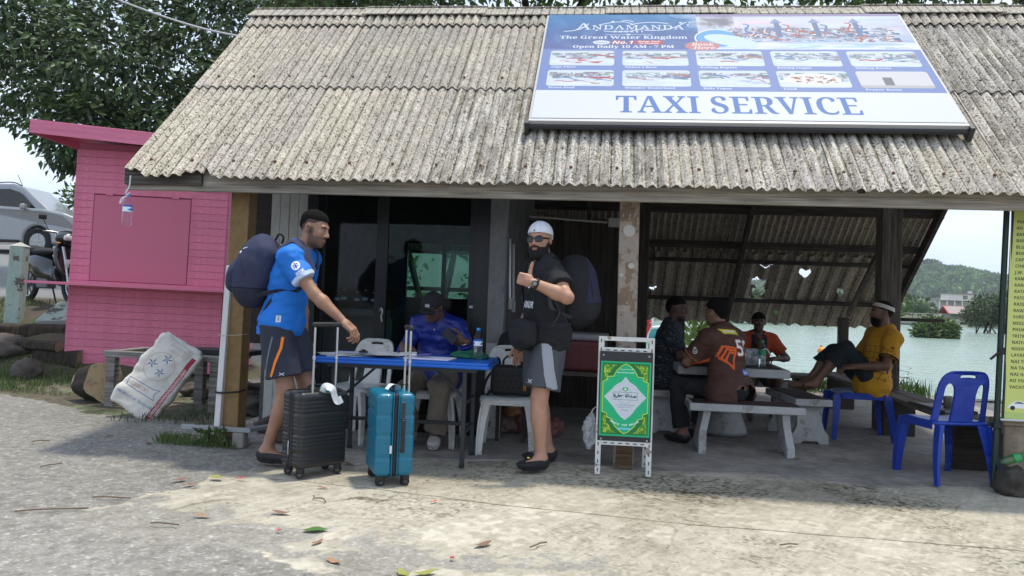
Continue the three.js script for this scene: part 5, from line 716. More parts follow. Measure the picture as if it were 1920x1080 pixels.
// ------------------------------------------------------------------ man in the brown jersey, seen from behind on the bench
{
  const s = { h: 1.74, skin: [0.24, 0.12, 0.075], pelvis: [0, 0.49, -0.05], up1: [0, 1, 0.12], up2: [0, 1, 0.3], fwd: [0, -0.2, 1], headFwd: [0.15, -0.05, 1], headUp: [0, 1, 0.05], girth: 1.12, broad: 1.05, cell: 0.013,
    L: { wrist: [0.06, 0.66, 0.4], elbow: [0.9, -0.4, -0.2], ankle: [0.2, 0.09, 0.28], knee: [0.25, 1, 1], hand: { curl: 'rest', palm: [-0.2, -1, 0] } }, R: { wrist: [-0.1, 0.69, 0.42], elbow: [-0.9, -0.4, -0.2], ankle: [-0.1, 0.09, 0.38], knee: [-0.25, 1, 1], hand: { curl: 'rest', palm: [0.2, -1, 0] } } };
  const J = person('man in brown sports jersey seen from behind on the stone bench', [1.07, 0.012, -7.1], -138 * RAD, s), P = J.P;
  const brown = cloth([0.075, 0.032, 0.022], 0.8); shirt(J, brown, { name: 'jersey', hips: 1.2, sleeve: 0.72, hem: 0.13, grow: 0.022, fold: 0.01, seed: 8, neckUp: 0.06, cell: 0.0105 });
  const jt = canvasTex(512, 640, (c) => { c.clearRect(0, 0, 512, 640);
    c.fillStyle = '#e6cf2c'; c.beginPath(); c.moveTo(70, 34); c.lineTo(300, 60); c.lineTo(330, 118); c.lineTo(120, 100); c.fill(); c.fillStyle = '#e8e6e2'; c.save(); c.translate(122, 62); c.rotate(0.1); c.fillRect(0, -8, 150, 24); c.restore();
    c.save(); c.font = 'bold 250px sans-serif'; c.lineWidth = 22; c.strokeStyle = '#c85a1e'; c.lineJoin = 'round'; c.strokeText('59', 210, 350); c.lineWidth = 10; c.strokeStyle = '#111'; c.strokeText('59', 210, 350); c.fillStyle = '#efefee'; c.fillText('59', 210, 350); c.restore();
    c.strokeStyle = '#e8652a'; c.lineWidth = 22; c.lineJoin = 'miter'; for (let k = 0; k < 3; k++) { const o = k * 34; c.beginPath(); c.moveTo(30 + o * 0.8, 330 + o); c.lineTo(60 + o, 236 + o); c.lineTo(200, 270 + o * 0.9); if (k === 0) { c.lineTo(150, 480); c.lineTo(30, 330); } c.stroke(); }
    c.fillStyle = '#5b7bd0'; c.fillRect(250, 500, 190, 66); c.fillStyle = '#e9ecf4'; c.font = 'bold 46px sans-serif'; c.fillText('BUMNI', 262, 550); });
  part(P, 'jersey_print', decal(J.shirtField, inF(J.chest, J.Fc, -0.015, -0.05, 0), J.Fc.z.clone(), J.Fc.y, 0.41, 0.5, 24, 26, 0.003), printMat(jt));
  part(P, 'sleeve_print', decal(J.shirtField, J.shL.clone().lerp(J.elL, 0.5), V(-1, 0, 0.5), V(0, 1, 0), 0.06, 0.07, 8, 8, 0.003), printMat(canvasTex(96, 96, (c) => { c.clearRect(0, 0, 96, 96); c.strokeStyle = '#dcdcd8'; c.lineWidth = 10; c.beginPath(); c.arc(48, 56, 28, 0, 7); c.stroke(); c.fillStyle = '#dcdcd8'; c.fillRect(28, 8, 40, 16); c.fillRect(40, 46, 16, 22); })));
  cuffs(J, cloth([0.3, 0.1, 0.03], 0.8), 0.01); legwear(J, cloth([0.012, 0.013, 0.016], 0.9), { name: 'trousers', to: 1.88, wide: 0.075, grow: 0.003, fold: 0.01, waist: 0.0, cell: 0.013 }); shoes(J, mat([0.012, 0.012, 0.014], 0.4), { name: 'shoe', top: 0.1, soleMat: M.rubber });
  headPart(J, P, 'hair', cut((x, y, z) => J.H.skull(x, y, z) - 0.017 - 0.004 * pn(x * 70, y * 70, z * 70), hairline(0.06, 0.0, -0.075)), darkHair);
}
// ------------------------------------------------------------------ man in the dark leaf-pattern shirt
{
  const s = { h: 1.7, skin: [0.12, 0.062, 0.042], pelvis: [0, 0.5, 0], up1: [0, 1, 0.05], up2: [0, 1, 0.16], headFwd: [-0.35, -0.02, 1], girth: 1.12, cell: 0.013, face: { stubble: (x, y, z) => (y < -0.07 && z > 0.02 ? 0.6 : 0) },
    R: { wrist: [-0.16, 0.7, 0.34], elbow: [-0.8, -0.6, -0.2], ankle: [-0.12, 0.09, 0.34], knee: [-0.2, 1, 1], hand: { curl: 'rest', palm: [0.3, -1, 0] } }, L: { wrist: [0.16, 0.7, 0.36], elbow: [0.8, -0.6, -0.2], ankle: [0.12, 0.09, 0.36], knee: [0.2, 1, 1], hand: { curl: 'rest', palm: [-0.3, -1, 0] } } };
  const J = person('man with glasses in dark leaf-patterned shirt at the stone table', [0.62, 0.012, -7.98], 86 * RAD, s), P = J.P;
  const lf = tileFbm(821, 9, 3), lf2 = tileFbm(823, 30, 2), tex = dataTex(256, (u, v) => { const k = lf(u * 1 + lf2(u, v) * 0.06, v), a = Math.abs(((k * 9) % 1) - 0.5), e = a < 0.12 && lf2(v, u) > 0.45 ? 1 : 0; return [0.12 + e * 0.3, 0.14 + e * 0.3, 0.17 + e * 0.3]; });
  shirt(J, mat([1, 1, 1], 0.85, { map: rep(tex, 2.4, 2.4) }), { sleeve: 0.85, hem: 0.12, grow: 0.022, fold: 0.01, neckUp: 0.055, cell: 0.012 }); legwear(J, cloth([0.014, 0.015, 0.018]), { name: 'trousers', to: 1.88, wide: 0.075, fold: 0.01, waist: 0.05, cell: 0.013 }); shoes(J, mat([0.012, 0.012, 0.013], 0.5), { name: 'shoe', top: 0.1 });
  headPart(J, P, 'hair', cut((x, y, z) => J.H.skull(x, y, z) - 0.013 - 0.003 * pn(x * 70, y * 70, z * 70), hairline(0.055, 0.012, -0.05)), darkHair);
  const hm = headMatrix(J), toH = (g) => g.scale(J.S, J.S, J.S).applyMatrix4(hm), gl = new THREE.Group(); gl.name = 'glasses'; P.add(gl); for (const x of [-1, 1]) { part(gl, 'rim', toH(new THREE.TorusGeometry(0.021, 0.0016, 6, 20).scale(1.15, 0.85, 1).translate(x * 0.0325, -0.002, 0.094)), M.black); part(gl, 'temple', toH(bar([x * 0.057, 0.004, 0.09], [x * 0.08, 0.004, -0.01], 0.003, 0.005)), M.black); } part(gl, 'bridge', toH(bar([-0.01, 0.003, 0.096], [0.01, 0.003, 0.096], 0.003, 0.003)), M.black);
}
// ------------------------------------------------------------------ youth in the orange shirt behind the table
{
  const s = { h: 1.5, skin: [0.10, 0.052, 0.035], pelvis: [0, 0.46, 0], up1: [0, 1, 0.05], up2: [0, 1, 0.22], headFwd: [-0.1, -0.1, 1], cell: 0.013, broad: 1.02,
    R: { wrist: [-0.02, 0.76, 0.22], elbow: [-0.8, -0.8, 0.1], ankle: [-0.12, 0.09, 0.3], knee: [-0.2, 1, 1], hand: { curl: 'pinch', dir: [0.25, 0.95, 0.1], palm: [0.3, 0, -1] } }, L: { wrist: [0.14, 0.66, 0.26], elbow: [0.8, -0.6, -0.1], ankle: [0.12, 0.09, 0.3], knee: [0.2, 1, 1], hand: { curl: 'rest', palm: [-0.3, -1, 0] } } };
  const J = person('youth in orange and dark shirt with a hand at the chin behind the table', [1.68, 0.012, -9.06], 4 * RAD, s), P = J.P;
  shirt(J, cloth([0.50, 0.075, 0.022], 0.85), { sleeve: 0.7, hem: 0.08, grow: 0.02, neckUp: 0.05, cell: 0.012 }); part(P, 'dark_front', decal(J.shirtField, inF(J.chest, J.Fc, 0, 0.02, 0), J.Fc.z.clone().negate(), J.Fc.y, 0.17, 0.3, 12, 12, 0.003), cloth([0.02, 0.022, 0.03]));
  legwear(J, cloth([0.03, 0.032, 0.04]), { name: 'shorts', seated: true, to: 0.9, fold: 0.008, waist: 0.05, cell: 0.013 }); headPart(J, P, 'hair', cut((x, y, z) => J.H.skull(x, y, z) - 0.016 - 0.004 * pn(x * 70, y * 70, z * 70), hairline(0.05, 0.01, -0.06)), darkHair);
}
// ------------------------------------------------------------------ barefoot man in the yellow shirt leaning back, legs up on the bench
{
  const s = { h: 1.72, skin: [0.17, 0.085, 0.055], pelvis: [0, 0.53, -0.1], up1: [0, 1, -0.24], up2: [0.05, 1, -0.2], pfwd: [0, 0.1, 1], fwd: [0.15, 0.1, 1], headFwd: [0.0, -0.08, 1], headUp: [0, 1, -0.06], girth: 1.15, arm: 1.0, cell: 0.0125, face: { stubble: (x, y, z) => (y < -0.05 && z > 0.0 ? 0.8 : 0) },
    L: { wrist: [0.2, 0.69, 0.12], elbow: [0.7, -0.7, -0.5], ankle: [0.06, 0.52, 0.44], knee: [0.1, 1, 0.25], toe: [0.1, -0.02, 0.12], heel: [0, -0.04, 0], hand: { curl: 'rest', palm: [-0.4, -1, 0], dir: [-0.3, -0.1, 1] } }, R: { wrist: [-0.1, 0.7, 0.16], elbow: [-0.7, -0.7, -0.5], ankle: [-0.02, 0.5, 0.5], knee: [-0.1, 1, 0.35], toe: [0.0, -0.03, 0.15], hand: { curl: 'rest', palm: [0.4, -1, 0] } } };
  const J = person('barefoot man in yellow shirt and white headband leaning back on blue chair', [2.46, 0.012, -7.98], -88 * RAD, s), P = J.P;
  shirt(J, cloth([0.56, 0.27, 0.012], 0.85), { sleeve: 0.75, hem: 0.14, grow: 0.022, fold: 0.009, neckUp: 0.05, cell: 0.0105 }); const blk = cloth([0.02, 0.017, 0.012]); cuffs(J, blk, 0.012);
  const yt = canvasTex(384, 512, (c) => { c.clearRect(0, 0, 384, 512); c.strokeStyle = '#2a2410'; c.lineWidth = 5; for (const y of [120, 190, 260, 330, 400, 470]) { c.beginPath(); c.moveTo(10, y + 20); c.quadraticCurveTo(190, y - 30, 374, y + 16); c.stroke(); } for (const x of [60, 130, 200, 270, 330]) { c.beginPath(); c.moveTo(x, 120); c.quadraticCurveTo(x + 20, 300, x - 10, 500); c.stroke(); } });
  part(P, 'shirt_print', decal(J.shirtField, inF(J.chest, J.Fc, 0.08, -0.1, 0), J.Fc.z.clone().negate().addScaledVector(J.Fc.x, -0.8).normalize(), J.Fc.y, 0.3, 0.42, 18, 20, 0.003), printMat(yt));
  part(P, 'sleeve_print', decal(J.shirtField, J.shL.clone().lerp(J.elL, 0.42), V(-1, 0, -0.1), V(0, 1, 0), 0.05, 0.09, 8, 8, 0.003), printMat(canvasTex(96, 160, (c) => { c.clearRect(0, 0, 96, 160); c.fillStyle = '#8c2418'; c.fillRect(16, 14, 60, 40); c.strokeStyle = '#8c3a18'; c.lineWidth = 8; c.beginPath(); c.arc(48, 108, 30, 0, 7); c.stroke(); })));
  legwear(J, cloth([0.012, 0.018, 0.022]), { name: 'trousers', to: 1.42, wide: 0.1, grow: 0.012, fold: 0.012, waist: -0.02, cell: 0.0125 });
  headPart(J, P, 'hair', cut((x, y, z) => J.H.skull(x, y, z) - 0.006, hairline(0.06, 0.0, -0.06)), darkHair); headPart(J, P, 'headband', cut(grow(J.H.skull, 0.014), (x, y, z) => y - 0.085 - z * 0.25, (x, y, z) => 0.045 + z * 0.25 - y), mat([0.62, 0.58, 0.52], 0.9)); headPart(J, P, 'beard', cut(smin(0.02, grow(J.H.skull, 0.005), ell(V(0, -0.11, 0.055), [0.03, 0.03, 0.028])), (x, y, z) => y + 0.052 + 0.3 * Math.max(0, 0.07 - z), (x, y, z) => 0.02 - z), darkHair);
}
// ------------------------------------------------------------------ plastic chairs
const plasticW = mat([1, 1, 1], 0.45, { map: wornPaint([0.83, 0.83, 0.82], [0.73, 0.71, 0.67], 0.22, 401) }), plasticB = mat([1, 1, 1], 0.4, { map: wornPaint([0.11, 0.235, 0.62], [0.2, 0.31, 0.64], 0.14, 407) });
function chair(label, m, pos, turn, group) {
  const c = thing('plastic_chair', label, 'chair', pos, turn, group);
  // seat: dished panel with a rolled rim; front is +z
  const seat = softBox(0.43, 0.028, 0.42, 0.013, 0.03); warp(seat, (v) => { const r = Math.hypot(v.x / 0.22, v.z / 0.21); v.y += 0.43 - 0.016 * Math.max(0, 1 - r * r) - 0.02 * sstep(0.14, 0.22, v.z); v.x *= 1 + 0.06 * v.z; }); smoothNormals(seat); part(c, 'seat', metreUV(seat), m);
  const apron = []; for (const x of [-1, 1]) apron.push(box(0.012, 0.045, 0.36, x * 0.207, 0.405, 0, 0.004)); apron.push(box(0.38, 0.045, 0.012, 0, 0.4, 0.203, 0.004)); part(c, 'seat_rim', merge(apron), m);
  for (const x of [-1, 1]) for (const z of [-1, 1]) { // tapered angle-section leg, splayed
    const top = [x * 0.195, 0.42, z * 0.19], bot = [x * (z > 0 ? 0.225 : 0.235), 0, z > 0 ? 0.235 : -0.26];
    const sh = poly([[0, 0], [0.06, 0], [0.06, 0.012], [0.014, 0.014], [0.012, 0.06], [0, 0.06]].map(([a, b]) => [-x * a, z * -b])); const g = new THREE.ExtrudeGeometry(sh, { depth: 1, bevelEnabled: false, steps: 6 }); g.rotateX(-Math.PI / 2);
    warp(g, (v) => { const t = v.y, k = 0.72 + 0.45 * t; v.set(lerp(bot[0], top[0], t) + v.x * k + x * 0.012 * Math.sin(t * 3.1), lerp(bot[1], top[1], t), lerp(bot[2], top[2], t) - 0 + v.z * -k * -1); }); part(c, 'leg', metreUV(g), m);
  }
  // backrest: tall arched frame, hand slot on top, broad splat between two openings
  const s = new THREE.Shape(); s.moveTo(-0.205, 0); s.lineTo(-0.19, 0.26); s.quadraticCurveTo(-0.18, 0.375, -0.1, 0.385); s.quadraticCurveTo(0, 0.392, 0.1, 0.385); s.quadraticCurveTo(0.18, 0.375, 0.19, 0.26); s.lineTo(0.205, 0); s.closePath();
  const slot = new THREE.Path(); slot.moveTo(-0.062, 0.336); slot.quadraticCurveTo(0, 0.346, 0.062, 0.336); slot.quadraticCurveTo(0.072, 0.35, 0.056, 0.362); slot.quadraticCurveTo(0, 0.37, -0.056, 0.362); slot.quadraticCurveTo(-0.072, 0.35, -0.062, 0.336); s.holes.push(slot);
  for (const x of [-1, 1]) { const h = new THREE.Path(); h.moveTo(x * 0.085, 0.02); h.lineTo(x * 0.078, 0.2); h.quadraticCurveTo(x * 0.08, 0.295, x * 0.12, 0.298); h.quadraticCurveTo(x * 0.15, 0.3, x * 0.152, 0.24); h.lineTo(x * 0.165, 0.02); h.closePath(); s.holes.push(h); }
  const b = extrude(s, 0.012, 0.004, { curveSegments: 10 }); warp(b, (v) => { const t = v.y; v.z = v.z - 0.2 - 0.2 * t - 0.05 * t * t + v.x * v.x * 0.9; v.y = 0.425 + t; }); part(c, 'backrest', metreUV(b), m); return c;
}
const whiteChair = chair('white plastic chair under the seated clerk', plasticW, [-1.36, 0.012, -6.56], 0.02, 'white plastic chairs by the desk');
copyOf(whiteChair, [-0.72, 0.012, -6.42], 0.06, 'white plastic chair holding a black handbag'); copyOf(whiteChair, [-2.0, 0.012, -6.55], -0.3, 'empty white plastic chair behind the blue desk');
const blueChair = chair('empty blue plastic chair beside the yellow price banner', plasticB, [2.55, 0.012, -6.34], -168 * RAD, 'blue plastic chairs'); copyOf(blueChair, [2.44, 0.012, -8.02], -88 * RAD, 'blue plastic chair under the man in yellow');
// ------------------------------------------------------------------ blue folding table
{
  const t = thing('folding_table', 'blue plastic folding table with dark metal legs used as a desk', 'table', [-1.42, 0.012, -5.9], 0.012);
  const blue = mat([0.006, 0.115, 0.52], 0.38), metal = mat([0.045, 0.048, 0.055], 0.5, { metalness: 0.5 });
  part(t, 'table_top', box(1.27, 0.026, 0.6, 0, 0.737, 0, 0.012, 3), blue); part(t, 'table_edge', box(1.285, 0.026, 0.612, 0, 0.716, 0, 0.01, 3), blue); part(t, 'under_frame', merge([box(1.1, 0.03, 0.03, 0, 0.69, 0.24), box(1.1, 0.03, 0.03, 0, 0.69, -0.24)]), metal);
  for (const x of [-0.5, 0.46]) for (const z of [-0.23, 0.22]) { const l = part(t, 'leg', bar([x, 0.0, z], [x, 0.7, z], 0.03, 0.03), metal); part(l, 'leg_cap', box(0.036, 0.03, 0.036, x, 0.015, z, 0.006), M.black); }
  for (const x of [-0.5, 0.46]) { part(t, 'cross_bar', bar([x, 0.24, -0.23], [x, 0.24, 0.22], 0.022, 0.022), metal); part(t, 'brace', bar([x - Math.sign(x) * 0.02, 0.45, 0], [x - Math.sign(x) * 0.28, 0.69, 0], 0.018, 0.018), metal); part(t, 'brace_bar', bar([x, 0.45, -0.22], [x, 0.45, 0.21], 0.02, 0.02), metal); }
  part(t, 'stretcher', bar([-0.5, 0.24, -0.2], [0.46, 0.24, -0.2], 0.025, 0.04), metal);
  const paper = mat([0.8, 0.8, 0.79], 0.85), r = rng(9), Y = 0.7625;
  const sheet = new THREE.BoxGeometry(0.21, 0.0012, 0.297);
  for (let k = 0; k < 9; k++) single('paper_sheet', ['loose white form in the pile under the reaching hand', 'loose pale blue form in the pile under the reaching hand', 'loose cream form in the pile under the reaching hand'][k % 3], 'paper', sheet, [paper, mat([0.62, 0.68, 0.78], 0.85), mat([0.7, 0.69, 0.66], 0.85)][k % 3], [-1.86 + (r() - 0.5) * 0.2 + (k > 5 ? 0.2 : 0), Y + 0.001 + k * 0.0024, -5.84 + (r() - 0.5) * 0.16], r() * 3, 'papers on the desk').rotation.z = (r() - 0.5) * 0.04;
  single('binder_clip', 'small black bulldog clip on the pile of forms', 'clip', merge([box(0.06, 0.016, 0.03, 0, 0.01, 0, 0.003), tube([[-0.012, 0.01, 0.01], [-0.01, 0.03, 0.03], [0.01, 0.03, 0.03], [0.012, 0.01, 0.01]], 0.0015, 4)]), M.black, [-1.72, Y + 0.024, -5.72]);
  single('receipt_book', 'open receipt book under the clerk\'s writing hand', 'book', warp(new THREE.BoxGeometry(0.3, 0.012, 0.2, 12, 1, 2), (v) => { v.y += 0.012 * Math.abs(Math.sin(v.x * 14)) + 0.006; }), paper, [-1.53, Y, -5.95], 0.2);
  const np = thing('notepad', 'white notepad with purple print beside the clerk', 'notepad', [-1.24, Y + 0.004, -5.8], -0.1); part(np, 'pages', box(0.34, 0.008, 0.22, 0, 0, 0, 0.002), mat([0.74, 0.72, 0.82], 0.85)); part(np, 'cover_flap', warp(new THREE.BoxGeometry(0.12, 0.002, 0.1, 6, 1, 2), (v) => { v.y += 0.01 + 0.014 * Math.sin((v.x + 0.06) * 18); }).translate(-0.06, 0.004, 0), mat([0.24, 0.16, 0.5], 0.7));
  const gc = thing('cloth_pouch', 'crumpled dark green pouch on the desk beside the water bottle', 'pouch', [-0.98, Y, -6.0]); part(gc, 'pouch_body', surface(cut(folds(ell(V(0, 0.016, 0), [0.15, 0.038, 0.09]), 0.014, 18, 18, 18, 4), (x, y) => 0.001 - y), V(-0.2, -0.02, -0.14), V(0.2, 0.09, 0.14), 0.007), cloth([0.006, 0.11, 0.06], 0.7)); part(gc, 'pouch_cord', tube([[-0.1, 0.035, 0.06], [-0.05, 0.05, 0.06], [0.02, 0.046, 0.065]], 0.003, 5), mat([0.02, 0.2, 0.12], 0.7));
}
// ------------------------------------------------------------------ bottles
const clearPlastic = mat([0.96, 0.98, 1], 0.06, { transmission: 1, thickness: 0, ior: 1.3 }), waterIn = mat([0.95, 0.98, 0.99], 0.02, { transmission: 1, thickness: 0.05, ior: 1.33 });
const ribs = (y) => 0.0012 * Math.sin(y * 330);
function bottleGeo(r, h) { const p = [[0, 0], [r * 0.8, 0], [r, 0.012]]; for (let k = 0; k <= 22; k++) { const y = 0.014 + (k / 22) * h * 0.62; p.push([r + ribs(y) * (y < h * 0.4 ? 1 : 0), y]); } p.push([r * 0.92, h * 0.72], [r * 0.62, h * 0.84], [r * 0.4, h * 0.9], [r * 0.38, h * 0.93]); return new THREE.LatheGeometry(p.map(([x, y]) => new THREE.Vector2(x, y)), 20); }
const bottleLabel = canvasTex(256, 96, (c) => { c.fillStyle = '#e6eef6'; c.fillRect(0, 0, 256, 96); c.fillStyle = '#1c63c0'; c.fillRect(0, 0, 256, 26); c.fillStyle = '#2b86d8'; for (const x of [20, 148]) { c.beginPath(); c.moveTo(x, 74); c.quadraticCurveTo(x + 30, 24, x + 84, 58); c.lineTo(x + 60, 84); c.fill(); } c.fillStyle = '#0d3f96'; c.font = 'bold 22px sans-serif'; c.fillText('Water', 40, 62); c.fillText('Water', 168, 62); });
function bottle(label, pos, o = {}) {
  const r = o.r || 0.033, h = o.h || 0.235, b = thing('water_bottle', label, 'bottle', pos, o.turn || 0, o.group);
  part(b, 'bottle_wall', bottleGeo(r, h), o.wall || clearPlastic); part(b, 'bottle_cap', cyl(r * 0.44, r * 0.42, h * 0.075, 0, h * 0.925, 0, 18), mat(o.cap || [0.02, 0.32, 0.75], 0.45)); if (o.label !== false) part(b, 'bottle_label', new THREE.CylinderGeometry(r + 0.0012, r + 0.0012, h * 0.2, 24, 1, true).translate(0, h * 0.54, 0), o.labelMat || mat([1, 1, 1], 0.5, { map: bottleLabel, side: THREE.DoubleSide })); if (o.fill) part(b, 'water_inside', cyl(r * 0.93, r * 0.93, h * o.fill, 0, 0.004, 0, 20), waterIn); return b;
}
bottle('full clear water bottle with blue cap on the blue desk', [-0.905, 0.7625, -5.9], { fill: 0.58 });
[[-2.66, 0], [-2.58, 0.03], [-2.45, 0.0], [-2.36, 0.02], [-2.28, 0.0]].forEach(([x, dz], k) => bottle('small water bottle standing on the office counter', [x, 1.056, -7.86 + dz], { h: 0.17 + (k % 2) * 0.02, r: 0.028, cap: [0.5, 0.5, 0.5], group: 'water bottles on the office counter' }));
{ const j = thing('kettle', 'dark kettle on the office counter beside the water bottles', 'kettle', [-2.14, 1.056, -7.9]); part(j, 'kettle_body', new THREE.LatheGeometry([[0, 0], [0.08, 0], [0.085, 0.02], [0.075, 0.12], [0.055, 0.17], [0, 0.18]].map((p) => new THREE.Vector2(...p)), 20), M.black); part(j, 'kettle_handle', tube([[0.07, 0.15, 0], [0.12, 0.14, 0], [0.12, 0.06, 0], [0.08, 0.04, 0]], 0.01, 6), M.black); part(j, 'kettle_lid', cyl(0.02, 0.015, 0.02, 0, 0.18, 0, 10), M.black); }
// ------------------------------------------------------------------ suitcases
function suitcase(label, o, pos, turn) {
  const s = thing('suitcase', label, 'suitcase', pos, turn), { w, h, d } = o, y0 = 0.065, m = o.m, k = o.rib;
  // two shells either side of the zip
  for (const z of [-1, 1]) { const g = softBox(w, h, d / 2 - 0.012, 0.034, 0.0085, (p, n) => { const side = Math.max(Math.abs(n.x), Math.abs(n.z)); return (Math.abs(n.y) < 0.5 ? side * k(p.y + h / 2, h, p.x) : 0); }); g.translate(0, y0 + h / 2, z * (d / 4 + 0.006)); part(s, z > 0 ? 'front_shell' : 'back_shell', g, m); }
  const band_ = softBox(w - 0.006, h - 0.006, 0.034, 0.012, 0.02); part(s, 'zip_band', band_.translate(0, y0 + h / 2, 0), o.zip); for (const z of [-1, 1]) part(s, 'zip_piping', softBox(w + 0.004, h + 0.004, 0.008, 0.004, 0.03).translate(0, y0 + h / 2, z * 0.017), o.m);
  const fx = [-1, 1]; for (const x of fx) for (const z of fx) { const c = new THREE.Group(); c.name = 'wheel'; s.add(c); c.position.set(x * (w / 2 - 0.045), 0, z * (d / 2 - 0.045)); part(c, 'wheel_fork', box(0.05, 0.05, 0.05, 0, 0.058, 0, 0.012, 2), M.black); for (const q of [-1, 1]) { part(c, 'tyre', new THREE.CylinderGeometry(0.027, 0.027, 0.013, 20).rotateZ(Math.PI / 2).translate(q * 0.011, 0.027, 0.0), M.rubber); part(c, 'hub', new THREE.CylinderGeometry(0.012, 0.012, 0.015, 14).rotateZ(Math.PI / 2).translate(q * 0.011, 0.027, 0.0), mat([0.08, 0.08, 0.085], 0.4)); } c.rotation.y = o.castor || 0.6; }
  const hz = o.handleZ, top = 1.02; for (const x of [-1, 1]) { const p = part(s, 'handle_pole', rod([x * o.pole, y0 + h * 0.86, hz], [x * o.pole, top - 0.03, hz], 0.0085), M.chrome); part(p, 'pole_joint', cyl(0.0105, 0.0105, 0.02, x * o.pole, 0.78, hz, 12), mat([0.6, 0.6, 0.62], 0.4, { metalness: 0.7 })); }
  part(s, 'handle_grip', box(o.pole * 2 + 0.045, 0.032, 0.03, 0, top - 0.012, hz, 0.012, 3), M.black);
  part(s, 'carry_handle', tube([[-0.07, y0 + h + 0.002, 0], [-0.06, y0 + h + 0.022, 0], [0.06, y0 + h + 0.022, 0], [0.07, y0 + h + 0.002, 0]], 0.009, 8), M.black);
  part(s, 'side_handle', merge([box(0.012, 0.2, 0.028, w / 2 + 0.016, y0 + h * 0.5, o.sideZ || 0, 0.006), box(0.02, 0.02, 0.03, w / 2 + 0.006, y0 + h * 0.5 + 0.1, o.sideZ || 0, 0.004), box(0.02, 0.02, 0.03, w / 2 + 0.006, y0 + h * 0.5 - 0.1, o.sideZ || 0, 0.004)]), M.black);
  part(s, 'lock', box(0.008, 0.1, 0.022, w / 2 + 0.005, y0 + h * 0.8, o.sideZ || 0, 0.003), mat([0.03, 0.03, 0.032], 0.3)); return s;
}
const groove = (period, depth, duty = 0.5) => (y) => -depth * sstep(duty - 0.12, duty + 0.12, Math.abs(((y / period) % 1) - 0.5) * 2);
{
  const g1 = groove(0.0245, 0.0045, 0.72), black = suitcase('black ribbed suitcase with extended silver handle and airline tag', { w: 0.37, h: 0.5, d: 0.245, m: mat([0.016, 0.017, 0.019], 0.42, { clearcoat: 0.1 }), zip: mat([0.01, 0.01, 0.011], 0.7), rib: (y, h) => (y < 0.035 || y > h - 0.035 ? 0 : g1(y) - (Math.abs(y - h * 0.72) < 0.012 || Math.abs(y - h * 0.45) < 0.012 || Math.abs(y - h * 0.2) < 0.012 ? 0.004 : 0)), handleZ: 0.1, pole: 0.085, castor: 0.9 }, [-1.9, 0, -5.27], 50 * RAD);
  const tag = part(black, 'airline_tag', ribbon([[-0.02, 0.565, 0.115], [-0.01, 0.6, 0.135], [0.03, 0.585, 0.155], [0.05, 0.54, 0.15], [0.075, 0.5, 0.148], [0.1, 0.515, 0.165]], 0.05, 0.0015, [0.1, 0.3, 1], 26), mat([0.78, 0.79, 0.8], 0.6)); part(tag, 'tag_stub', ribbon([[-0.02, 0.575, 0.11], [0.0, 0.6, 0.13], [0.04, 0.57, 0.135]], 0.05, 0.0015, [0, 0.4, 1], 10), mat([0.1, 0.5, 0.6], 0.6)); part(black, 'zip_pull', tube([[-0.19, 0.24, 0.0], [-0.197, 0.2, 0.01], [-0.193, 0.15, 0.006]], 0.004, 5), M.steel);
  const g2 = groove(0.021, 0.002, 0.86), teal = suitcase('teal blue hard suitcase with black zip standing on its wheels', { w: 0.37, h: 0.53, d: 0.25, m: mat([0.004, 0.145, 0.235], 0.4, { clearcoat: 0.12 }), zip: mat([0.012, 0.012, 0.014], 0.6), rib: (y, h, x) => { if (y < 0.03 || y > h - 0.03) return 0; const e = [0.13, 0.27, 0.4].reduce((a, q) => a + 0.007 * Math.exp(-(((y - q - 0.012 * Math.cos(x * 12)) / 0.011) ** 2)), 0); return g2(y) - e; }, handleZ: -0.1, pole: 0.07, castor: 0.3, sideZ: -0.045 }, [-1.365, 0, -5.21], -64 * RAD);
  part(teal, 'white_label', box(0.003, 0.05, 0.014, 0.188, 0.24, 0.028, 0.001), M.white); part(teal, 'paper_tag', ribbon([[0.0, 0.6, -0.05], [0.03, 0.63, -0.03], [0.07, 0.64, 0.02], [0.08, 0.61, 0.05]], 0.035, 0.0015, [0.3, 1, 0.3], 14), mat([0.72, 0.74, 0.76], 0.6)); part(teal, 'tag_loop', tube([[0.02, 0.6, -0.06], [0.05, 0.64, -0.06], [0.08, 0.63, -0.08], [0.06, 0.59, -0.08]], 0.003, 5), M.black);
}
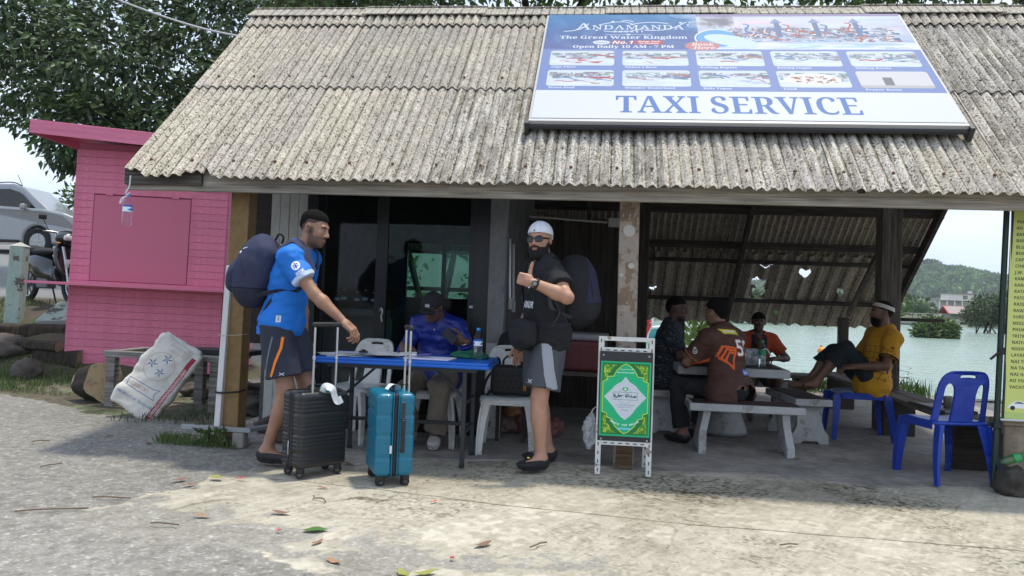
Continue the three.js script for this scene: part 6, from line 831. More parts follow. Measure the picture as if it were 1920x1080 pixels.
// ------------------------------------------------------------------ green folding sign
{
  const s = thing('sandwich_sign', 'white slotted-metal stand with a green donation poster', 'sign', [0.18, 0.012, -5.77], 0.02);
  const paint = mat([1, 1, 1], 0.6, { map: wornPaint([0.84, 0.84, 0.82], [0.55, 0.5, 0.44], 0.12, 301) }), slotM = mat([0.06, 0.055, 0.05], 0.9);
  const upright = (x, z0, z1, y1) => { const u = part(s, 'leg', metreUV(bar([x, 0, z0], [x, y1, z1], 0.038, 0.012, 0.002)), paint); for (let k = 0; k < 16; k++) { const t = (k + 0.5) / 16, y = t * y1; if (y > 0.24 && y < 0.86 && z0 > -0.05) continue; part(u, 'slot', box(0.007, 0.024, 0.014, x, y, lerp(z0, z1, t) + 0.0006, 0), slotM); } };
  upright(-0.178, 0.02, 0, 0.97); upright(0.178, 0.02, 0, 0.97); upright(-0.172, -0.3, -0.03, 0.93); upright(0.172, -0.3, -0.03, 0.93);
  for (const [y, h] of [[0.955, 0.03], [0.875, 0.036], [0.222, 0.03]]) { const r = part(s, 'rail', metreUV(box(0.34, h, 0.012, 0, y, y > 0.5 ? 0.003 : 0.015, 0.002)), paint); if (y < 0.95) for (let k = 0; k < 6; k++) part(r, 'slot', box(0.026, 0.007, 0.014, -0.13 + k * 0.052, y, y > 0.5 ? 0.0036 : 0.0156, 0), slotM); }
  part(s, 'board', box(0.372, 0.63, 0.008, 0, 0.552, 0.02, 0.002), mat([0.025, 0.026, 0.028], 0.5));
  const px = canvasTex(700, 1024, (c, w, h) => {
    const lime = '#c9e24a'; c.fillStyle = '#14b37a'; c.fillRect(0, 0, w, h); c.fillStyle = '#0f7a3a'; c.fillRect(24, 24, w - 48, h - 48);
    const r = rng(3); const lace = (x, y, sx, sy) => { c.save(); c.translate(x, y); c.scale(sx, sy); c.beginPath(); c.moveTo(0, 0); c.lineTo(190, 0); c.quadraticCurveTo(120, 40, 90, 110); c.quadraticCurveTo(50, 120, 40, 230); c.lineTo(0, 250); c.closePath(); c.clip(); c.fillStyle = '#4b8f2c'; c.fillRect(0, 0, 200, 260); c.strokeStyle = lime; c.lineWidth = 4.5; for (let k = 0; k < 70; k++) { c.beginPath(); c.arc(r() * 190, r() * 250, 7 + r() * 11, r() * 6, r() * 6 + 4); c.stroke(); } c.restore(); };
    lace(44, 44, 1, 1); lace(w - 44, 44, -1, 1); lace(44, h - 44, 1, -1); lace(w - 44, h - 44, -1, -1);
    const frameP = () => { const P = [[0.5, 0.03], [0.58, 0.055], [0.68, 0.12], [0.74, 0.2], [0.86, 0.205], [0.86, 0.25], [0.95, 0.275], [0.95, 0.68], [0.86, 0.7], [0.86, 0.75], [0.76, 0.77], [0.7, 0.86], [0.58, 0.935], [0.5, 0.965]]; c.beginPath(); P.forEach(([x, y], i) => (i ? c.lineTo(x * w, y * h) : c.moveTo(x * w, y * h))); [...P].reverse().forEach(([x, y]) => c.lineTo((1 - x) * w, y * h)); c.closePath(); };
    frameP(); c.fillStyle = '#16b87c'; c.fill(); c.lineWidth = 11; c.strokeStyle = lime; c.stroke();
    const dia = [[0.5, 0.2], [0.58, 0.27], [0.66, 0.3], [0.72, 0.33], [0.75, 0.36], [0.84, 0.42], [0.92, 0.475], [0.84, 0.53], [0.76, 0.59], [0.72, 0.62], [0.66, 0.68], [0.58, 0.74], [0.5, 0.78]]; c.beginPath(); dia.forEach(([x, y], i) => (i ? c.lineTo(x * w, y * h) : c.moveTo(x * w, y * h))); [...dia].reverse().forEach(([x, y]) => c.lineTo((1 - x) * w, y * h)); c.closePath(); c.fillStyle = '#cdd5dc'; c.fill();
    c.strokeStyle = '#2b3a44'; c.lineWidth = 4; c.strokeRect(w * 0.26, h * 0.41, w * 0.48, h * 0.1); c.beginPath(); c.arc(w / 2, h * 0.46, 100, 0, 7); c.lineWidth = 2; c.stroke(); c.fillStyle = '#cdd5dc'; c.fillRect(w * 0.265, h * 0.414, w * 0.47, h * 0.092);
    // the Arabic line, drawn as pen strokes from right to left
    c.strokeStyle = '#22303a'; c.lineCap = 'round'; c.lineWidth = 11; const Y = h * 0.472, st = (...p) => { c.beginPath(); c.moveTo(...p[0]); for (const q of p.slice(1)) q.length === 4 ? c.quadraticCurveTo(...q) : c.lineTo(...q); c.stroke(); }, dot = (x, y) => { c.beginPath(); c.arc(x, y, 6, 0, 7); c.fillStyle = '#22303a'; c.fill(); };
    st([505, Y - 2], [490, Y - 30, 468, Y - 8], [450, Y, 440, Y - 4]); st([505, Y - 2], [480, Y + 4, 440, Y - 4]); st([440, Y - 4], [430, Y - 4, 434, Y - 28]); st([434, Y - 2], [410, Y + 4, 404, Y - 14], [400, Y - 30, 388, Y - 14], [390, Y, 370, Y]); dot(398, Y - 38); dot(384, Y - 38); st([370, Y], [346, Y, 356, Y - 20], [370, Y - 26, 368, Y - 4]); dot(356, Y - 36); dot(370, Y - 36);
    st([318, Y - 16], [296, Y - 26, 276, Y - 14], [300, Y - 8, 268, Y]); dot(296, Y + 12); st([262, Y], [258, Y - 40]); st([250, Y - 14], [246, Y + 10, 226, Y + 14]); st([226, Y - 2], [214, Y, 212, Y - 14]); dot(222, Y + 18); dot(208, Y + 18); st([212, Y - 2], [186, Y, 196, Y - 20], [210, Y - 24, 206, Y]); dot(194, Y - 36); dot(208, Y - 36);
    c.fillStyle = '#2fae5a'; c.beginPath(); c.moveTo(w / 2, h * 0.4); c.quadraticCurveTo(w / 2 - 50, h * 0.38, w / 2 - 34, h * 0.345); c.lineTo(w / 2 + 34, h * 0.345); c.quadraticCurveTo(w / 2 + 50, h * 0.38, w / 2, h * 0.4); c.fill(); c.fillStyle = '#e8f2ee'; c.beginPath(); c.arc(w / 2, h * 0.37, 16, 0, 7); c.fill();
    c.fillStyle = '#4a5660'; c.font = '21px serif'; c.textAlign = 'center'; c.fillText('"A continuous charity that', w / 2, h * 0.585); c.fillText('benefits for ever..."', w / 2, h * 0.615); c.fillRect(w * 0.43, h * 0.645, w * 0.14, 5);
    c.strokeStyle = '#f0fff6'; c.lineWidth = 5; st([270, 112], [285, 96, 300, 112], [330, 118, 350, 100]); st([362, 112], [380, 92, 392, 112]); st([408, 112], [420, 98, 432, 110], [444, 112, 456, 96]); c.fillStyle = '#f0fff6'; c.font = 'bold 22px sans-serif'; c.fillText('HELP SUPPORT MASJID', w / 2, 158);
    c.font = 'bold 36px sans-serif'; const msg = 'DONATE FOR MASJID'; for (let k = 0; k < msg.length; k++) { const a = (k - (msg.length - 1) / 2) / 8.5; c.save(); c.translate(w / 2 + Math.sin(a) * 240, h * 0.79 + (1 - Math.cos(a)) * -130 + 72); c.rotate(-a * 0.6); c.fillText(msg[k], 0, 0); c.restore(); }
    c.fillStyle = '#7fd0e8'; c.fillRect(w * 0.37, h * 0.885, w * 0.26, 24); c.textAlign = 'left';
  });
  part(s, 'poster', new THREE.PlaneGeometry(0.352, 0.525).translate(0, 0.535, 0.0265), mat([1, 1, 1], 0.35, { map: px }));
  for (const x of [-0.16, 0.16]) for (const y of [0.84, 0.25]) part(s, 'bolt', new THREE.CylinderGeometry(0.006, 0.006, 0.006, 8).rotateX(Math.PI / 2).translate(x, y, 0.027), M.steel);
  part(s, 'wood_prop', metreUV(box(0.12, 0.2, 0.02, 0.02, 0.1, -0.22, 0.003)), mat([0.5, 0.34, 0.2], 0.8, { map: rep(T.wood, 0.5, 2) }));
  const b = thing('plastic_bag', 'crumpled clear plastic bag hanging at the side of the green sign', 'bag', [-0.06, 0.0, -5.95]); part(b, 'bag_film', surface(folds(ell(V(0, 0.28, 0), [0.05, 0.13, 0.04]), 0.022, 22, 16, 22, 2), V(-0.12, 0.1, -0.1), V(0.12, 0.46, 0.1), 0.007), mat([0.75, 0.78, 0.8], 0.25, { transmission: 0.5, thickness: 0 })); part(b, 'bag_knot', tube([[0.0, 0.4, 0], [0.02, 0.44, 0.01], [0.045, 0.47, 0.1]], 0.005, 5), mat([0.7, 0.72, 0.74], 0.4));
}
// ------------------------------------------------------------------ bag on the chair, cooler and sacks behind
{
  const b = thing('handbag', 'black rubber handbag with dotted sides on the white chair', 'handbag', [-0.7, 0.445, -6.4], 0.05), m = mat([0.012, 0.012, 0.014], 0.62);
  const g = softBox(0.33, 0.235, 0.15, 0.04, 0.014, (p) => 0.006 * Math.sin(p.y * 9)); warp(g, (v) => { v.x *= 1 - v.y * 0.45; v.y += 0.122; }); smoothNormals(g); part(b, 'bag_body', g, m);
  for (let r = 0; r < 3; r++) for (let k = 0; k < 6; k++) part(b, 'vent_hole', new THREE.CylinderGeometry(0.0065, 0.0065, 0.004, 10).rotateX(Math.PI / 2).translate(-0.11 + k * 0.044 + (r % 2) * 0.02, 0.07 + r * 0.05, 0.0772 - (r - 1) * 0.0012), mat([0.002, 0.002, 0.002], 0.9));
  for (const z of [-0.03, 0.04]) part(b, 'bag_handle', tube([[-0.07, 0.22, z], [-0.065, 0.29, z], [0, 0.325, z + 0.01], [0.065, 0.29, z], [0.07, 0.22, z]], 0.008, 6), m); part(b, 'shoulder_strap', ribbon([[-0.16, 0.19, 0], [-0.2, 0.12, 0.06], [-0.215, 0.02, 0.09], [-0.19, -0.0, 0.11], [-0.16, 0.05, 0.09]], 0.03, 0.004, [-0.6, 0.2, 0.7], 20), BLACKC);
  part(b, 'silver_stud', new THREE.SphereGeometry(0.006, 8, 6).translate(0.02, 0.215, 0.062), M.steel); const f = part(b, 'orange_charm', merge([box(0.022, 0.022, 0.008, 0.11, 0.08, 0.082, 0.003), box(0.026, 0.016, 0.008, 0.11, 0.1, 0.082, 0.003), box(0.008, 0.02, 0.008, 0.102, 0.062, 0.082, 0.002), box(0.008, 0.02, 0.008, 0.118, 0.062, 0.082, 0.002)]), mat([0.6, 0.2, 0.015], 0.6)); void f;
  const c = thing('cool_box', 'maroon cool box with grey lid on the low bench behind', 'cool box', [-0.2, 0.565, -7.66], -0.03); const ins = softBox(0.5, 0.29, 0.36, 0.025, 0.03); warp(ins, (v) => { v.x *= 1 + v.y * 0.12; v.z *= 1 + v.y * 0.12; v.y += 0.145; }); smoothNormals(ins); part(c, 'cooler_body', ins, mat([0.12, 0.022, 0.026], 0.5)); const lid = part(c, 'cooler_lid', softBox(0.535, 0.065, 0.39, 0.02, 0.03).translate(0, 0.318, 0), mat([0.3, 0.3, 0.31], 0.5)); part(lid, 'lid_grip', box(0.12, 0.016, 0.02, 0, 0.3, 0.198, 0.004), mat([0.2, 0.2, 0.21], 0.5)); for (const x of [-0.1, 0.02, 0.14]) part(c, 'side_rib', box(0.01, 0.22, 0.006, x, 0.14, 0.181, 0.003), mat([0.11, 0.02, 0.024], 0.5));
  const bn = thing('low_bench', 'dark wooden bench carrying the maroon cool box', 'bench', [-0.3, 0.012, -7.66]); for (const z of [-0.14, 0, 0.14]) part(bn, 'plank', metreUV(box(1.1, 0.035, 0.135, 0, 0.53, z, 0.004)), M.greyWood); for (const x of [-0.48, 0.48]) for (const z of [-0.15, 0.15]) part(bn, 'leg', metreUV(box(0.06, 0.515, 0.06, x, 0.257, z, 0.004)), M.darkWood);
  const sk = [[-0.86, 0.0, -7.25, 0.2], [-0.52, 0.0, -7.2, -0.3], [-0.7, 0.15, -7.25, 0.5]]; sk.forEach(([x, y, z, t], k) => { const S = single('sack', ['dusty pink plastic sack at the bottom of the pile by the office', 'faded red striped sack slumped beside the pile', 'orange-brown sack lying on top of the pile'][k], 'sack', surface(cut(folds(smin(0.05, rbox(V(0, 0.08, 0), [0.2, 0.075, 0.14], 0.06)), 0.03, 9, 12, 9, k * 3 + 1), (px, py) => 0.002 - py), V(-0.28, -0.02, -0.22), V(0.28, 0.22, 0.22), 0.012), mat([[0.21, 0.13, 0.125], [0.2, 0.075, 0.065], [0.26, 0.13, 0.06]][k], 0.75, { bumpMap: rep(T.fine, 8, 8), bumpScale: 0.003 }), [x, y + 0.012, z], t, 'sacks piled beside the office'); void S; });
  const db = thing('duffel_bag', 'dark duffel bag leaning on the office column behind the chair', 'bag', [-0.74, 0.62, -6.86], 0.3); part(db, 'bag_body', surface(folds(ell(V(0, 0.14, 0), [0.16, 0.2, 0.11]), 0.02, 9, 9, 9, 4), V(-0.25, -0.12, -0.2), V(0.25, 0.42, 0.2), 0.011), BLACKC); part(db, 'bag_strap', tube([[-0.08, 0.28, 0.05], [0, 0.4, 0.06], [0.08, 0.27, 0.05]], 0.01, 6), BLACKC);
  const st = thing('stool', 'dark stool carrying the duffel bag beside the column', 'stool', [-0.74, 0.012, -6.86]); part(st, 'stool_top', box(0.3, 0.03, 0.22, 0, 0.54, 0, 0.006), M.darkWood); for (const x of [-0.11, 0.11]) for (const z of [-0.08, 0.08]) part(st, 'leg', box(0.03, 0.52, 0.03, x, 0.26, z, 0.004), M.darkWood);
}
// ------------------------------------------------------------------ stone table and benches
{
  const SM = M.stonePaint, red = mat([0.17, 0.10, 0.09], 0.7, { map: T.cement });
  const bench = (label, pos, turn, len, w, top) => { const b = thing('stone_bench', label, 'bench', pos, turn, 'stone benches round the table'); part(b, 'bench_top', metreUV(box(len, 0.062, w, 0, 0.375, 0, 0.01, 2), 0.8), SM); part(b, 'bench_inlay', metreUV(box(len - 0.06, 0.004, w - 0.05, 0, 0.408, 0, 0.001)), top || red); for (const x of [-1, 1]) { const s = new THREE.Shape(); s.moveTo(-w / 2 + 0.03, 0.345); s.quadraticCurveTo(-w / 2 + 0.1, 0.18, -w / 2 + 0.005, 0.075); s.lineTo(-w / 2 + 0.0, 0); s.lineTo(-w / 2 + 0.075, 0); s.lineTo(-w / 2 + 0.1, 0.028); s.lineTo(w / 2 - 0.1, 0.028); s.lineTo(w / 2 - 0.075, 0); s.lineTo(w / 2, 0); s.lineTo(w / 2 - 0.005, 0.075); s.quadraticCurveTo(w / 2 - 0.1, 0.18, w / 2 - 0.03, 0.345); s.closePath(); const g = extrude(s, 0.05, 0.006).rotateY(Math.PI / 2).translate(x * (len / 2 - 0.13) - 0.025, 0, 0); warp(g, (v) => { v.x += x * 0.02 * Math.sin(v.y * 9 + 1.2); }); part(b, 'leg', metreUV(g, 0.8), SM); } return b; };
  bench('white stone bench under the man in the brown jersey', [1.2, 0.012, -6.93], 0.02, 0.93, 0.34); bench('stone bench with reddish top carrying the bare feet', [1.85, 0.012, -7.86], 96 * RAD, 0.88, 0.33); bench('stone bench under the man in the patterned shirt', [0.6, 0.012, -7.99], 92 * RAD, 0.85, 0.32); bench('stone bench under the youth in orange', [1.66, 0.012, -9.05], 0.0, 0.9, 0.32);
  const t = thing('stone_table', 'white painted stone table with round pedestal under the shelter', 'table', [1.18, 0.012, -7.8]); part(t, 'table_top', metreUV(box(0.98, 0.075, 0.9, 0, 0.62, 0, 0.012, 2), 0.8), SM); part(t, 'table_inlay', metreUV(box(0.86, 0.004, 0.78, 0, 0.66, 0, 0.001)), red); part(t, 'pedestal', metreUV(new THREE.LatheGeometry([[0, 0], [0.2, 0], [0.205, 0.05], [0.15, 0.2], [0.135, 0.23], [0.15, 0.5], [0.2, 0.58], [0, 0.583]].map((p) => new THREE.Vector2(...p)), 28), 0.8), SM); part(t, 'pedestal_ring', new THREE.TorusGeometry(0.14, 0.012, 8, 28).rotateX(Math.PI / 2).translate(0, 0.22, 0), SM);
  bottle('clear drink bottle with green label on the stone table', [1.46, 0.677, -7.55], { h: 0.24, cap: [0.03, 0.3, 0.1], labelMat: mat([0.02, 0.26, 0.12], 0.5), fill: 0.3 });
  const pb = thing('plastic_bag', 'translucent white plastic bag lying on the stone table', 'bag', [1.36, 0.676, -7.72]); part(pb, 'bag_film', surface(cut(folds(ell(V(0, 0.07, 0), [0.17, 0.09, 0.1]), 0.026, 14, 14, 14, 6), (x, y) => 0.002 - y), V(-0.24, -0.02, -0.18), V(0.24, 0.22, 0.18), 0.009), mat([0.62, 0.65, 0.67], 0.3, { transmission: 0.45, thickness: 0 })); part(pb, 'bag_handle', tube([[0.1, 0.12, 0.02], [0.16, 0.16, 0.03], [0.2, 0.1, 0.05]], 0.006, 5), mat([0.6, 0.62, 0.64], 0.4));
  // plank seats along the water side
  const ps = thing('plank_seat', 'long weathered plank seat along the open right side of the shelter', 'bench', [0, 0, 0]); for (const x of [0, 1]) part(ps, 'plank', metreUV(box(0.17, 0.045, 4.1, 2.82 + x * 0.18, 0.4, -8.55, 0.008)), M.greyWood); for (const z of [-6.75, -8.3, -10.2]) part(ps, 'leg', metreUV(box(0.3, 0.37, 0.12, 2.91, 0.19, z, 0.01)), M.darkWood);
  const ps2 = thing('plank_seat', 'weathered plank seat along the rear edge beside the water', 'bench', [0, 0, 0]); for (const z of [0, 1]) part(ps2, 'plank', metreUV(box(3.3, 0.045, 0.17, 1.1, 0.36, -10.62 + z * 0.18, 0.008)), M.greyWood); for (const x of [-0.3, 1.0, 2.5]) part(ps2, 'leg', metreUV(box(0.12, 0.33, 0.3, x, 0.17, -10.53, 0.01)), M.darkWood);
  const tr = thing('tray', 'dark flat tray lying on the plank seat', 'tray', [2.86, 0.424, -7.15], 0.1); part(tr, 'tray_base', box(0.26, 0.01, 0.6, 0, 0.006, 0, 0.003), mat([0.1, 0.095, 0.09], 0.5)); for (const x of [-0.13, 0.13]) part(tr, 'tray_rim', box(0.012, 0.022, 0.6, x, 0.015, 0, 0.004), mat([0.07, 0.065, 0.06], 0.5)); const cup = thing('metal_cup', 'dented metal cup standing on the dark tray', 'cup', [2.93, 0.437, -7.2]); part(cup, 'cup_wall', new THREE.LatheGeometry([[0, 0], [0.034, 0], [0.04, 0.09], [0.037, 0.09], [0.031, 0.006], [0, 0.006]].map((p) => new THREE.Vector2(...p)), 20), mat([0.3, 0.29, 0.27], 0.45, { metalness: 0.7 })); part(cup, 'cup_rim', new THREE.TorusGeometry(0.039, 0.003, 6, 20).rotateX(Math.PI / 2).translate(0, 0.09, 0), M.steel);
}
// ------------------------------------------------------------------ big printed board on the roof
{
  const W = 3.15, H = 1.94, n = V(0, Math.cos(fAng), Math.sin(fAng)), up = V(0, Math.sin(fAng), -Math.cos(fAng));
  const s = thing('billboard', 'large blue and white water park and taxi billboard lying on the roof', 'billboard'); const c = V(0.985, EAVE.y, EAVE.z).addScaledVector(up, 0.7 + H / 2).addScaledVector(n, 0.1);
  s.position.copy(c); s.rotation.x = -(Math.PI / 2 - fAng);
  const tex = canvasTex(2000, 1232, (x, w, h) => {  // print colours paled: washed-out sky reflection is painted into them
    const r = rng(77), R = (a, b) => a + r() * (b - a); x.fillStyle = '#8fa6d6'; x.fillRect(0, 0, w, h);
    const g0 = x.createLinearGradient(0, 0, 0, 480); g0.addColorStop(0, '#2f7fb8'); g0.addColorStop(0.55, '#4a6ea8'); g0.addColorStop(1, '#6675ab'); x.fillStyle = g0; x.fillRect(0, 0, 860, 470);
    for (let k = 0; k < 60; k++) { x.fillStyle = `rgba(150,190,225,${R(0.03, 0.12)})`; x.beginPath(); x.ellipse(R(0, 860), R(0, 470), R(20, 110), R(10, 40), R(0, 3), 0, 7); x.fill(); }
    // panorama: pale sky, towers and slides in the distance, foam
    x.fillStyle = '#bccade'; x.fillRect(860, 0, w - 860, 470); for (let k = 0; k < 130; k++) { x.fillStyle = `rgba(${R(200, 255)},${R(205, 250)},${R(225, 255)},${R(0.1, 0.4)})`; x.beginPath(); x.ellipse(R(860, w), R(0, 260), R(30, 160), R(15, 70), 0, 0, 7); x.fill(); }
    x.fillStyle = '#9a93b8'; x.fillRect(860, 0, w - 860, 34); for (let k = 0; k < 30; k++) { x.fillStyle = `rgba(120,125,140,${R(0.15, 0.4)})`; x.beginPath(); x.ellipse(R(860, 1040), R(40, 190), R(20, 70), R(10, 40), R(0, 2), 0, 7); x.fill(); }
    for (let k = 0; k < 90; k++) { x.fillStyle = `rgba(${R(90, 130)},${R(105, 130)},${R(120, 150)},${R(0.25, 0.6)})`; x.beginPath(); x.ellipse(R(1060, 1900), R(190, 320), R(12, 48), R(8, 30), 0, 0, 7); x.fill(); } for (let k = 0; k < 420; k++) { const px = R(1020, 1920), py = R(190, 370); x.fillStyle = ['#7f8ea6', '#b6625a', '#e9edf4', '#5a6f94', '#a6b4c8', '#c98d84'][Math.floor(r() * 6)]; x.fillRect(px, py, R(6, 34), R(4, 22)); }
    for (let k = 0; k < 16; k++) { x.strokeStyle = ['#c2524a', '#4f88c8', '#e6ebf3', '#6f86b0'][k % 4]; x.lineWidth = R(5, 12); x.beginPath(); const a = R(1050, 1800), b = R(120, 260); x.moveTo(a, b); x.bezierCurveTo(a + 90, b + 20, a - 60, b + 90, a + R(30, 120), b + 130); x.stroke(); }
    for (const px of [1290, 1500, 1720]) { x.fillStyle = '#6d83a8'; x.fillRect(px, 120, 30, 190); x.fillStyle = '#8aa0c4'; x.beginPath(); x.moveTo(px - 20, 124); x.lineTo(px + 15, 66); x.lineTo(px + 50, 124); x.fill(); }
    x.fillStyle = '#eef4fb'; x.fillRect(860, 380, w - 860, 90); for (let k = 0; k < 60; k++) { x.fillStyle = `rgba(${R(110, 200)},${R(170, 220)},240,${R(0.15, 0.45)})`; x.beginPath(); x.ellipse(R(860, w), R(360, 470), R(20, 120), R(6, 18), 0, 0, 7); x.fill(); }
    x.fillStyle = '#69b0e4'; x.beginPath(); x.ellipse(960, 330, 110, 110, 0, 0, 7); x.fill(); x.fillStyle = '#d5ebfa'; x.beginPath(); x.ellipse(1030, 360, 150, 66, 0.4, 0, 7); x.fill(); x.strokeStyle = '#e8f4fd'; x.lineWidth = 10; x.beginPath(); x.ellipse(960, 330, 120, 118, 0, 2.4, 5.4); x.stroke();
    // thumbnails, two rows of five, with a caption under each
    const cap_ = [['Giga Flyer', "Nakee's Boat", 'Rolling Rapids', 'Racing Nagas', 'Sliding Rocks'], ['Wave Pool', 'Wonder Waterland', 'Kids Tapas', 'Food', 'Prayer Room']];
    x.fillStyle = '#7f95cc'; x.fillRect(0, 470, w, 480); for (let row = 0; row < 2; row++) for (let k = 0; k < 5; k++) {
      const X = 46 + k * 392, Y = 492 + row * 232, ww = 348, hh = 178; x.save(); x.beginPath(); x.roundRect(X, Y, ww, hh, 20); x.clip(); x.fillStyle = '#dde7f2'; x.fillRect(X, Y, ww, hh);
      for (let q = 0; q < 60; q++) { x.fillStyle = `rgba(${R(90, 150)},${R(110, 150)},${R(120, 160)},${R(0.3, 0.75)})`; x.fillRect(X + R(0, ww), Y + R(20, 80), R(10, 50), R(4, 26)); }
      for (let q = 0; q < 9; q++) { x.strokeStyle = ['#c04a44', '#4a7fc4', '#c8d4e4', '#7f97bd', '#b86a5c'][Math.floor(r() * 5)]; x.lineWidth = R(4, 12); x.beginPath(); const a = X + R(10, ww - 60), b = Y + R(50, 150); x.moveTo(a, b); x.bezierCurveTo(a + R(20, 70), b - R(10, 40), a + R(40, 90), b + R(10, 40), a + R(70, 150), b + R(-20, 30)); x.stroke(); }
      for (let q = 0; q < 10; q++) { x.fillStyle = `rgba(235,244,252,${R(0.4, 0.8)})`; x.beginPath(); x.ellipse(X + R(0, ww), Y + R(110, 178), R(20, 80), R(5, 16), 0, 0, 7); x.fill(); }
      if (row === 1 && k === 4) { x.fillStyle = '#e2e0e2'; x.fillRect(X, Y, ww, hh); x.fillStyle = '#7b7f88'; x.fillRect(X + 118, Y + 66, 46, 84); x.fillStyle = '#c8c4c6'; x.fillRect(X, Y + 150, ww, 28); } if (row === 1 && k === 3) { x.fillStyle = '#f1ede8'; x.beginPath(); x.ellipse(X + 170, Y + 92, 140, 66, 0, 0, 7); x.fill(); for (let q = 0; q < 30; q++) { x.fillStyle = ['#a8483c', '#7d5a48', '#c9b79a'][q % 3]; x.fillRect(X + R(60, 270), Y + R(56, 126), R(8, 30), R(5, 14)); } }
      x.restore(); x.fillStyle = '#eaf0fa'; x.font = 'bold 26px serif'; x.fillText(cap_[row][k], X + 12, Y + hh + 26);
    }
    x.fillStyle = '#e9eef8'; x.textAlign = 'center'; x.font = '112px serif'; const L = 'ANDAMANDA'; let px = 168; for (let k = 0; k < L.length; k++) { x.font = (k === 0 ? 124 : 84) + 'px serif'; const m = x.measureText(L[k]).width; x.fillText(L[k], px + m / 2, 212); px += m + 3; }
    x.strokeStyle = '#e9eef8'; x.lineWidth = 8; for (const p of [[100, 236, 200, 236, 240, 130], [330, 232, 460, 270, 560, 190], [300, 150, 450, 60, 500, 150], [480, 150, 560, 90, 700, 130], [560, 220, 700, 250, 800, 110], [430, 96, 470, 70, 500, 110]]) { x.beginPath(); x.moveTo(p[0], p[1]); x.quadraticCurveTo(p[2], p[3], p[4], p[5]); x.stroke(); }
    for (const [a, b, q] of [[380, 100, 9], [770, 120, 10], [810, 150, 7], [820, 118, 6], [290, 222, 8]]) { x.beginPath(); x.arc(a, b, q, 0, 7); x.fill(); }
    x.font = 'bold 34px sans-serif'; x.fillText('P H U K E T', 470, 252); x.lineWidth = 4; x.beginPath(); x.moveTo(340, 280); x.lineTo(600, 280); x.stroke(); x.fillRect(460, 271, 20, 18);
    x.font = 'bold 54px serif'; x.fillText('The Great Water Kingdom', 440, 336); x.fillStyle = '#e7ecf6'; x.beginPath(); x.ellipse(320, 384, 48, 26, 0, 0, 7); x.fill(); x.fillStyle = '#6a7fb4'; x.font = 'bold 20px sans-serif'; x.fillText('Award', 320, 391); x.fillStyle = '#ffffff'; x.strokeStyle = '#c14b4f'; x.font = 'bold italic 54px sans-serif'; x.lineWidth = 10; x.strokeText('No.1', 436, 402); x.fillText('No.1', 436, 402); x.fillStyle = '#c4565c'; x.beginPath(); x.roundRect(506, 358, 156, 52, 18); x.fill(); x.fillStyle = '#fff'; x.font = 'bold 23px sans-serif'; x.fillText('Water Park', 584, 380); x.fillText('in Phuket', 584, 404);
    x.fillStyle = '#f3f6fc'; x.font = 'bold 46px serif'; x.fillText('Open Daily 10 AM - 7 PM', 440, 454);
    x.fillStyle = '#cf8d90'; x.beginPath(); x.ellipse(872, 428, 94, 58, 0, 0, 7); x.fill(); x.fillStyle = '#f6eeee'; x.font = 'bold italic 48px serif'; x.fillText('Book', 872, 424); x.fillText('Here', 878, 468);
    x.fillStyle = '#eef1f6'; x.fillRect(0, 950, w, h - 950); x.fillStyle = '#5b83c6'; x.font = 'bold 236px serif'; x.save(); x.translate(w / 2 - 12, 1172); x.scale(0.69, 1); x.fillText('TAXI SERVICE', 0, 0); x.restore(); x.textAlign = 'left';
  });
  part(s, 'printed_face', new THREE.PlaneGeometry(W, H).translate(0, 0, 0.0235), mat([0.62, 0.62, 0.62], 0.62, { map: tex, specularIntensity: 0.5 })); part(s, 'backing_sheet', box(W + 0.004, H + 0.004, 0.02, 0, 0, 0.01, 0.003), mat([0.55, 0.55, 0.55], 0.6));
  const rail = mat([0.05, 0.05, 0.052], 0.5, { metalness: 0.4 }); part(s, 'bottom_rail', box(W + 0.06, 0.035, 0.04, 0, -H / 2 - 0.02, 0.0, 0.004), mat([0.5, 0.49, 0.47], 0.5)); part(s, 'lower_angle', box(W + 0.04, 0.03, 0.03, 0, -H / 2 - 0.05, -0.025, 0.004), rail); for (const x of [-1, 1]) { part(s, 'corner_foot', box(0.035, 0.09, 0.11, x * (W / 2 + 0.03), -H / 2 - 0.03, -0.035, 0.004), rail); part(s, 'side_rail', box(0.02, H, 0.035, x * (W / 2 + 0.012), 0, 0.0, 0.004), mat([0.4, 0.4, 0.4], 0.5)); } for (const x of [-0.9, 0, 0.9]) part(s, 'rear_bar', box(0.04, H, 0.04, x, 0, -0.035, 0.004), rail);
}
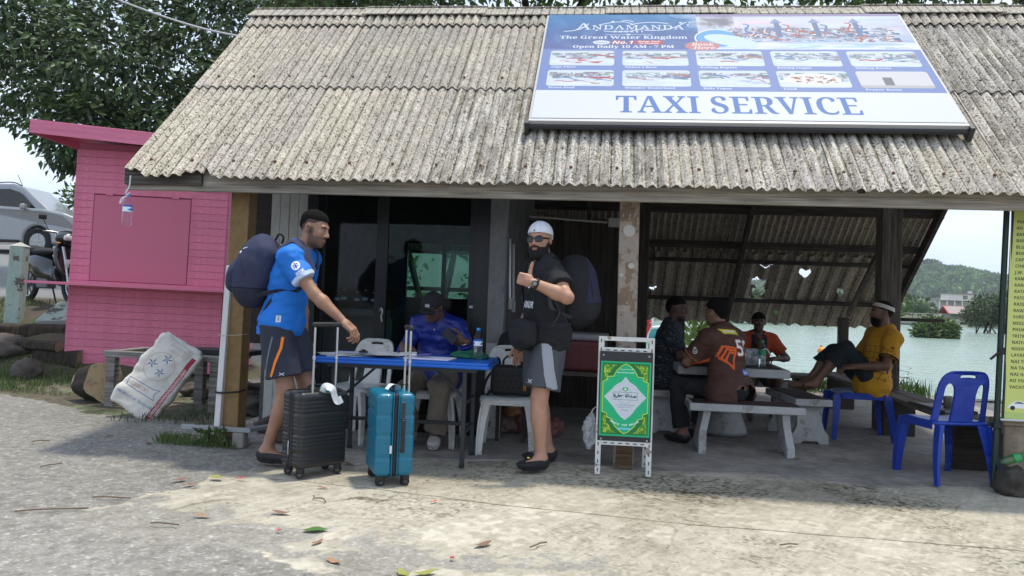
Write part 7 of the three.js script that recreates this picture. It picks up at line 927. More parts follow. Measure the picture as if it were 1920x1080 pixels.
// ------------------------------------------------------------------ yellow price banner on its pole
{
  const b = thing('price_banner', 'yellow-green banner listing taxi destinations at the right end of the shelter', 'banner', [2.845, 0.5, -6.08]);
  const tex = canvasTex(512, 1280, (c, w, h) => { c.fillStyle = '#cfd77c'; c.fillRect(0, 0, w, h); c.strokeStyle = '#b06a3a'; c.lineWidth = 5; c.strokeRect(90, -20, 300, 52); c.fillStyle = '#2f3a20'; c.font = 'bold 27px sans-serif'; ['PHUKET AIRPORT', 'AO POR', 'BANG BAE WATERFALL', 'BANG TAO BEACH', 'BLUE CANYON', 'BOAT LAGOON', 'CAPE PANWA', 'CHALONG BAY', 'J.W. MARRIOTT', 'KAMALA BEACH', 'KARON BEACH', 'KATHU', 'PATONG', 'RASSADA PIER', 'RAWAI BEACH', 'SURIN BEACH', 'MISSION HILLS', 'PHUKET TOWN', 'TRITRANG BEACH', 'NAIYANG BEACH', 'NIGHT MARKET', 'LAYAN BEACH', 'NAI THORN BEACH', 'NA TAI BEACH', 'NAI HARN BEACH', 'AO YON BEACH', 'YACHT HAVEN'].forEach((t, k) => c.fillText(t, 36 - k * 0.4, 92 + k * 38.5)); const car = (x, y, s, col) => { c.fillStyle = col; c.beginPath(); c.moveTo(x, y); c.lineTo(x + 12 * s, y - 16 * s); c.quadraticCurveTo(x + 40 * s, y - 40 * s, x + 72 * s, y - 18 * s); c.lineTo(x + 92 * s, y - 10 * s); c.lineTo(x + 92 * s, y); c.closePath(); c.fill(); c.fillStyle = '#222a30'; for (const q of [20, 74]) { c.beginPath(); c.arc(x + q * s, y, 9 * s, 0, 7); c.fill(); } c.fillStyle = '#5d6b76'; c.beginPath(); c.moveTo(x + 24 * s, y - 18 * s); c.quadraticCurveTo(x + 42 * s, y - 34 * s, x + 64 * s, y - 18 * s); c.fill(); }; car(20, 1210, 1.5, '#eef1f2'); car(178, 1212, 1.5, '#b9c2c8'); c.fillStyle = '#b8ce78'; c.fillRect(0, 1236, w, 44); });
  const g = new THREE.PlaneGeometry(0.6, 1.5, 6, 12).translate(0.3, 0.75, 0); warp(g, (v) => { v.z += 0.012 * Math.sin(v.x * 7 + v.y * 2); v.x += v.y * 0.018; }); part(b, 'banner_sheet', g, mat([1, 1, 1], 0.5, { map: tex, side: THREE.DoubleSide })); part(b, 'top_bar', rod([-0.0, 1.505, 0], [0.62, 1.505, 0], 0.012), M.steel); part(b, 'bottom_bar', rod([-0.02, -0.005, 0], [0.6, -0.005, 0], 0.012), M.steel);
  const p = thing('banner_pole', 'dark green metal pole beside the yellow banner', 'pole', [2.8, 0.0, -6.1]); part(p, 'pole_shaft', rod([0, 0, 0], [0.055, 2.05, 0], 0.02, 0.02, 12), mat([0.03, 0.05, 0.04], 0.45, { metalness: 0.4 })); part(p, 'pole_shaft', rod([0.04, 0.4, 0.02], [0.085, 2.0, 0.02], 0.009, 0.009, 8), mat([0.03, 0.045, 0.04], 0.45, { metalness: 0.4 })); part(p, 'pole_clamp', box(0.06, 0.05, 0.05, 0.045, 0.98, 0.0, 0.008), M.black); part(p, 'pole_lever', rod([0.02, 0.98, 0.02], [-0.05, 0.92, 0.03], 0.009), M.black); part(p, 'pole_clamp', box(0.05, 0.04, 0.05, 0.01, 0.45, 0, 0.006), M.black);
  const gb = bottle('green-capped plastic bottle lying by the low wall under the banner', [2.76, 0.22, -5.93], { h: 0.21, r: 0.03, cap: [0.03, 0.3, 0.08], labelMat: mat([0.05, 0.35, 0.12], 0.5), wall: mat([0.6, 0.9, 0.65], 0.08, { transmission: 1, thickness: 0 }) }); gb.rotation.z = -1.2; gb.rotation.y = -0.2;
}
// rocks: noisy boulders
const stoneM = [mat([0.36, 0.32, 0.28], 0.95, { map: rep(T.cement, 2, 2), bumpMap: T.soft, bumpScale: 0.02 }), mat([0.22, 0.2, 0.18], 0.95, { map: rep(T.cement, 2, 2), bumpMap: T.soft, bumpScale: 0.02 })];
function rock(label, pos, r, sc, k, group) { const g = new THREE.IcosahedronGeometry(1, 4); warp(g, (v) => { const n = 1 + fbm(v.x * 1.4 + k * 7, v.y * 1.4, v.z * 1.4 + k, 4) * 0.7; v.multiplyScalar(n); v.set(v.x * r * sc[0], v.y * r * sc[1], v.z * r * sc[2]); }); smoothNormals(g); return single('rock', label, 'rock', metreUV(g), stoneM[k % 2], pos, k * 1.3, group); }
rock('pale boulder on the grass beside the pink kiosk', [-7.02, 0.1, -9.2], 0.16, [1.1, 0.85, 1], 0); rock('flat grey stone slab behind the boulder on the bank', [-7.9, 0.3, -9.9], 0.4, [1.2, 0.4, 0.9], 2); rock('broken concrete lump at the foot of the ochre post', [-2.55, 0.03, -6.32], 0.13, [1.5, 0.5, 0.9], 4); rock('dark flat stone behind the ochre post', [-2.72, 0.05, -6.75], 0.2, [1.4, 0.5, 0.8], 1); rock('pile stone under the green bottle at the low wall', [2.86, 0.08, -5.98], 0.13, [1, 0.9, 0.8], 3); rock('dark rock half sunk in the bank below the green post', [-8.6, 0.42, -10.0], 0.42, [1.3, 0.55, 0.9], 5);
[[-4.5, -8.5], [-4.2, -8.3], [-3.9, -8.55], [-3.6, -8.1], [-3.75, -7.75], [-3.35, -7.5]].forEach(([x, z], k) => rock('rubble stone in the dark gap under the grey bench', [x, 0.06, z], 0.11 + (k % 3) * 0.03, [1.2, 0.7, 1], k + 6, 'rubble under the grey bench'));
// ------------------------------------------------------------------ things left of the shelter
{
  const st = thing('timber_stand', 'white-edged metal bar on a cross foot tied to the ochre post', 'stand', [-2.92, 0.0, -5.93]); const zinc = mat([0.33, 0.34, 0.35], 0.6, { metalness: 0.3 }); part(st, 'upright_bar', merge([bar([0, 0.15, 0], [0.03, 1.4, -0.02], 0.045, 0.006), bar([0.02, 0.15, -0.02], [0.05, 1.4, -0.04], 0.006, 0.045)]), mat([0.68, 0.68, 0.66], 0.55)); part(st, 'cross_foot', box(0.56, 0.035, 0.04, 0.0, 0.14, 0.0, 0.004), zinc); part(st, 'foot_leg', bar([0.24, 0.14, 0], [0.46, 0.14, -0.5], 0.03, 0.03), zinc); part(st, 'foot_block', metreUV(box(0.1, 0.13, 0.1, 0.18, 0.06, -0.03, 0.02)), mat([0.28, 0.26, 0.23], 0.95)); part(st, 'bolt', new THREE.SphereGeometry(0.014, 8, 6).translate(0.005, 0.145, 0.02), mat([0.18, 0.09, 0.06], 0.8)); for (const [y, r, m] of [[0.42, 0.008, M.rubber], [0.86, 0.003, mat([0.5, 0.45, 0.35], 0.9)]]) part(st, 'tie', tube([[-0.02, y, 0.005], [0.02, y - 0.004, 0.02], [0.09, y, 0.0], [0.15, y + 0.005, -0.02], [0.16, y + 0.01, -0.12], [0.07, y, -0.205], [-0.02, y, -0.13]], r, 5, 40, true), m);
  const gw = mat([0.95, 0.97, 1.0], 0.75, { map: rep(T.wood, 0.5, 1.5) }), b = thing('grey_bench', 'grey painted timber bench frame in front of the pink kiosk', 'bench', [-4.25, 0, -7.75], -0.06); for (const z of [-0.27, 0.27]) part(b, 'top_rail', metreUV(box(1.25, 0.06, 0.09, 0, 0.52, z, 0.006)), gw); for (const x of [-0.58, 0.58]) part(b, 'end_rail', metreUV(box(0.09, 0.056, 0.45, x, 0.52, 0, 0.006)), gw); for (const x of [-0.56, 0.1, 0.56]) for (const z of [-0.25, 0.25]) if (!(x === 0.1 && z > 0)) part(b, 'leg', metreUV(box(0.1, 0.5, 0.08, x, 0.24, z, 0.006)), gw); part(b, 'black_plank', box(0.75, 0.05, 0.3, 0.42, 0.565, -0.1, 0.006), mat([0.02, 0.02, 0.022], 0.6));
  // printed cement sack leaning on that bench
  const sk = thing('cement_sack', 'white woven cement sack with blue stars leaning on the grey bench', 'sack', [-4.12, 0.0, -7.14], 0.12);
  const pr = canvasTex(512, 800, (c, w, h) => { c.fillStyle = '#d9d6ce'; c.fillRect(0, 0, w, h); const r = rng(5); for (let k = 0; k < 500; k++) { c.fillStyle = `rgba(120,110,90,${r() * 0.10})`; c.fillRect(r() * w, r() * h, 2 + r() * 40, 2 + r() * 6); } c.fillStyle = '#a83444'; c.fillRect(430, 60, 50, h - 60); c.fillStyle = '#e6dcd6'; c.font = 'bold 44px sans-serif'; c.save(); c.translate(472, 760); c.rotate(-Math.PI / 2); c.fillText('UNNOUNNUUNOUNNUNU', 0, 0); c.restore(); c.strokeStyle = '#a8685c'; c.lineWidth = 3; c.beginPath(); c.arc(215, 300, 150, 0, 7); c.stroke(); const star = (x, y, s) => { c.fillStyle = '#2d5490'; for (let q = 0; q < 5; q++) { const a = q * 1.2566 - 1.57; c.beginPath(); c.moveTo(x, y); c.lineTo(x + Math.cos(a) * s, y + Math.sin(a) * s); c.lineTo(x + Math.cos(a + 0.5) * s * 0.45, y + Math.sin(a + 0.5) * s * 0.45); c.fill(); } }; star(240, 200, 62); star(130, 300, 62); star(260, 350, 58); c.strokeStyle = '#3c6094'; c.lineWidth = 6; c.beginPath(); c.moveTo(40, 520); c.lineTo(330, 520); c.lineTo(380, 500); c.lineTo(360, 560); c.lineTo(390, 610); c.lineTo(60, 600); c.closePath(); c.stroke(); c.fillStyle = '#c59a8e'; c.font = 'bold 46px serif'; c.fillText('CEMENT', 90, 580); c.fillStyle = '#3f6496'; c.font = 'bold 34px serif'; c.fillText('PRODUCT OF THAILAND', 20, 700); c.strokeStyle = '#b06a64'; c.lineWidth = 3; c.strokeRect(180, 50, 170, 60); });
  const f = folds(rbox(V(0, 0, 0), [0.235, 0.37, 0.055], 0.05), 0.012, 7, 6, 7, 3), g = softBox(0.46, 0.76, 0.1, 0.035, 0.016, (p) => 0.055 * fbm(p.x * 4, p.y * 6, p.z * 5, 4) + 0.012 * Math.cos(p.x * 5) * Math.cos(p.y * 3)); void f; { const p = g.attributes.position, uv = g.attributes.uv; for (let i = 0; i < p.count; i++) uv.setXY(i, clamp(p.getX(i) / 0.46 + 0.5, 0.01, 0.99), clamp(p.getY(i) / 0.74 + 0.5, 0.01, 0.99)); } const tilt = new THREE.Matrix4().makeRotationFromEuler(new THREE.Euler(-0.42, 0, -0.5, 'ZXY')); g.applyMatrix4(tilt).translate(0, 0.345, 0); part(sk, 'sack_body', g, mat([0.95, 0.94, 0.92], 0.75, { map: pr, bumpMap: rep(T.fine, 6, 6), bumpScale: 0.002 })); part(sk, 'sack_fold', softBox(0.4, 0.06, 0.08, 0.025, 0.02, (p) => 0.02 * fbm(p.x * 9, p.y * 9, 1, 3)).translate(0, 0.385, 0.0).applyMatrix4(tilt).translate(0, 0.345, 0), mat([0.62, 0.61, 0.58], 0.8));
  // short log lying with its cut face to the road
  const bark = mat([0.24, 0.19, 0.14], 0.95, { map: rep(T.wood, 0.6, 3), bumpMap: rep(T.woodBump, 0.6, 3), bumpScale: 0.02 }), cutF = canvasTex(256, 256, (c) => { c.fillStyle = '#a89a80'; c.fillRect(0, 0, 256, 256); c.strokeStyle = 'rgba(95,75,55,0.16)'; for (let k = 4; k < 128; k += 7) { c.lineWidth = 1 + (k % 3); c.beginPath(); c.ellipse(126 + (k % 5), 130, k, k * 0.94, 0.2, 0, 7); c.stroke(); } const lr = rng(8); for (let k = 0; k < 90; k++) { c.fillStyle = `rgba(${70 + lr() * 120},${60 + lr() * 105},${45 + lr() * 80},0.2)`; c.beginPath(); c.ellipse(lr() * 256, lr() * 256, 4 + lr() * 22, 3 + lr() * 10, lr() * 3, 0, 7); c.fill(); } });
  const log = (label, pos, turn, r, len) => { const l = thing('log', label, 'log', pos, turn); const t = new THREE.CylinderGeometry(r, r * 0.85, len, 26, 6, true); warp(t, (v) => { const a = Math.atan2(v.z, v.x), k = 1 + 0.08 * Math.sin(a * 5 + 1) + 0.05 * pn(a * 3, v.y * 5, 1); v.x *= k; v.z *= k; }); t.rotateX(Math.PI / 2); part(l, 'bark', t, bark); const c = new THREE.CircleGeometry(r * 1.02, 26); part(l, 'cut_face', warp(c.translate(0, 0, len / 2), (v) => { const a = Math.atan2(v.y, v.x), k = 1 + 0.08 * Math.sin(-a * 5 + 1); v.x *= k; v.y *= k; }), mat([0.8, 0.78, 0.74], 0.9, { map: cutF })); part(l, 'cut_face', new THREE.CircleGeometry(r * 0.86, 20).rotateY(Math.PI).translate(0, 0, -len / 2), mat([0.5, 0.42, 0.32], 0.9)); return l; };
  const l1 = log('short sawn log with a pale cut face in front of the kiosk', [-5.16, 0.19, -7.8], 1.0, 0.2, 0.36); l1.rotation.x = -0.25; log('dark burnt log lying on the bank beside the kiosk', [-6.95, 0.2, -9.75], 1.45, 0.15, 0.7); log('old grey trunk lying across the bank', [-8.1, 0.5, -10.15], 1.75, 0.11, 1.7); log('thin weathered trunk lying on the bank behind the boulder', [-7.6, 0.36, -9.8], 1.35, 0.07, 1.4);
  // green-white concrete post
  const gp = thing('concrete_post', 'leaning concrete post with flaking pale green paint', 'post', [-8.17, 0.5, -10.4], 0.3); const pg = metreUV(box(0.2, 1.2, 0.2, 0, 0.58, 0, 0.025, 2), 1); part(gp, 'post_shaft', pg, mat([1, 1, 1], 0.85, { map: wornPaint([0.62, 0.70, 0.65], [0.38, 0.36, 0.33], 0.24, 331), bumpMap: T.soft, bumpScale: 0.005 })); part(gp, 'post_cap', metreUV(new THREE.ConeGeometry(0.15, 0.06, 4).rotateY(Math.PI / 4).translate(0, 1.2, 0)), mat([0.42, 0.42, 0.39], 0.9)); gp.rotation.z = -0.03;
  const sl = thing('concrete_slab', 'tilted pale green concrete slab on the bank behind the kiosk', 'slab', [-7.35, 0.78, -10.7], 0.2); part(sl, 'slab_body', metreUV(box(0.95, 0.07, 0.75, 0, 0, 0, 0.01)), mat([1, 1, 1], 0.9, { map: wornPaint([0.58, 0.65, 0.6], [0.32, 0.31, 0.28], 0.3, 341) })); part(sl, 'slab_edge', metreUV(box(0.95, 0.12, 0.06, 0, -0.03, 0.36, 0.01)), mat([0.3, 0.32, 0.29], 0.9)); sl.rotation.x = 0.35;
  // bottle hung from the eave corner by a plastic cord
  const hb = bottle('empty plastic bottle hung by a cord from the eave corner', [-3.575, 1.665, -5.67], { h: 0.24, r: 0.034 }); part(hb, 'cord', tube([[0.0, 0.22, 0], [-0.012, 0.25, 0.01], [0.004, 0.29, 0], [0.012, 0.38, 0.0]], 0.005, 5), mat([0.75, 0.77, 0.78], 0.5)); part(hb, 'cord_bow', tube([[0, 0.225, 0.01], [-0.04, 0.2, 0.02], [-0.05, 0.16, 0.02], [-0.02, 0.21, 0.015], [0.02, 0.25, 0.01]], 0.004, 5), mat([0.78, 0.8, 0.82], 0.5));
  tagCable();
}
function tagCable() { const c = thing('cable', 'pale overhead cable running down to the roof edge', 'cable'); part(c, 'wire', tube([[-9.2, 6.3, -10.5], [-7.4, 5.35, -9.8], [-5.97, 4.66, -9.1], [-4.6, 4.12, -8.5], [-3.7, 3.84, -8.05]], 0.011, 6), mat([0.5, 0.5, 0.5], 0.6)); part(c, 'cable_hook', tube([[-3.7, 3.84, -8.05], [-3.66, 3.86, -8.0], [-3.62, 3.83, -7.96]], 0.012, 6), M.steel); }
// ------------------------------------------------------------------ leaves, twigs and litter on the paving
{
  const r = rng(91), leafG = (L, w, curl, k) => { const g = new THREE.PlaneGeometry(w, L, 4, 8).rotateX(-Math.PI / 2); return warp(g, (v) => { const t = v.z / L + 0.5, q = Math.sin(Math.PI * clamp(t, 0.02, 0.98)) ** 0.7; v.x *= q; v.y = 0.003 + curl * 0.35 * (v.x * v.x * 8 + (t - 0.5) ** 2 * 0.04) + 0.003 * Math.sin(t * 7 + k); }); };
  const dry = [0, 1, 2].map((k) => leafG(0.08 + k * 0.016, 0.03 + k * 0.007, 1 + k * 0.6, k)), twoS = { side: THREE.DoubleSide }, cols = [mat([0.26, 0.13, 0.07], 0.8, twoS), mat([0.34, 0.19, 0.1], 0.8, twoS), mat([0.2, 0.12, 0.08], 0.85, twoS)];
  const at2 = [[-3.45, -5.9], [-3.25, -6.35], [-2.62, -4.85], [-2.5, -4.75], [-2.1, -4.15], [-1.72, -4.3], [-1.35, -3.85], [-1.18, -3.6], [-0.55, -4.0], [-1.7, -4.9], [-2.95, -6.4], [-1.75, -5.6], [-3.9, -6.1], [1.6, -6.75]];
  at2.forEach(([x, z], k) => single('fallen_leaf', ['dry brown leaf lying on the paving', 'dry orange-brown leaf lying on the paving', 'dark brown leaf lying on the paving'][k % 3], 'leaf', dry[k % 3], cols[k % 3], [x, 0.006 + (z < -5.9 && x > -2.8 ? 0.01 : 0), z], r() * 6, 'dry leaves scattered on the paving'));
  const gm = mat([0.07, 0.16, 0.03], 0.6, twoS), ym = mat([0.27, 0.28, 0.06], 0.65, twoS); single('fallen_leaf', 'broad green leaf lying flat on the concrete', 'leaf', leafG(0.125, 0.07, 0.6, 4), gm, [-1.43, 0.008, -4.04], 1.9); single('fallen_leaf', 'small yellow-green leaf among the dry leaves at the asphalt edge', 'leaf', leafG(0.1, 0.06, 1.5, 1), ym, [-2.42, 0.012, -4.95], 1.2); [[-0.83, -3.5, 0.6], [-0.74, -3.53, 2.2]].forEach(([x, z, t]) => single('fallen_leaf', 'yellow-green curled leaf of the pair near the road', 'leaf', leafG(0.11, 0.045, 2, 2), ym, [x, 0.01, z], t, 'pair of curled leaves'));
  [[-2.27, -4.98], [-0.95, -4.72], [-0.66, -3.75], [-1.6, -3.98]].forEach(([x, z], k) => single('litter', ['crumpled red wrapper at the asphalt edge', 'torn red and white sachet on the concrete near the suitcases', 'tiny red scrap near the curled leaves', 'tiny pink scrap beside the green leaf'][k], 'litter', warp(new THREE.PlaneGeometry(k < 2 ? 0.05 : 0.022, 0.02, 4, 3).rotateX(-Math.PI / 2), (v) => { v.y = 0.006 + 0.01 * Math.abs(Math.sin(v.x * 90 + v.z * 60)); }), mat(k === 1 ? [0.6, 0.1, 0.1] : [0.55, 0.05, 0.07], 0.5, twoS), [x, 0.004, z], k));
  const twigM = mat([0.16, 0.11, 0.075], 0.9); [[-2.9, -4.05, 0.4, 0.35], [-2.2, -3.95, -0.05, 0.16], [-3.3, -6.25, 0.2, 0.3], [-3.6, -5.0, 1.1, 0.14], [-0.28, -4.05, 0.9, 0.12], [-1.62, -4.62, 2.4, 0.16], [-4.2, -5.7, 0.6, 0.12], [1.0, -4.35, 0.3, 0.1], [-3.3, -6.05, 0.5, 0.26], [-2.75, -4.35, 0.1, 0.22]].forEach(([x, z, t, L]) => single('twig', 'thin brown twig lying on the paving', 'twig', tube([[-L / 2, 0.006, 0], [-L / 6, 0.014, 0.01], [L / 5, 0.007, -0.012], [L / 2, 0.01, 0.005]], 0.004, 5), twigM, [x, 0.004, z], t, 'twigs scattered on the paving'));
}
// ------------------------------------------------------------------ trees and plants
function leafShape(L, w, fold = 0.25) { // pointed leaf folded along its midrib, stalk at 0, tip along +y
  const g = new THREE.BufferGeometry(), p = [0, 0, 0, w / 2, L * 0.4, fold * w, 0, L * 0.45, 0, -w / 2, L * 0.4, fold * w, 0, L, -fold * w * 0.8]; g.setAttribute('position', new THREE.Float32BufferAttribute(p, 3)); g.setIndex([0, 1, 2, 0, 2, 3, 1, 4, 2, 2, 4, 3]); g.computeVertexNormals(); return g;
}
const leafMats = { dark: mat([1, 1, 1], 0.5, { side: THREE.DoubleSide, transmission: 0.25, thickness: 0 }), soft: mat([1, 1, 1], 0.7, { side: THREE.DoubleSide, transmission: 0.3, thickness: 0 }) };
function leaves(parent, name, geo, m, list, kind = 'stuff') { const im = new THREE.InstancedMesh(geo, m, list.length), M4 = new THREE.Matrix4(), q = new THREE.Quaternion(), col = new THREE.Color(); list.forEach(([p, d, roll, s, c], i) => { q.setFromUnitVectors(V(0, 1, 0), d).multiply(new THREE.Quaternion().setFromAxisAngle(V(0, 1, 0), roll)); M4.compose(p, q, V(s, s, s)); im.setMatrixAt(i, M4); im.setColorAt(i, col.setRGB(...c)); }); im.name = name; im.castShadow = im.receiveShadow = true; if (kind) im.userData = { kind }; parent.add(im); return im; }
// crown of leaf sprays gathered round twig ends inside several uneven lobes
function crownList(r, lobes, perLobe, per, spread, cols, droop = 0.5) { const out = []; for (const [c, rad] of lobes) for (let k = 0; k < perLobe; k++) { const d = V(r() - 0.5, r() - 0.5, r() - 0.5).normalize(), q = Math.pow(r(), 0.42), tw = V(c[0], c[1], c[2]).add(V(d.x * rad[0] * q, d.y * rad[1] * q, d.z * rad[2] * q)), tint = 0.7 + r() * 0.6; for (let j = 0; j < per; j++) { const o = V(r() - 0.5, r() - 0.5, r() - 0.5).multiplyScalar(spread), dir = d.clone().multiplyScalar(0.6).add(V(r() - 0.5, r() * 0.5 - droop, r() - 0.5).multiplyScalar(1.3)).normalize(), cc = cols[Math.floor(r() * cols.length)]; out.push([tw.clone().add(o), dir, r() * 6.28, 0.65 + r() * 0.7, [cc[0] * tint, cc[1] * tint, cc[2] * tint]]); } } return out; }
function limbGeo(a, b, r0, r1, k, sag = 0.1) { const A = V(...a), B = V(...b), pts = []; for (let i = 0; i <= 5; i++) { const t = i / 5, p = A.clone().lerp(B, t); p.x += Math.sin(t * 5 + k) * sag * t; p.z += Math.cos(t * 4 + k * 2) * sag * t; p.y += Math.sin(t * Math.PI) * sag; pts.push(p); } const g = tube(pts, 1, 8, 12), pos = g.attributes.position, c = new THREE.CatmullRomCurve3(pts, false, 'centripetal'); for (let i = 0; i <= 12; i++) { const o = c.getPointAt(i / 12), rr = lerp(r0, r1, i / 12); for (let j = 0; j <= 8; j++) { const q = i * 9 + j; const v = V(pos.getX(q), pos.getY(q), pos.getZ(q)).sub(o).multiplyScalar(rr).add(o); pos.setXYZ(q, v.x, v.y, v.z); } } g.computeVertexNormals(); return g; }
const barkM = mat([0.16, 0.13, 0.1], 0.95, { map: rep(T.wood, 0.4, 2), bumpMap: rep(T.woodBump, 0.5, 2), bumpScale: 0.03 }), greens = [[0.044, 0.082, 0.026], [0.06, 0.108, 0.033], [0.082, 0.138, 0.038], [0.034, 0.062, 0.026]], limes = [[0.09, 0.16, 0.03], [0.14, 0.2, 0.035], [0.06, 0.11, 0.03]];
const bigLeaf = leafShape(0.18, 0.078), midLeaf = leafShape(0.3, 0.14);
{
  const r = rng(501), t = thing('broadleaf_tree', 'large dark glossy broadleaf tree rising behind the pink kiosk', 'tree', [-8.4, -0.75, -16.5]);
  part(t, 'trunk', limbGeo([0.4, 0.3, 0], [1.5, 6.2, 0.3], 0.34, 0.2, 1, 0.3), barkM); for (const [a, b, q] of [[[0.9, 3.2, 0.1], [-3.6, 6.6, 1.2], 0.14], [[1.0, 3.8, 0.1], [-1.0, 8.2, -0.5], 0.14], [[1.2, 4.4, 0.2], [4.3, 7.6, 1.0], 0.13], [[1.3, 5, 0.2], [2.4, 9.2, -0.6], 0.12], [[0.8, 2.8, 0.2], [-1.8, 4.7, 2.0], 0.09], [[1.2, 4.2, 0.2], [3.2, 5.4, 2.2], 0.08]]) part(t, 'limb', limbGeo(a, b, q, q * 0.35, b[0], 0.25), barkM);
  const lobes = [[[-3.4, 6.2, 1.0], [1.9, 1.4, 1.6]], [[-3.1, 7.8, 0], [1.8, 1.4, 1.8]], [[-1.3, 6.4, 1.4], [1.7, 1.4, 1.7]], [[0.4, 5.0, 1.4], [1.4, 1.0, 1.3]], [[0.3, 7.4, 0.6], [2.0, 1.6, 1.9]], [[-1.2, 9.0, -0.4], [2.2, 1.4, 2]], [[1.8, 5.6, 1.2], [1.5, 1.3, 1.5]], [[2.6, 7.2, 0.4], [1.9, 1.5, 1.7]], [[4.2, 7.6, 0.8], [1.5, 1.2, 1.4]], [[2.4, 9, -0.4], [2.2, 1.3, 1.9]], [[-1.7, 4.9, 1.9], [1.0, 0.9, 0.9]], [[-0.6, 4.5, 1.5], [1.1, 0.8, 1]], [[-4.4, 7.4, 1], [1.5, 1.4, 1.4]], [[0.6, 9.4, 0.5], [3, 1.6, 2]], [[3.4, 5.6, 1.4], [1.2, 1.1, 1.1]], [[1.2, 4.2, 2.0], [1.1, 0.7, 0.9]], [[-0.3, 5.6, -0.8], [2.4, 1.2, 1.4]], [[2.4, 4.6, -0.4], [2, 1.2, 1.2]]];
  leaves(t, 'crown', bigLeaf, leafMats.dark, crownList(r, lobes, 230, 10, 0.4, [...greens, greens[1], greens[2], limes[0]], 0.55));
  // twig tips that stand out of the crown to the left
  const tips = []; for (let k = 0; k < 40; k++) { const o = V(-4.6 + r() * 1.4, 5.0 + r() * 2.2, 1.6 + r() * 0.8); for (let j = 0; j < 7; j++) tips.push([o.clone().add(V((r() - 0.5) * 0.3, (r() - 0.5) * 0.3, (r() - 0.5) * 0.3)), V(-0.6 + r() * 0.8, -0.7 + r() * 0.7, r() - 0.3).normalize(), r() * 6, 0.8 + r() * 0.5, greens[j % 4]]); } leaves(t, 'outer_sprays', bigLeaf, leafMats.dark, tips);
}
{ // trees whose tops show over the ridge
  const mk = (label, pos, seed, lobes, cols, n) => { const r = rng(seed), t = thing('broadleaf_tree', label, 'tree', pos); part(t, 'trunk', limbGeo([0, -0.6, 0], [0.3, 6.2, 0], 0.26, 0.14, seed, 0.2), barkM); for (const [c] of lobes.slice(0, 4)) part(t, 'limb', limbGeo([0.2, 4.6, 0], c, 0.1, 0.03, c[0], 0.2), barkM); leaves(t, 'crown', bigLeaf, leafMats.soft, crownList(r, lobes, n, 8, 0.45, cols, 0.4)); };
  mk('bright leafy tree top showing over the middle of the roof ridge', [-1.6, 0.1, -14.2], 511, [[[-2.6, 7.2, 0.2], [1.6, 1.1, 1.2]], [[-0.2, 7.6, 0.4], [2.0, 1.1, 1.4]], [[2.0, 7.4, 0.2], [1.7, 1.1, 1.3]], [[3.9, 7.3, 0.4], [1.4, 1.0, 1.2]], [[-3.6, 6.5, 0.6], [1.0, 0.9, 0.9]], [[-1.2, 6.7, 0.6], [2.6, 0.6, 0.9]], [[2.4, 6.7, 0.6], [2.6, 0.6, 0.9]]], [...limes, greens[1], greens[2]], 170);
  mk('lighter leafy tree top over the right part of the ridge', [8.6, -0.5, -12.6], 523, [[[-1.6, 8.2, -1.6], [1.8, 1.1, 1.3]], [[0.4, 7.8, -1.2], [1.8, 1.2, 1.4]], [[-3.4, 8.0, -1.9], [1.3, 0.9, 1.2]], [[1.8, 7.4, -1], [1.4, 1.2, 1.3]], [[-2.6, 7.3, -1.4], [2.8, 0.7, 1]], [[-4.4, 7.4, -1.4], [1.4, 0.7, 1]]], [...limes, greens[1]], 150);
  const r = rng(541), b = thing('leafy_bush', 'light green bush behind the parked silver car', 'bush', [-15.2, 2.5, -23.5]); part(b, 'stem', limbGeo([0, 0, 0], [0.2, 1.4, 0], 0.1, 0.04, 2), barkM); leaves(b, 'foliage', bigLeaf, leafMats.soft, crownList(r, [[[0, 1.3, 0], [1.3, 0.9, 1]], [[0.9, 1.7, 0], [0.9, 0.8, 0.8]], [[-0.9, 1.1, 0], [0.9, 0.7, 0.8]]], 90, 8, 0.3, [...limes, greens[2]], 0.2));
  const wn = thing('broadleaf_tree', 'pale green tree seen through the office rear window', 'tree', [-3.4, -0.4, -16.5]); part(wn, 'trunk', limbGeo([0, -0.4, 0], [0.2, 2.6, 0], 0.12, 0.06, 3), barkM); leaves(wn, 'crown', bigLeaf, leafMats.soft, crownList(rng(547), [[[-0.3, 2.6, 0], [1.3, 0.9, 1]], [[1.0, 2.9, 0.2], [0.8, 0.7, 0.8]], [[0.2, 1.7, 0], [1.6, 0.6, 0.8]]], 22, 8, 0.35, limes, 0.3));
}
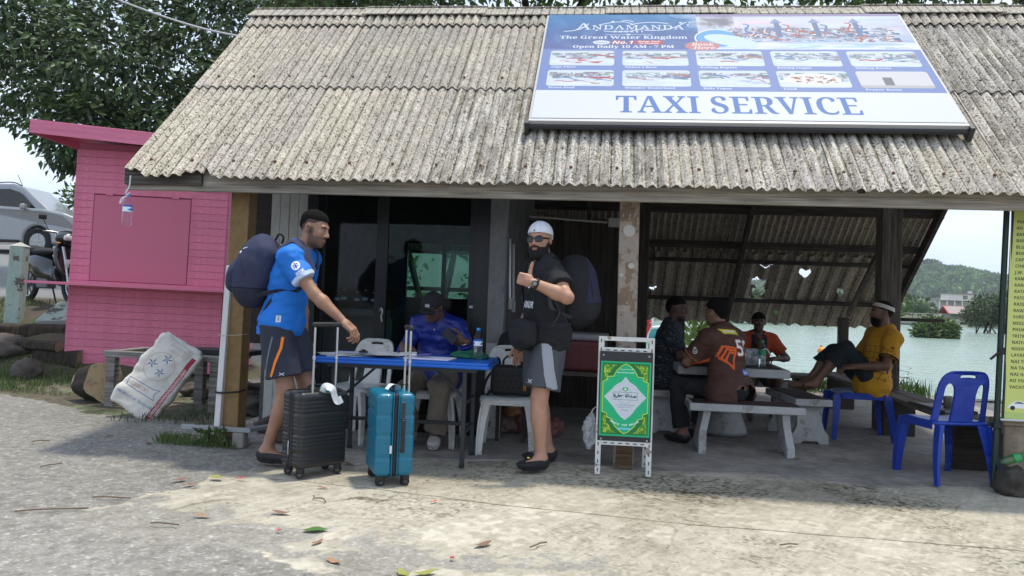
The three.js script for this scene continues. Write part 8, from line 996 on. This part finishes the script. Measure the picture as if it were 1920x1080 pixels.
{ // grass and weeds
  const r = rng(601), blade = leafShape(0.09, 0.009, 0.1), g1 = []; const patch = (x0, x1, z0, z1, n, h = 1, cols = limes) => { for (let k = 0; k < n; k++) { const x = lerp(x0, x1, r()), z = lerp(z0, z1, r()); if (fbm(x * 2.3, 7, z * 2.3, 3) < -0.1) continue; const c = cols[Math.floor(r() * 3)]; g1.push([V(x, landH(x, z) - 0.01, z), V((r() - 0.5) * 1.1, 1, (r() - 0.5) * 1.1).normalize(), r() * 6, (0.5 + r()) * h, c]); } };
  patch(-3.45, -2.75, -6.15, -5.88, 900, 0.8); patch(-8.8, -6.2, -9.9, -8.15, 9000, 0.75); patch(-6.6, -5.0, -8.8, -7.95, 1500, 0.6); patch(-4.3, -2.9, -7.6, -6.7, 700, 0.8, [[0.05, 0.08, 0.03], [0.07, 0.1, 0.03], [0.04, 0.06, 0.03]]); patch(-11, -8.2, -11.4, -9.4, 2600, 1); patch(2.9, 4.6, -12.6, -11.7, 900, 2.4); patch(-1, 3, -12.7, -12.2, 500, 1.6);
  const im = leaves(scene, 'grass', blade, leafMats.soft, g1); im.userData = { kind: 'stuff', label: 'short green grass and weeds on the verge and bank', category: 'grass' };
  const w = thing('weed_plant', 'leafy green weed growing at the foot of the ochre post', 'plant', [-2.95, 0, -6.0]); const wl = [], wl2 = leafShape(0.07, 0.045); for (let k = 0; k < 60; k++) wl.push([V((r() - 0.5) * 0.26, 0.03 + r() * 0.1, (r() - 0.5) * 0.16 + 0.08), V(r() - 0.5, 0.5, r() - 0.3).normalize(), r() * 6, 0.6 + r() * 0.6, limes[k % 3]]); leaves(w, 'weed_leaves', wl2, leafMats.soft, wl); for (let k = 0; k < 5; k++) part(w, 'weed_stem', tube([[0, 0, 0.08], [(k - 2) * 0.03, 0.06, 0.09], [(k - 2) * 0.06, 0.1, 0.1]], 0.003, 4), mat([0.1, 0.14, 0.04], 0.8));
}
// ------------------------------------------------------------------ vehicles on the rising road
const silver = mat([0.3, 0.31, 0.32], 0.32, { metalness: 0.5, clearcoat: 0.8, clearcoatRoughness: 0.08 }), carGlass = mat([0.012, 0.014, 0.016], 0.06, { clearcoat: 0.3 });
{
  const c = thing('parked_pickup', 'silver pickup truck parked on the rising road behind the kiosk', 'car', [-16.5, 1.78, -21.1], 0.12); c.scale.y = 1.1;
  const side = new THREE.Shape(); [[-2.9, 0.42], [-2.9, 1.12], [-0.95, 1.16], [-0.8, 1.2], [1.1, 1.14], [1.62, 1.06], [1.98, 0.94], [2.06, 0.72], [2.02, 0.42], [1.42, 0.4]].forEach(([x, y], i) => (i ? side.lineTo(x, y) : side.moveTo(x, y))); side.absarc(0.98, 0.42, 0.43, 0, Math.PI, false); side.lineTo(-1.62, 0.4); side.absarc(-2.05, 0.42, 0.43, 0, Math.PI, false); side.closePath();
  const body = extrude(side, 1.66, 0.07, { bevelSegments: 4 }).translate(0, 0, -0.83); warp(body, (v) => { const n = sstep(0.9, 2.1, v.x); v.z *= 1 - 0.13 * n * n; }); part(c, 'body', body.toNonIndexed ? body : body, silver);
  const cab = extrude(poly([[-0.95, 1.12], [-0.72, 1.66], [-0.45, 1.76], [0.1, 1.78], [0.4, 1.7], [1.22, 1.14]]), 1.38, 0.06, { bevelSegments: 3 }).translate(0, 0, -0.69); warp(cab, (v) => { v.z *= 1 - 0.16 * sstep(1.2, 1.8, v.y); }); part(c, 'cab', cab, silver);
  const win = (pts, name) => { for (const z of [-1, 1]) part(c, name, extrude(poly(pts), 0.006, 0).translate(0, 0, z > 0 ? 0.735 : -0.741), carGlass); }; win([[-0.78, 1.2], [-0.62, 1.6], [-0.3, 1.68], [-0.28, 1.2]], 'side_window'); win([[-0.22, 1.2], [-0.22, 1.68], [0.1, 1.69], [0.36, 1.62], [0.86, 1.2]], 'side_window');
  part(c, 'windscreen', bar([0.5, 1.655, 0], [1.2, 1.17, 0], 0.02, 1.2), carGlass); for (const z of [-1, 1]) { const m = part(c, 'mirror', softBox(0.12, 0.15, 0.2, 0.04, 0.03).translate(0.62, 1.24, z * 0.97), silver); void m; const hl = part(c, 'headlight', softBox(0.34, 0.13, 0.3, 0.05, 0.03).translate(1.86, 0.93, z * 0.58), mat([0.55, 0.58, 0.6], 0.12, { metalness: 0.3 })); part(hl, 'headlight_rim', box(0.3, 0.03, 0.31, 1.89, 0.86, z * 0.58, 0.01), M.black); part(c, 'door_handle', box(0.18, 0.03, 0.04, -0.2, 1.06, z * 0.92, 0.01), silver); for (const x of [0.98, -2.05]) { const w = new THREE.Group(); w.name = 'wheel'; c.add(w); w.position.set(x, 0.38, z * 0.78); part(w, 'tyre', new THREE.TorusGeometry(0.29, 0.105, 12, 30), M.rubber); part(w, 'rim', new THREE.CylinderGeometry(0.22, 0.22, 0.14, 20).rotateX(Math.PI / 2), mat([0.35, 0.36, 0.37], 0.3, { metalness: 0.8 })); for (let k = 0; k < 5; k++) part(w, 'spoke', box(0.05, 0.2, 0.16, 0, 0.11, 0, 0.01).rotateZ(k * 1.2566), mat([0.4, 0.41, 0.42], 0.3, { metalness: 0.8 })); } }
  part(c, 'grille', box(0.06, 0.26, 0.9, 2.05, 0.78, 0, 0.02), M.black); part(c, 'bumper', softBox(0.2, 0.22, 1.62, 0.06, 0.05).translate(2.0, 0.46, 0), mat([0.1, 0.1, 0.105], 0.5)); part(c, 'running_board', box(2.0, 0.07, 0.16, -0.5, 0.38, 0.88, 0.02), M.black); part(c, 'antenna', rod([0.2, 1.76, 0.3], [0.02, 2.1, 0.3], 0.008), M.black); part(c, 'roof_rail', tube([[-0.6, 1.8, 0.55], [-0.3, 1.86, 0.55], [0.1, 1.87, 0.55], [0.3, 1.8, 0.55]], 0.015, 6), M.black);
}
function scooter(label, pos, turn) {
  const s = thing('motor_scooter', label, 'motorbike', pos, turn, 'motorbikes parked behind the kiosk'), paint = mat([0.012, 0.013, 0.016], 0.2, { clearcoat: 0.6 }), grey = mat([0.12, 0.12, 0.125], 0.45);
  for (const [z, n] of [[0.62, 'front'], [-0.6, 'rear']]) { const w = new THREE.Group(); w.name = 'wheel'; s.add(w); w.position.set(0, 0.28, z); part(w, 'tyre', new THREE.TorusGeometry(0.235, 0.045, 10, 28).rotateY(Math.PI / 2), M.rubber); part(w, 'rim', new THREE.TorusGeometry(0.19, 0.014, 8, 26).rotateY(Math.PI / 2), M.steel); for (let k = 0; k < 5; k++) part(w, 'spoke', box(0.02, 0.36, 0.022, 0, 0, 0, 0.004).rotateX(k * 0.628), grey); part(w, 'hub', new THREE.CylinderGeometry(0.045, 0.045, 0.1, 14).rotateZ(Math.PI / 2), grey); void n; }
  for (const x of [-0.07, 0.07]) part(s, 'fork', rod([x, 0.28, 0.62], [x, 0.85, 0.42], 0.022), M.steel);
  const mudF = new THREE.TorusGeometry(0.3, 0.055, 8, 20, 2.0).rotateY(Math.PI / 2); part(s, 'front_mudguard', mudF.rotateX(0.3).translate(0, 0.28, 0.62), paint);
  const F = { x: V(1, 0, 0), y: V(0, 0.93, -0.36).normalize(), z: V(0, 0.36, 0.93) }; part(s, 'front_shield', surface(smin(0.05, ell(V(0, 0.66, 0.42), [0.2, 0.3, 0.075], F), ell(V(0, 0.42, 0.3), [0.17, 0.17, 0.07], F)), V(-0.28, 0.15, 0.1), V(0.28, 1.02, 0.7), 0.016), paint);
  part(s, 'headlamp_cowl', surface(smin(0.04, ell(V(0, 0.98, 0.42), [0.19, 0.1, 0.14]), ell(V(0, 1.03, 0.36), [0.14, 0.07, 0.12])), V(-0.28, 0.82, 0.18), V(0.28, 1.18, 0.64), 0.014), paint); for (const x of [-1, 1]) part(s, 'headlamp', softBox(0.13, 0.075, 0.05, 0.022, 0.015).translate(x * 0.075, 0.98, 0.545), mat([0.7, 0.72, 0.73], 0.1, { metalness: 0.2 }));
  part(s, 'body_panel', surface(smin(0.08, ell(V(0, 0.6, -0.32), [0.15, 0.17, 0.42]), cap(V(0, 0.42, 0.2), V(0, 0.48, -0.2), 0.1, 0.13), ell(V(0, 0.68, -0.66), [0.12, 0.1, 0.2])), V(-0.26, 0.24, -0.95), V(0.26, 0.86, 0.4), 0.018), paint); part(s, 'seat', surface(smin(0.05, ell(V(0, 0.78, -0.15), [0.13, 0.06, 0.3]), ell(V(0, 0.82, -0.52), [0.13, 0.06, 0.28])), V(-0.2, 0.66, -0.9), V(0.2, 0.95, 0.25), 0.016), mat([0.015, 0.015, 0.016], 0.7));
  part(s, 'handlebar', tube([[-0.34, 1.08, 0.22], [-0.2, 1.07, 0.3], [0, 1.05, 0.34], [0.2, 1.07, 0.3], [0.34, 1.08, 0.22]], 0.015, 8), M.steel); for (const x of [-1, 1]) { part(s, 'grip', rod([x * 0.25, 1.075, 0.27], [x * 0.37, 1.085, 0.2], 0.019), M.rubber); part(s, 'mirror_stem', rod([x * 0.22, 1.08, 0.29], [x * 0.3, 1.25, 0.27], 0.006), M.black); part(s, 'mirror', softBox(0.12, 0.075, 0.02, 0.01, 0.02).translate(x * 0.31, 1.28, 0.27), M.black); part(s, 'indicator', softBox(0.05, 0.03, 0.05, 0.014, 0.015).translate(x * 0.19, 0.9, 0.5), mat([0.6, 0.2, 0.02], 0.3)); }
  part(s, 'engine', merge([box(0.16, 0.2, 0.3, 0, 0.32, -0.1, 0.03, 2), rod([0.11, 0.28, -0.1], [0.13, 0.34, -0.75], 0.035, 0.05)]), grey); part(s, 'number_plate', box(0.2, 0.12, 0.006, 0, 0.6, 0.55, 0.002), mat([0.62, 0.63, 0.64], 0.5)); part(s, 'side_stand', rod([0.1, 0.24, -0.1], [0.2, 0.0, -0.16], 0.012), M.black); return s;
}
const sc1 = scooter('black scooter with twin headlamps parked behind the green post', [-8.35, 0.86, -11.35], 1.15); copyOf(sc1, [-7.85, 0.95, -12.2], 0.35, 'black motorbike half hidden behind the pink kiosk');
{ const l = thing('street_lamp', 'grey street lamp arm reaching out beside the big tree', 'lamp', [-9.6, 1.2, -14.5]); part(l, 'lamp_post', rod([0, -0.4, 0], [0, 2.6, 0], 0.06, 0.045), M.steel); part(l, 'lamp_arm', tube([[0, 2.45, 0], [-0.3, 2.55, 0], [-1.0, 2.66, 0]], 0.025, 6), M.steel); part(l, 'lamp_head', softBox(0.34, 0.06, 0.14, 0.025, 0.03).translate(-1.15, 2.67, 0), mat([0.4, 0.41, 0.42], 0.5)); }
// ------------------------------------------------------------------ water side: boats, buoy, mangroves, far shore, hill
{
  const hull = (L, W, H, m, bow = 0.5) => { const n = 22, pos = [], idx = []; for (let i = 0; i <= n; i++) { const t = i / n, x = (t - 0.5) * L, b = Math.pow(Math.sin(Math.PI * clamp(t * 0.72 + 0.27, 0, 1)), 0.6), sheer = H * (1 + bow * Math.pow(t, 3) + 0.12 * (1 - t) ** 3), w = W / 2 * b * (t < 0.02 ? 0.9 : 1); for (const [k, y] of [[1, sheer], [0.92, sheer * 0.5], [0.55, 0.02], [0, -0.06], [-0.55, 0.02], [-0.92, sheer * 0.5], [-1, sheer], [-0.9, sheer * 0.96], [0, sheer * 0.6], [0.9, sheer * 0.96]]) pos.push(x, y, w * k); if (i < n) for (let k = 0; k < 10; k++) { const a = i * 10 + k, c = i * 10 + ((k + 1) % 10); idx.push(a, c, a + 10, c, c + 10, a + 10); } } for (let k = 1; k < 9; k++) idx.push(0, k, k + 1); const g = new THREE.BufferGeometry(); g.setAttribute('position', new THREE.Float32BufferAttribute(pos, 3)); g.setIndex(idx); g.computeVertexNormals(); return g; };
  const b = thing('tour_boat', 'turquoise and white tour boat with pipe rails moored on the water', 'boat', [-0.6, -0.85, -39.5], 0.0); part(b, 'hull', hull(8.2, 2.3, 0.62, 0), mat([0.09, 0.42, 0.46], 0.4)); part(b, 'gunwale', tube([[-4.0, 0.68, 1.05], [-1, 0.64, 1.16], [2, 0.68, 1.05], [3.3, 0.78, 0.7], [4.05, 0.92, 0.1]], 0.07, 8), mat([0.72, 0.73, 0.72], 0.5)); part(b, 'cabin', softBox(1.5, 0.5, 1.3, 0.12, 0.08).translate(2.3, 1.0, 0), M.white); part(b, 'cabin_window', box(0.9, 0.2, 1.32, 2.4, 1.08, 0, 0.04), carGlass); for (const x of [0.2, 1.2, 2.9, 3.5]) part(b, 'rail_post', rod([x, 0.65, 0.95 - Math.max(0, x - 2) * 0.3], [x - 0.15, 1.65, 0.9 - Math.max(0, x - 2) * 0.3], 0.028), M.white); part(b, 'rail', tube([[-3.6, 1.62, 0.95], [0, 1.64, 0.95], [2, 1.66, 0.9], [3.35, 1.64, 0.5]], 0.03, 6), M.white); part(b, 'rail', tube([[-3.6, 1.62, -0.95], [0, 1.64, -0.95], [2, 1.66, -0.9], [3.35, 1.64, -0.5]], 0.03, 6), M.white);
  const lt = thing('longtail_boat', 'red-brown longtail boat prow tied with white and red cloth', 'boat', [-0.9, -0.86, -30.0], 0.0); part(lt, 'hull', hull(5.0, 1.1, 0.55, 0, 0.6), mat([0.2, 0.055, 0.035], 0.6)); part(lt, 'prow', tube([[2.2, 0.7, 0], [2.5, 1.1, 0], [2.72, 1.65, 0]], 0.1, 8), mat([0.22, 0.06, 0.04], 0.6)); for (const [x, m] of [[2.66, [0.7, 0.7, 0.72]], [2.6, [0.6, 0.04, 0.05]]]) part(lt, 'prow_cloth', ribbon([[x, 1.45, 0.1], [x + 0.05, 1.2, 0.16], [x - 0.08, 0.85, 0.14], [x - 0.12, 0.6, 0.18]], 0.12, 0.02, [0, 0.2, 1], 12), mat(m, 0.8)); part(lt, 'prow_knot', new THREE.TorusGeometry(0.12, 0.05, 8, 16).rotateX(1.2).translate(2.68, 1.5, 0), mat([0.62, 0.05, 0.06], 0.8));
  const buoy = thing('buoy', 'orange float bobbing on the water', 'buoy', [9.61, -0.8, -36.7]); part(buoy, 'float', new THREE.SphereGeometry(0.16, 16, 12).translate(0, 0.06, 0), mat([0.75, 0.3, 0.05], 0.5)); part(buoy, 'float_cap', cyl(0.06, 0.05, 0.1, 0, 0.2, 0, 10), mat([0.7, 0.35, 0.1], 0.5));
  const far = (label, x, z, L, c, turn) => { const o = thing('wooden_boat', label, 'boat', [x, -0.86, z], turn); part(o, 'hull', hull(L, L * 0.24, 0.55, 0, 0.7), mat(c, 0.7)); part(o, 'canopy', softBox(L * 0.4, 0.06, L * 0.2, 0.03, 0.1).translate(-0.3, 1.5, 0), mat([0.3, 0.28, 0.26], 0.8)); for (const px of [-1, 0.4]) for (const pz of [-1, 1]) part(o, 'canopy_post', rod([px, 0.5, pz * L * 0.08], [px, 1.5, pz * L * 0.08], 0.03), M.darkWood); };
  far('brown wooden boat moored before the far shore', 22.6, -83, 5.4, [0.2, 0.11, 0.07], 0.15); far('pale wooden boat moored behind the brown one', 26, -90, 5, [0.4, 0.33, 0.26], 0.1); far('long white-hulled boat beached below the far houses', 40, -106, 9, [0.45, 0.43, 0.4], 0.1);
  const tp = thing('tarp_shelter', 'small far shelter with a blue tarpaulin roof', 'shelter', [26, -0.8, -96]); part(tp, 'tarp', warp(new THREE.PlaneGeometry(5, 3, 10, 6).rotateX(-Math.PI / 2), (v) => { v.y = 2.5 - Math.abs(v.x) * 0.2; }), mat([0.12, 0.3, 0.55], 0.6, { side: THREE.DoubleSide })); for (const x of [-2.2, -0.7, 0.8, 2.2]) part(tp, 'tarp_post', rod([x, 0, 1.3], [x, 2.1, 1.3], 0.06), M.greyWood); part(tp, 'deck', box(5.4, 0.15, 3.2, 0, 0.9, 0, 0.02), M.greyWood);
  // far shore and hill
  const shore = new THREE.PlaneGeometry(700, 700, 90, 60).rotateX(-Math.PI / 2); warp(shore, (v) => { const e = sstep(350, 338, v.z + 4 * Math.sin(v.x * 0.09) + 8 * pn(v.x * 0.02, 1, 0)); v.y = lerp(-3, 0.25, e) + e * sstep(300, -120, v.z) * 6; }); shore.translate(300, -0.6, -455); structure('far_shore', shore, mat([0.1, 0.11, 0.06], 0.95));
  const hillH = (x, z) => { const k = Math.exp(-(((z + 800) / 150) ** 2)); return k * (27 * Math.exp(-(((x - 292) / 70) ** 2)) + 17 * Math.exp(-(((x - 400) / 110) ** 2)) + 14 * Math.exp(-(((x - 170) / 90) ** 2)) + fbm(x * 0.012, 3, z * 0.012, 4) * 6) + 2; };
  const hill = new THREE.PlaneGeometry(800, 420, 110, 60).rotateX(-Math.PI / 2).translate(320, 0, -790); warp(hill, (v) => { v.y = hillH(v.x, v.z) - 1.5; }); structure('hill', hill, mat([0.035, 0.06, 0.028], 0.95));
  const clump = (() => { const r = rng(701), gs = [], lf = leafShape(0.5, 0.34); for (let k = 0; k < 70; k++) { const d = V(r() - 0.5, r() - 0.4, r() - 0.5).normalize().multiplyScalar(0.55 + 0.45 * r()); const g = lf.clone(); g.applyQuaternion(new THREE.Quaternion().setFromUnitVectors(V(0, 1, 0), d.clone().add(V(r() - 0.5, r() - 0.2, r() - 0.5)).normalize())); g.translate(d.x * 0.75, d.y * 0.7, d.z * 0.75); gs.push(g); } const core = new THREE.IcosahedronGeometry(0.62, 1); return merge([...gs, core]); })();
  const r = rng(711), forest = []; const up = V(0, 1, 0); for (let k = 0; k < 4200; k++) { const x = 60 + r() * 520, z = -640 - r() * 300, h = hillH(x, z), c = greens[Math.floor(r() * 4)], t = 1.7 + r() * 1.3; forest.push([V(x, h + 1.2, z), up, r() * 6, 3.2 + r() * 3.6, [c[0] * t, c[1] * t, c[2] * t]]); } for (let k = 0; k < 10; k++) forest.push([V(278 + r() * 40, hillH(290, -800) + 3 + r() * 5, -800), up, r() * 6, 3 + r() * 3, greens[k % 4]]);
  const fo = leaves(scene, 'hill_forest', clump, leafMats.soft, forest); fo.userData = { kind: 'stuff', label: 'dense green forest covering the far hill', category: 'forest' };
  const mg = []; for (let k = 0; k < 900; k++) { const x = -40 + r() * 190, zr = -96 - Math.max(0, x - 20) * 0.25 - r() * 26 + (x < 22 ? 16 : 0), c = k % 5 ? limes[Math.floor(r() * 3)] : greens[2], t = 0.6 + r() * 0.5; if (x / -zr > 0.355 && x / -zr < 0.43) continue; mg.push([V(x, 0.1 + r() * 1.2 + (zr < -115 ? 0.6 : 0), zr), up, r() * 6, 0.8 + r() * 0.9, [c[0] * t, c[1] * t, c[2] * t]]); } for (let k = 0; k < 500; k++) { const x = 40 + r() * 160, z = -150 - r() * 160; if (x / -z > 0.385 && x / -z < 0.445) continue; const c = greens[Math.floor(r() * 3)]; mg.push([V(x, 0.8 + r() * 1.0, z), up, r() * 6, 1.3 + r() * 1.3, [c[0] * 1.6, c[1] * 1.6, c[2] * 1.5]]); }
  const mgo = leaves(scene, 'mangrove_belt', clump, leafMats.soft, mg); mgo.userData = { kind: 'stuff', label: 'belt of green mangroves along the far shore', category: 'mangroves' };
  const small = leafShape(0.3, 0.16); const mt = (label, x, z, lobes, n, cols, stems) => { const t = thing('mangrove_tree', label, 'tree', [x, -0.85, z]), q = rng(Math.round(x * 7)); for (let k = 0; k < stems; k++) part(t, 'stem', limbGeo([(q() - 0.5) * lobes[0][1][0] * 1.6, -0.1, (q() - 0.5)], [(q() - 0.5) * lobes[0][1][0] * 1.4, lobes[0][0][1], 0], 0.06, 0.03, k, 0.15), barkM); leaves(t, 'foliage', small, leafMats.soft, crownList(q, lobes, n, 8, 0.5, cols, 0.2)); };
  mt('round green mangrove bush standing alone in the water', 23.8, -61, [[[0, 0.7, 0], [1.35, 0.75, 1.1]], [[-0.7, 0.45, 0.3], [0.9, 0.5, 0.7]], [[0.7, 0.5, 0.2], [0.8, 0.5, 0.7]]], 150, limes, 6);
  mt('tall pale mangrove standing in the water with bare stems', 35.6, -79, [[[0, 2.5, 0], [1.8, 1.2, 1.4]], [[-1.3, 1.7, 0.4], [1.1, 0.8, 1]], [[1.2, 2.0, 0.2], [1.2, 0.9, 1]]], 120, [[0.07, 0.11, 0.04], [0.09, 0.13, 0.05], [0.06, 0.09, 0.035]], 9); mt('mangrove with spreading crown beside the banner', 38.4, -80, [[[0, 2.9, 0], [2.1, 1.4, 1.4]], [[-1.5, 2.0, 0.4], [1.2, 0.9, 1]], [[1.6, 2.3, 0.2], [1.3, 1, 1]]], 130, [[0.08, 0.12, 0.04], [0.1, 0.14, 0.05], [0.06, 0.1, 0.035]], 9);
  const sh = thing('leafy_shrub', 'yellow-green long-leaved shrub on the bank behind the table', 'shrub', [1.95, -0.7, -17.2]), ll = leafShape(0.7, 0.09, 0.3), sl = []; for (let k = 0; k < 90; k++) sl.push([V((r() - 0.5) * 0.5, 0.9 + r() * 0.9, (r() - 0.5) * 0.5), V((r() - 0.5) * 2.2, r() * 0.9 - 0.1, r() - 0.5).normalize(), r() * 6, 0.6 + r() * 0.6, [[0.2, 0.26, 0.05], limes[1], [0.1, 0.16, 0.03]][k % 3]]); leaves(sh, 'shrub_leaves', ll, leafMats.soft, sl); part(sh, 'shrub_stem', limbGeo([0, -0.2, 0], [0.1, 1.4, 0], 0.05, 0.02, 1), barkM);
  // houses beyond the mangroves
  const ho = thing('far_house', 'cream two-storey house with flat roof among the far trees', 'house', [125, 1.5, -300]), cream = mat([0.8, 0.76, 0.68], 0.8); part(ho, 'upper_wall', box(9.6, 2.3, 7, 0, 4.2, 0, 0.03), cream); part(ho, 'roof', box(10.6, 0.3, 8, 0, 5.5, 0, 0.05), mat([0.24, 0.22, 0.21], 0.8)); part(ho, 'lower_roof', box(13.5, 0.3, 5, -2.2, 2.95, 1.5, 0.05), mat([0.28, 0.26, 0.24], 0.8)); part(ho, 'lower_wall', box(11, 2.8, 6, -1.5, 1.4, -0.5, 0.03), mat([0.5, 0.47, 0.42], 0.8)); part(ho, 'window', box(1.5, 1.3, 0.1, 0.6, 4.2, 3.55, 0.02), mat([0.22, 0.17, 0.13], 0.5)); part(ho, 'window', box(0.3, 1.9, 0.1, 3.6, 4.2, 3.55, 0.02), mat([0.4, 0.38, 0.34], 0.5)); for (let k = 0; k < 6; k++) part(ho, 'pillar', box(0.35, 2.8, 0.35, -8 + k * 2.5, 1.4, 3.8, 0.02), cream); part(ho, 'water_tank', cyl(0.7, 0.7, 0.9, 3.6, 5.65, 0, 16), mat([0.55, 0.55, 0.55], 0.4));
  const rs = thing('far_shed', 'low shed with red and grey pitched roof on the far shore', 'shed', [50.5, -0.3, -120]); part(rs, 'wall', box(4.4, 1.0, 3, 0, 0.5, 0, 0.02), mat([0.3, 0.27, 0.24], 0.9)); for (const z of [-1, 1]) part(rs, 'roof', box(5.2, 0.08, 2.3, 0, 0, 0, 0.01).rotateX(z * 0.5).translate(0, 1.55, z * 0.95), mat(z > 0 ? [0.34, 0.29, 0.27] : [0.3, 0.06, 0.06], 0.8)); part(rs, 'gable_edge', box(0.2, 0.1, 2.35, -2.6, 0, 0, 0.01).rotateX(0.5).translate(0, 1.57, 0.95), mat([0.5, 0.06, 0.06], 0.7));
}
renderer.render(scene, camera);
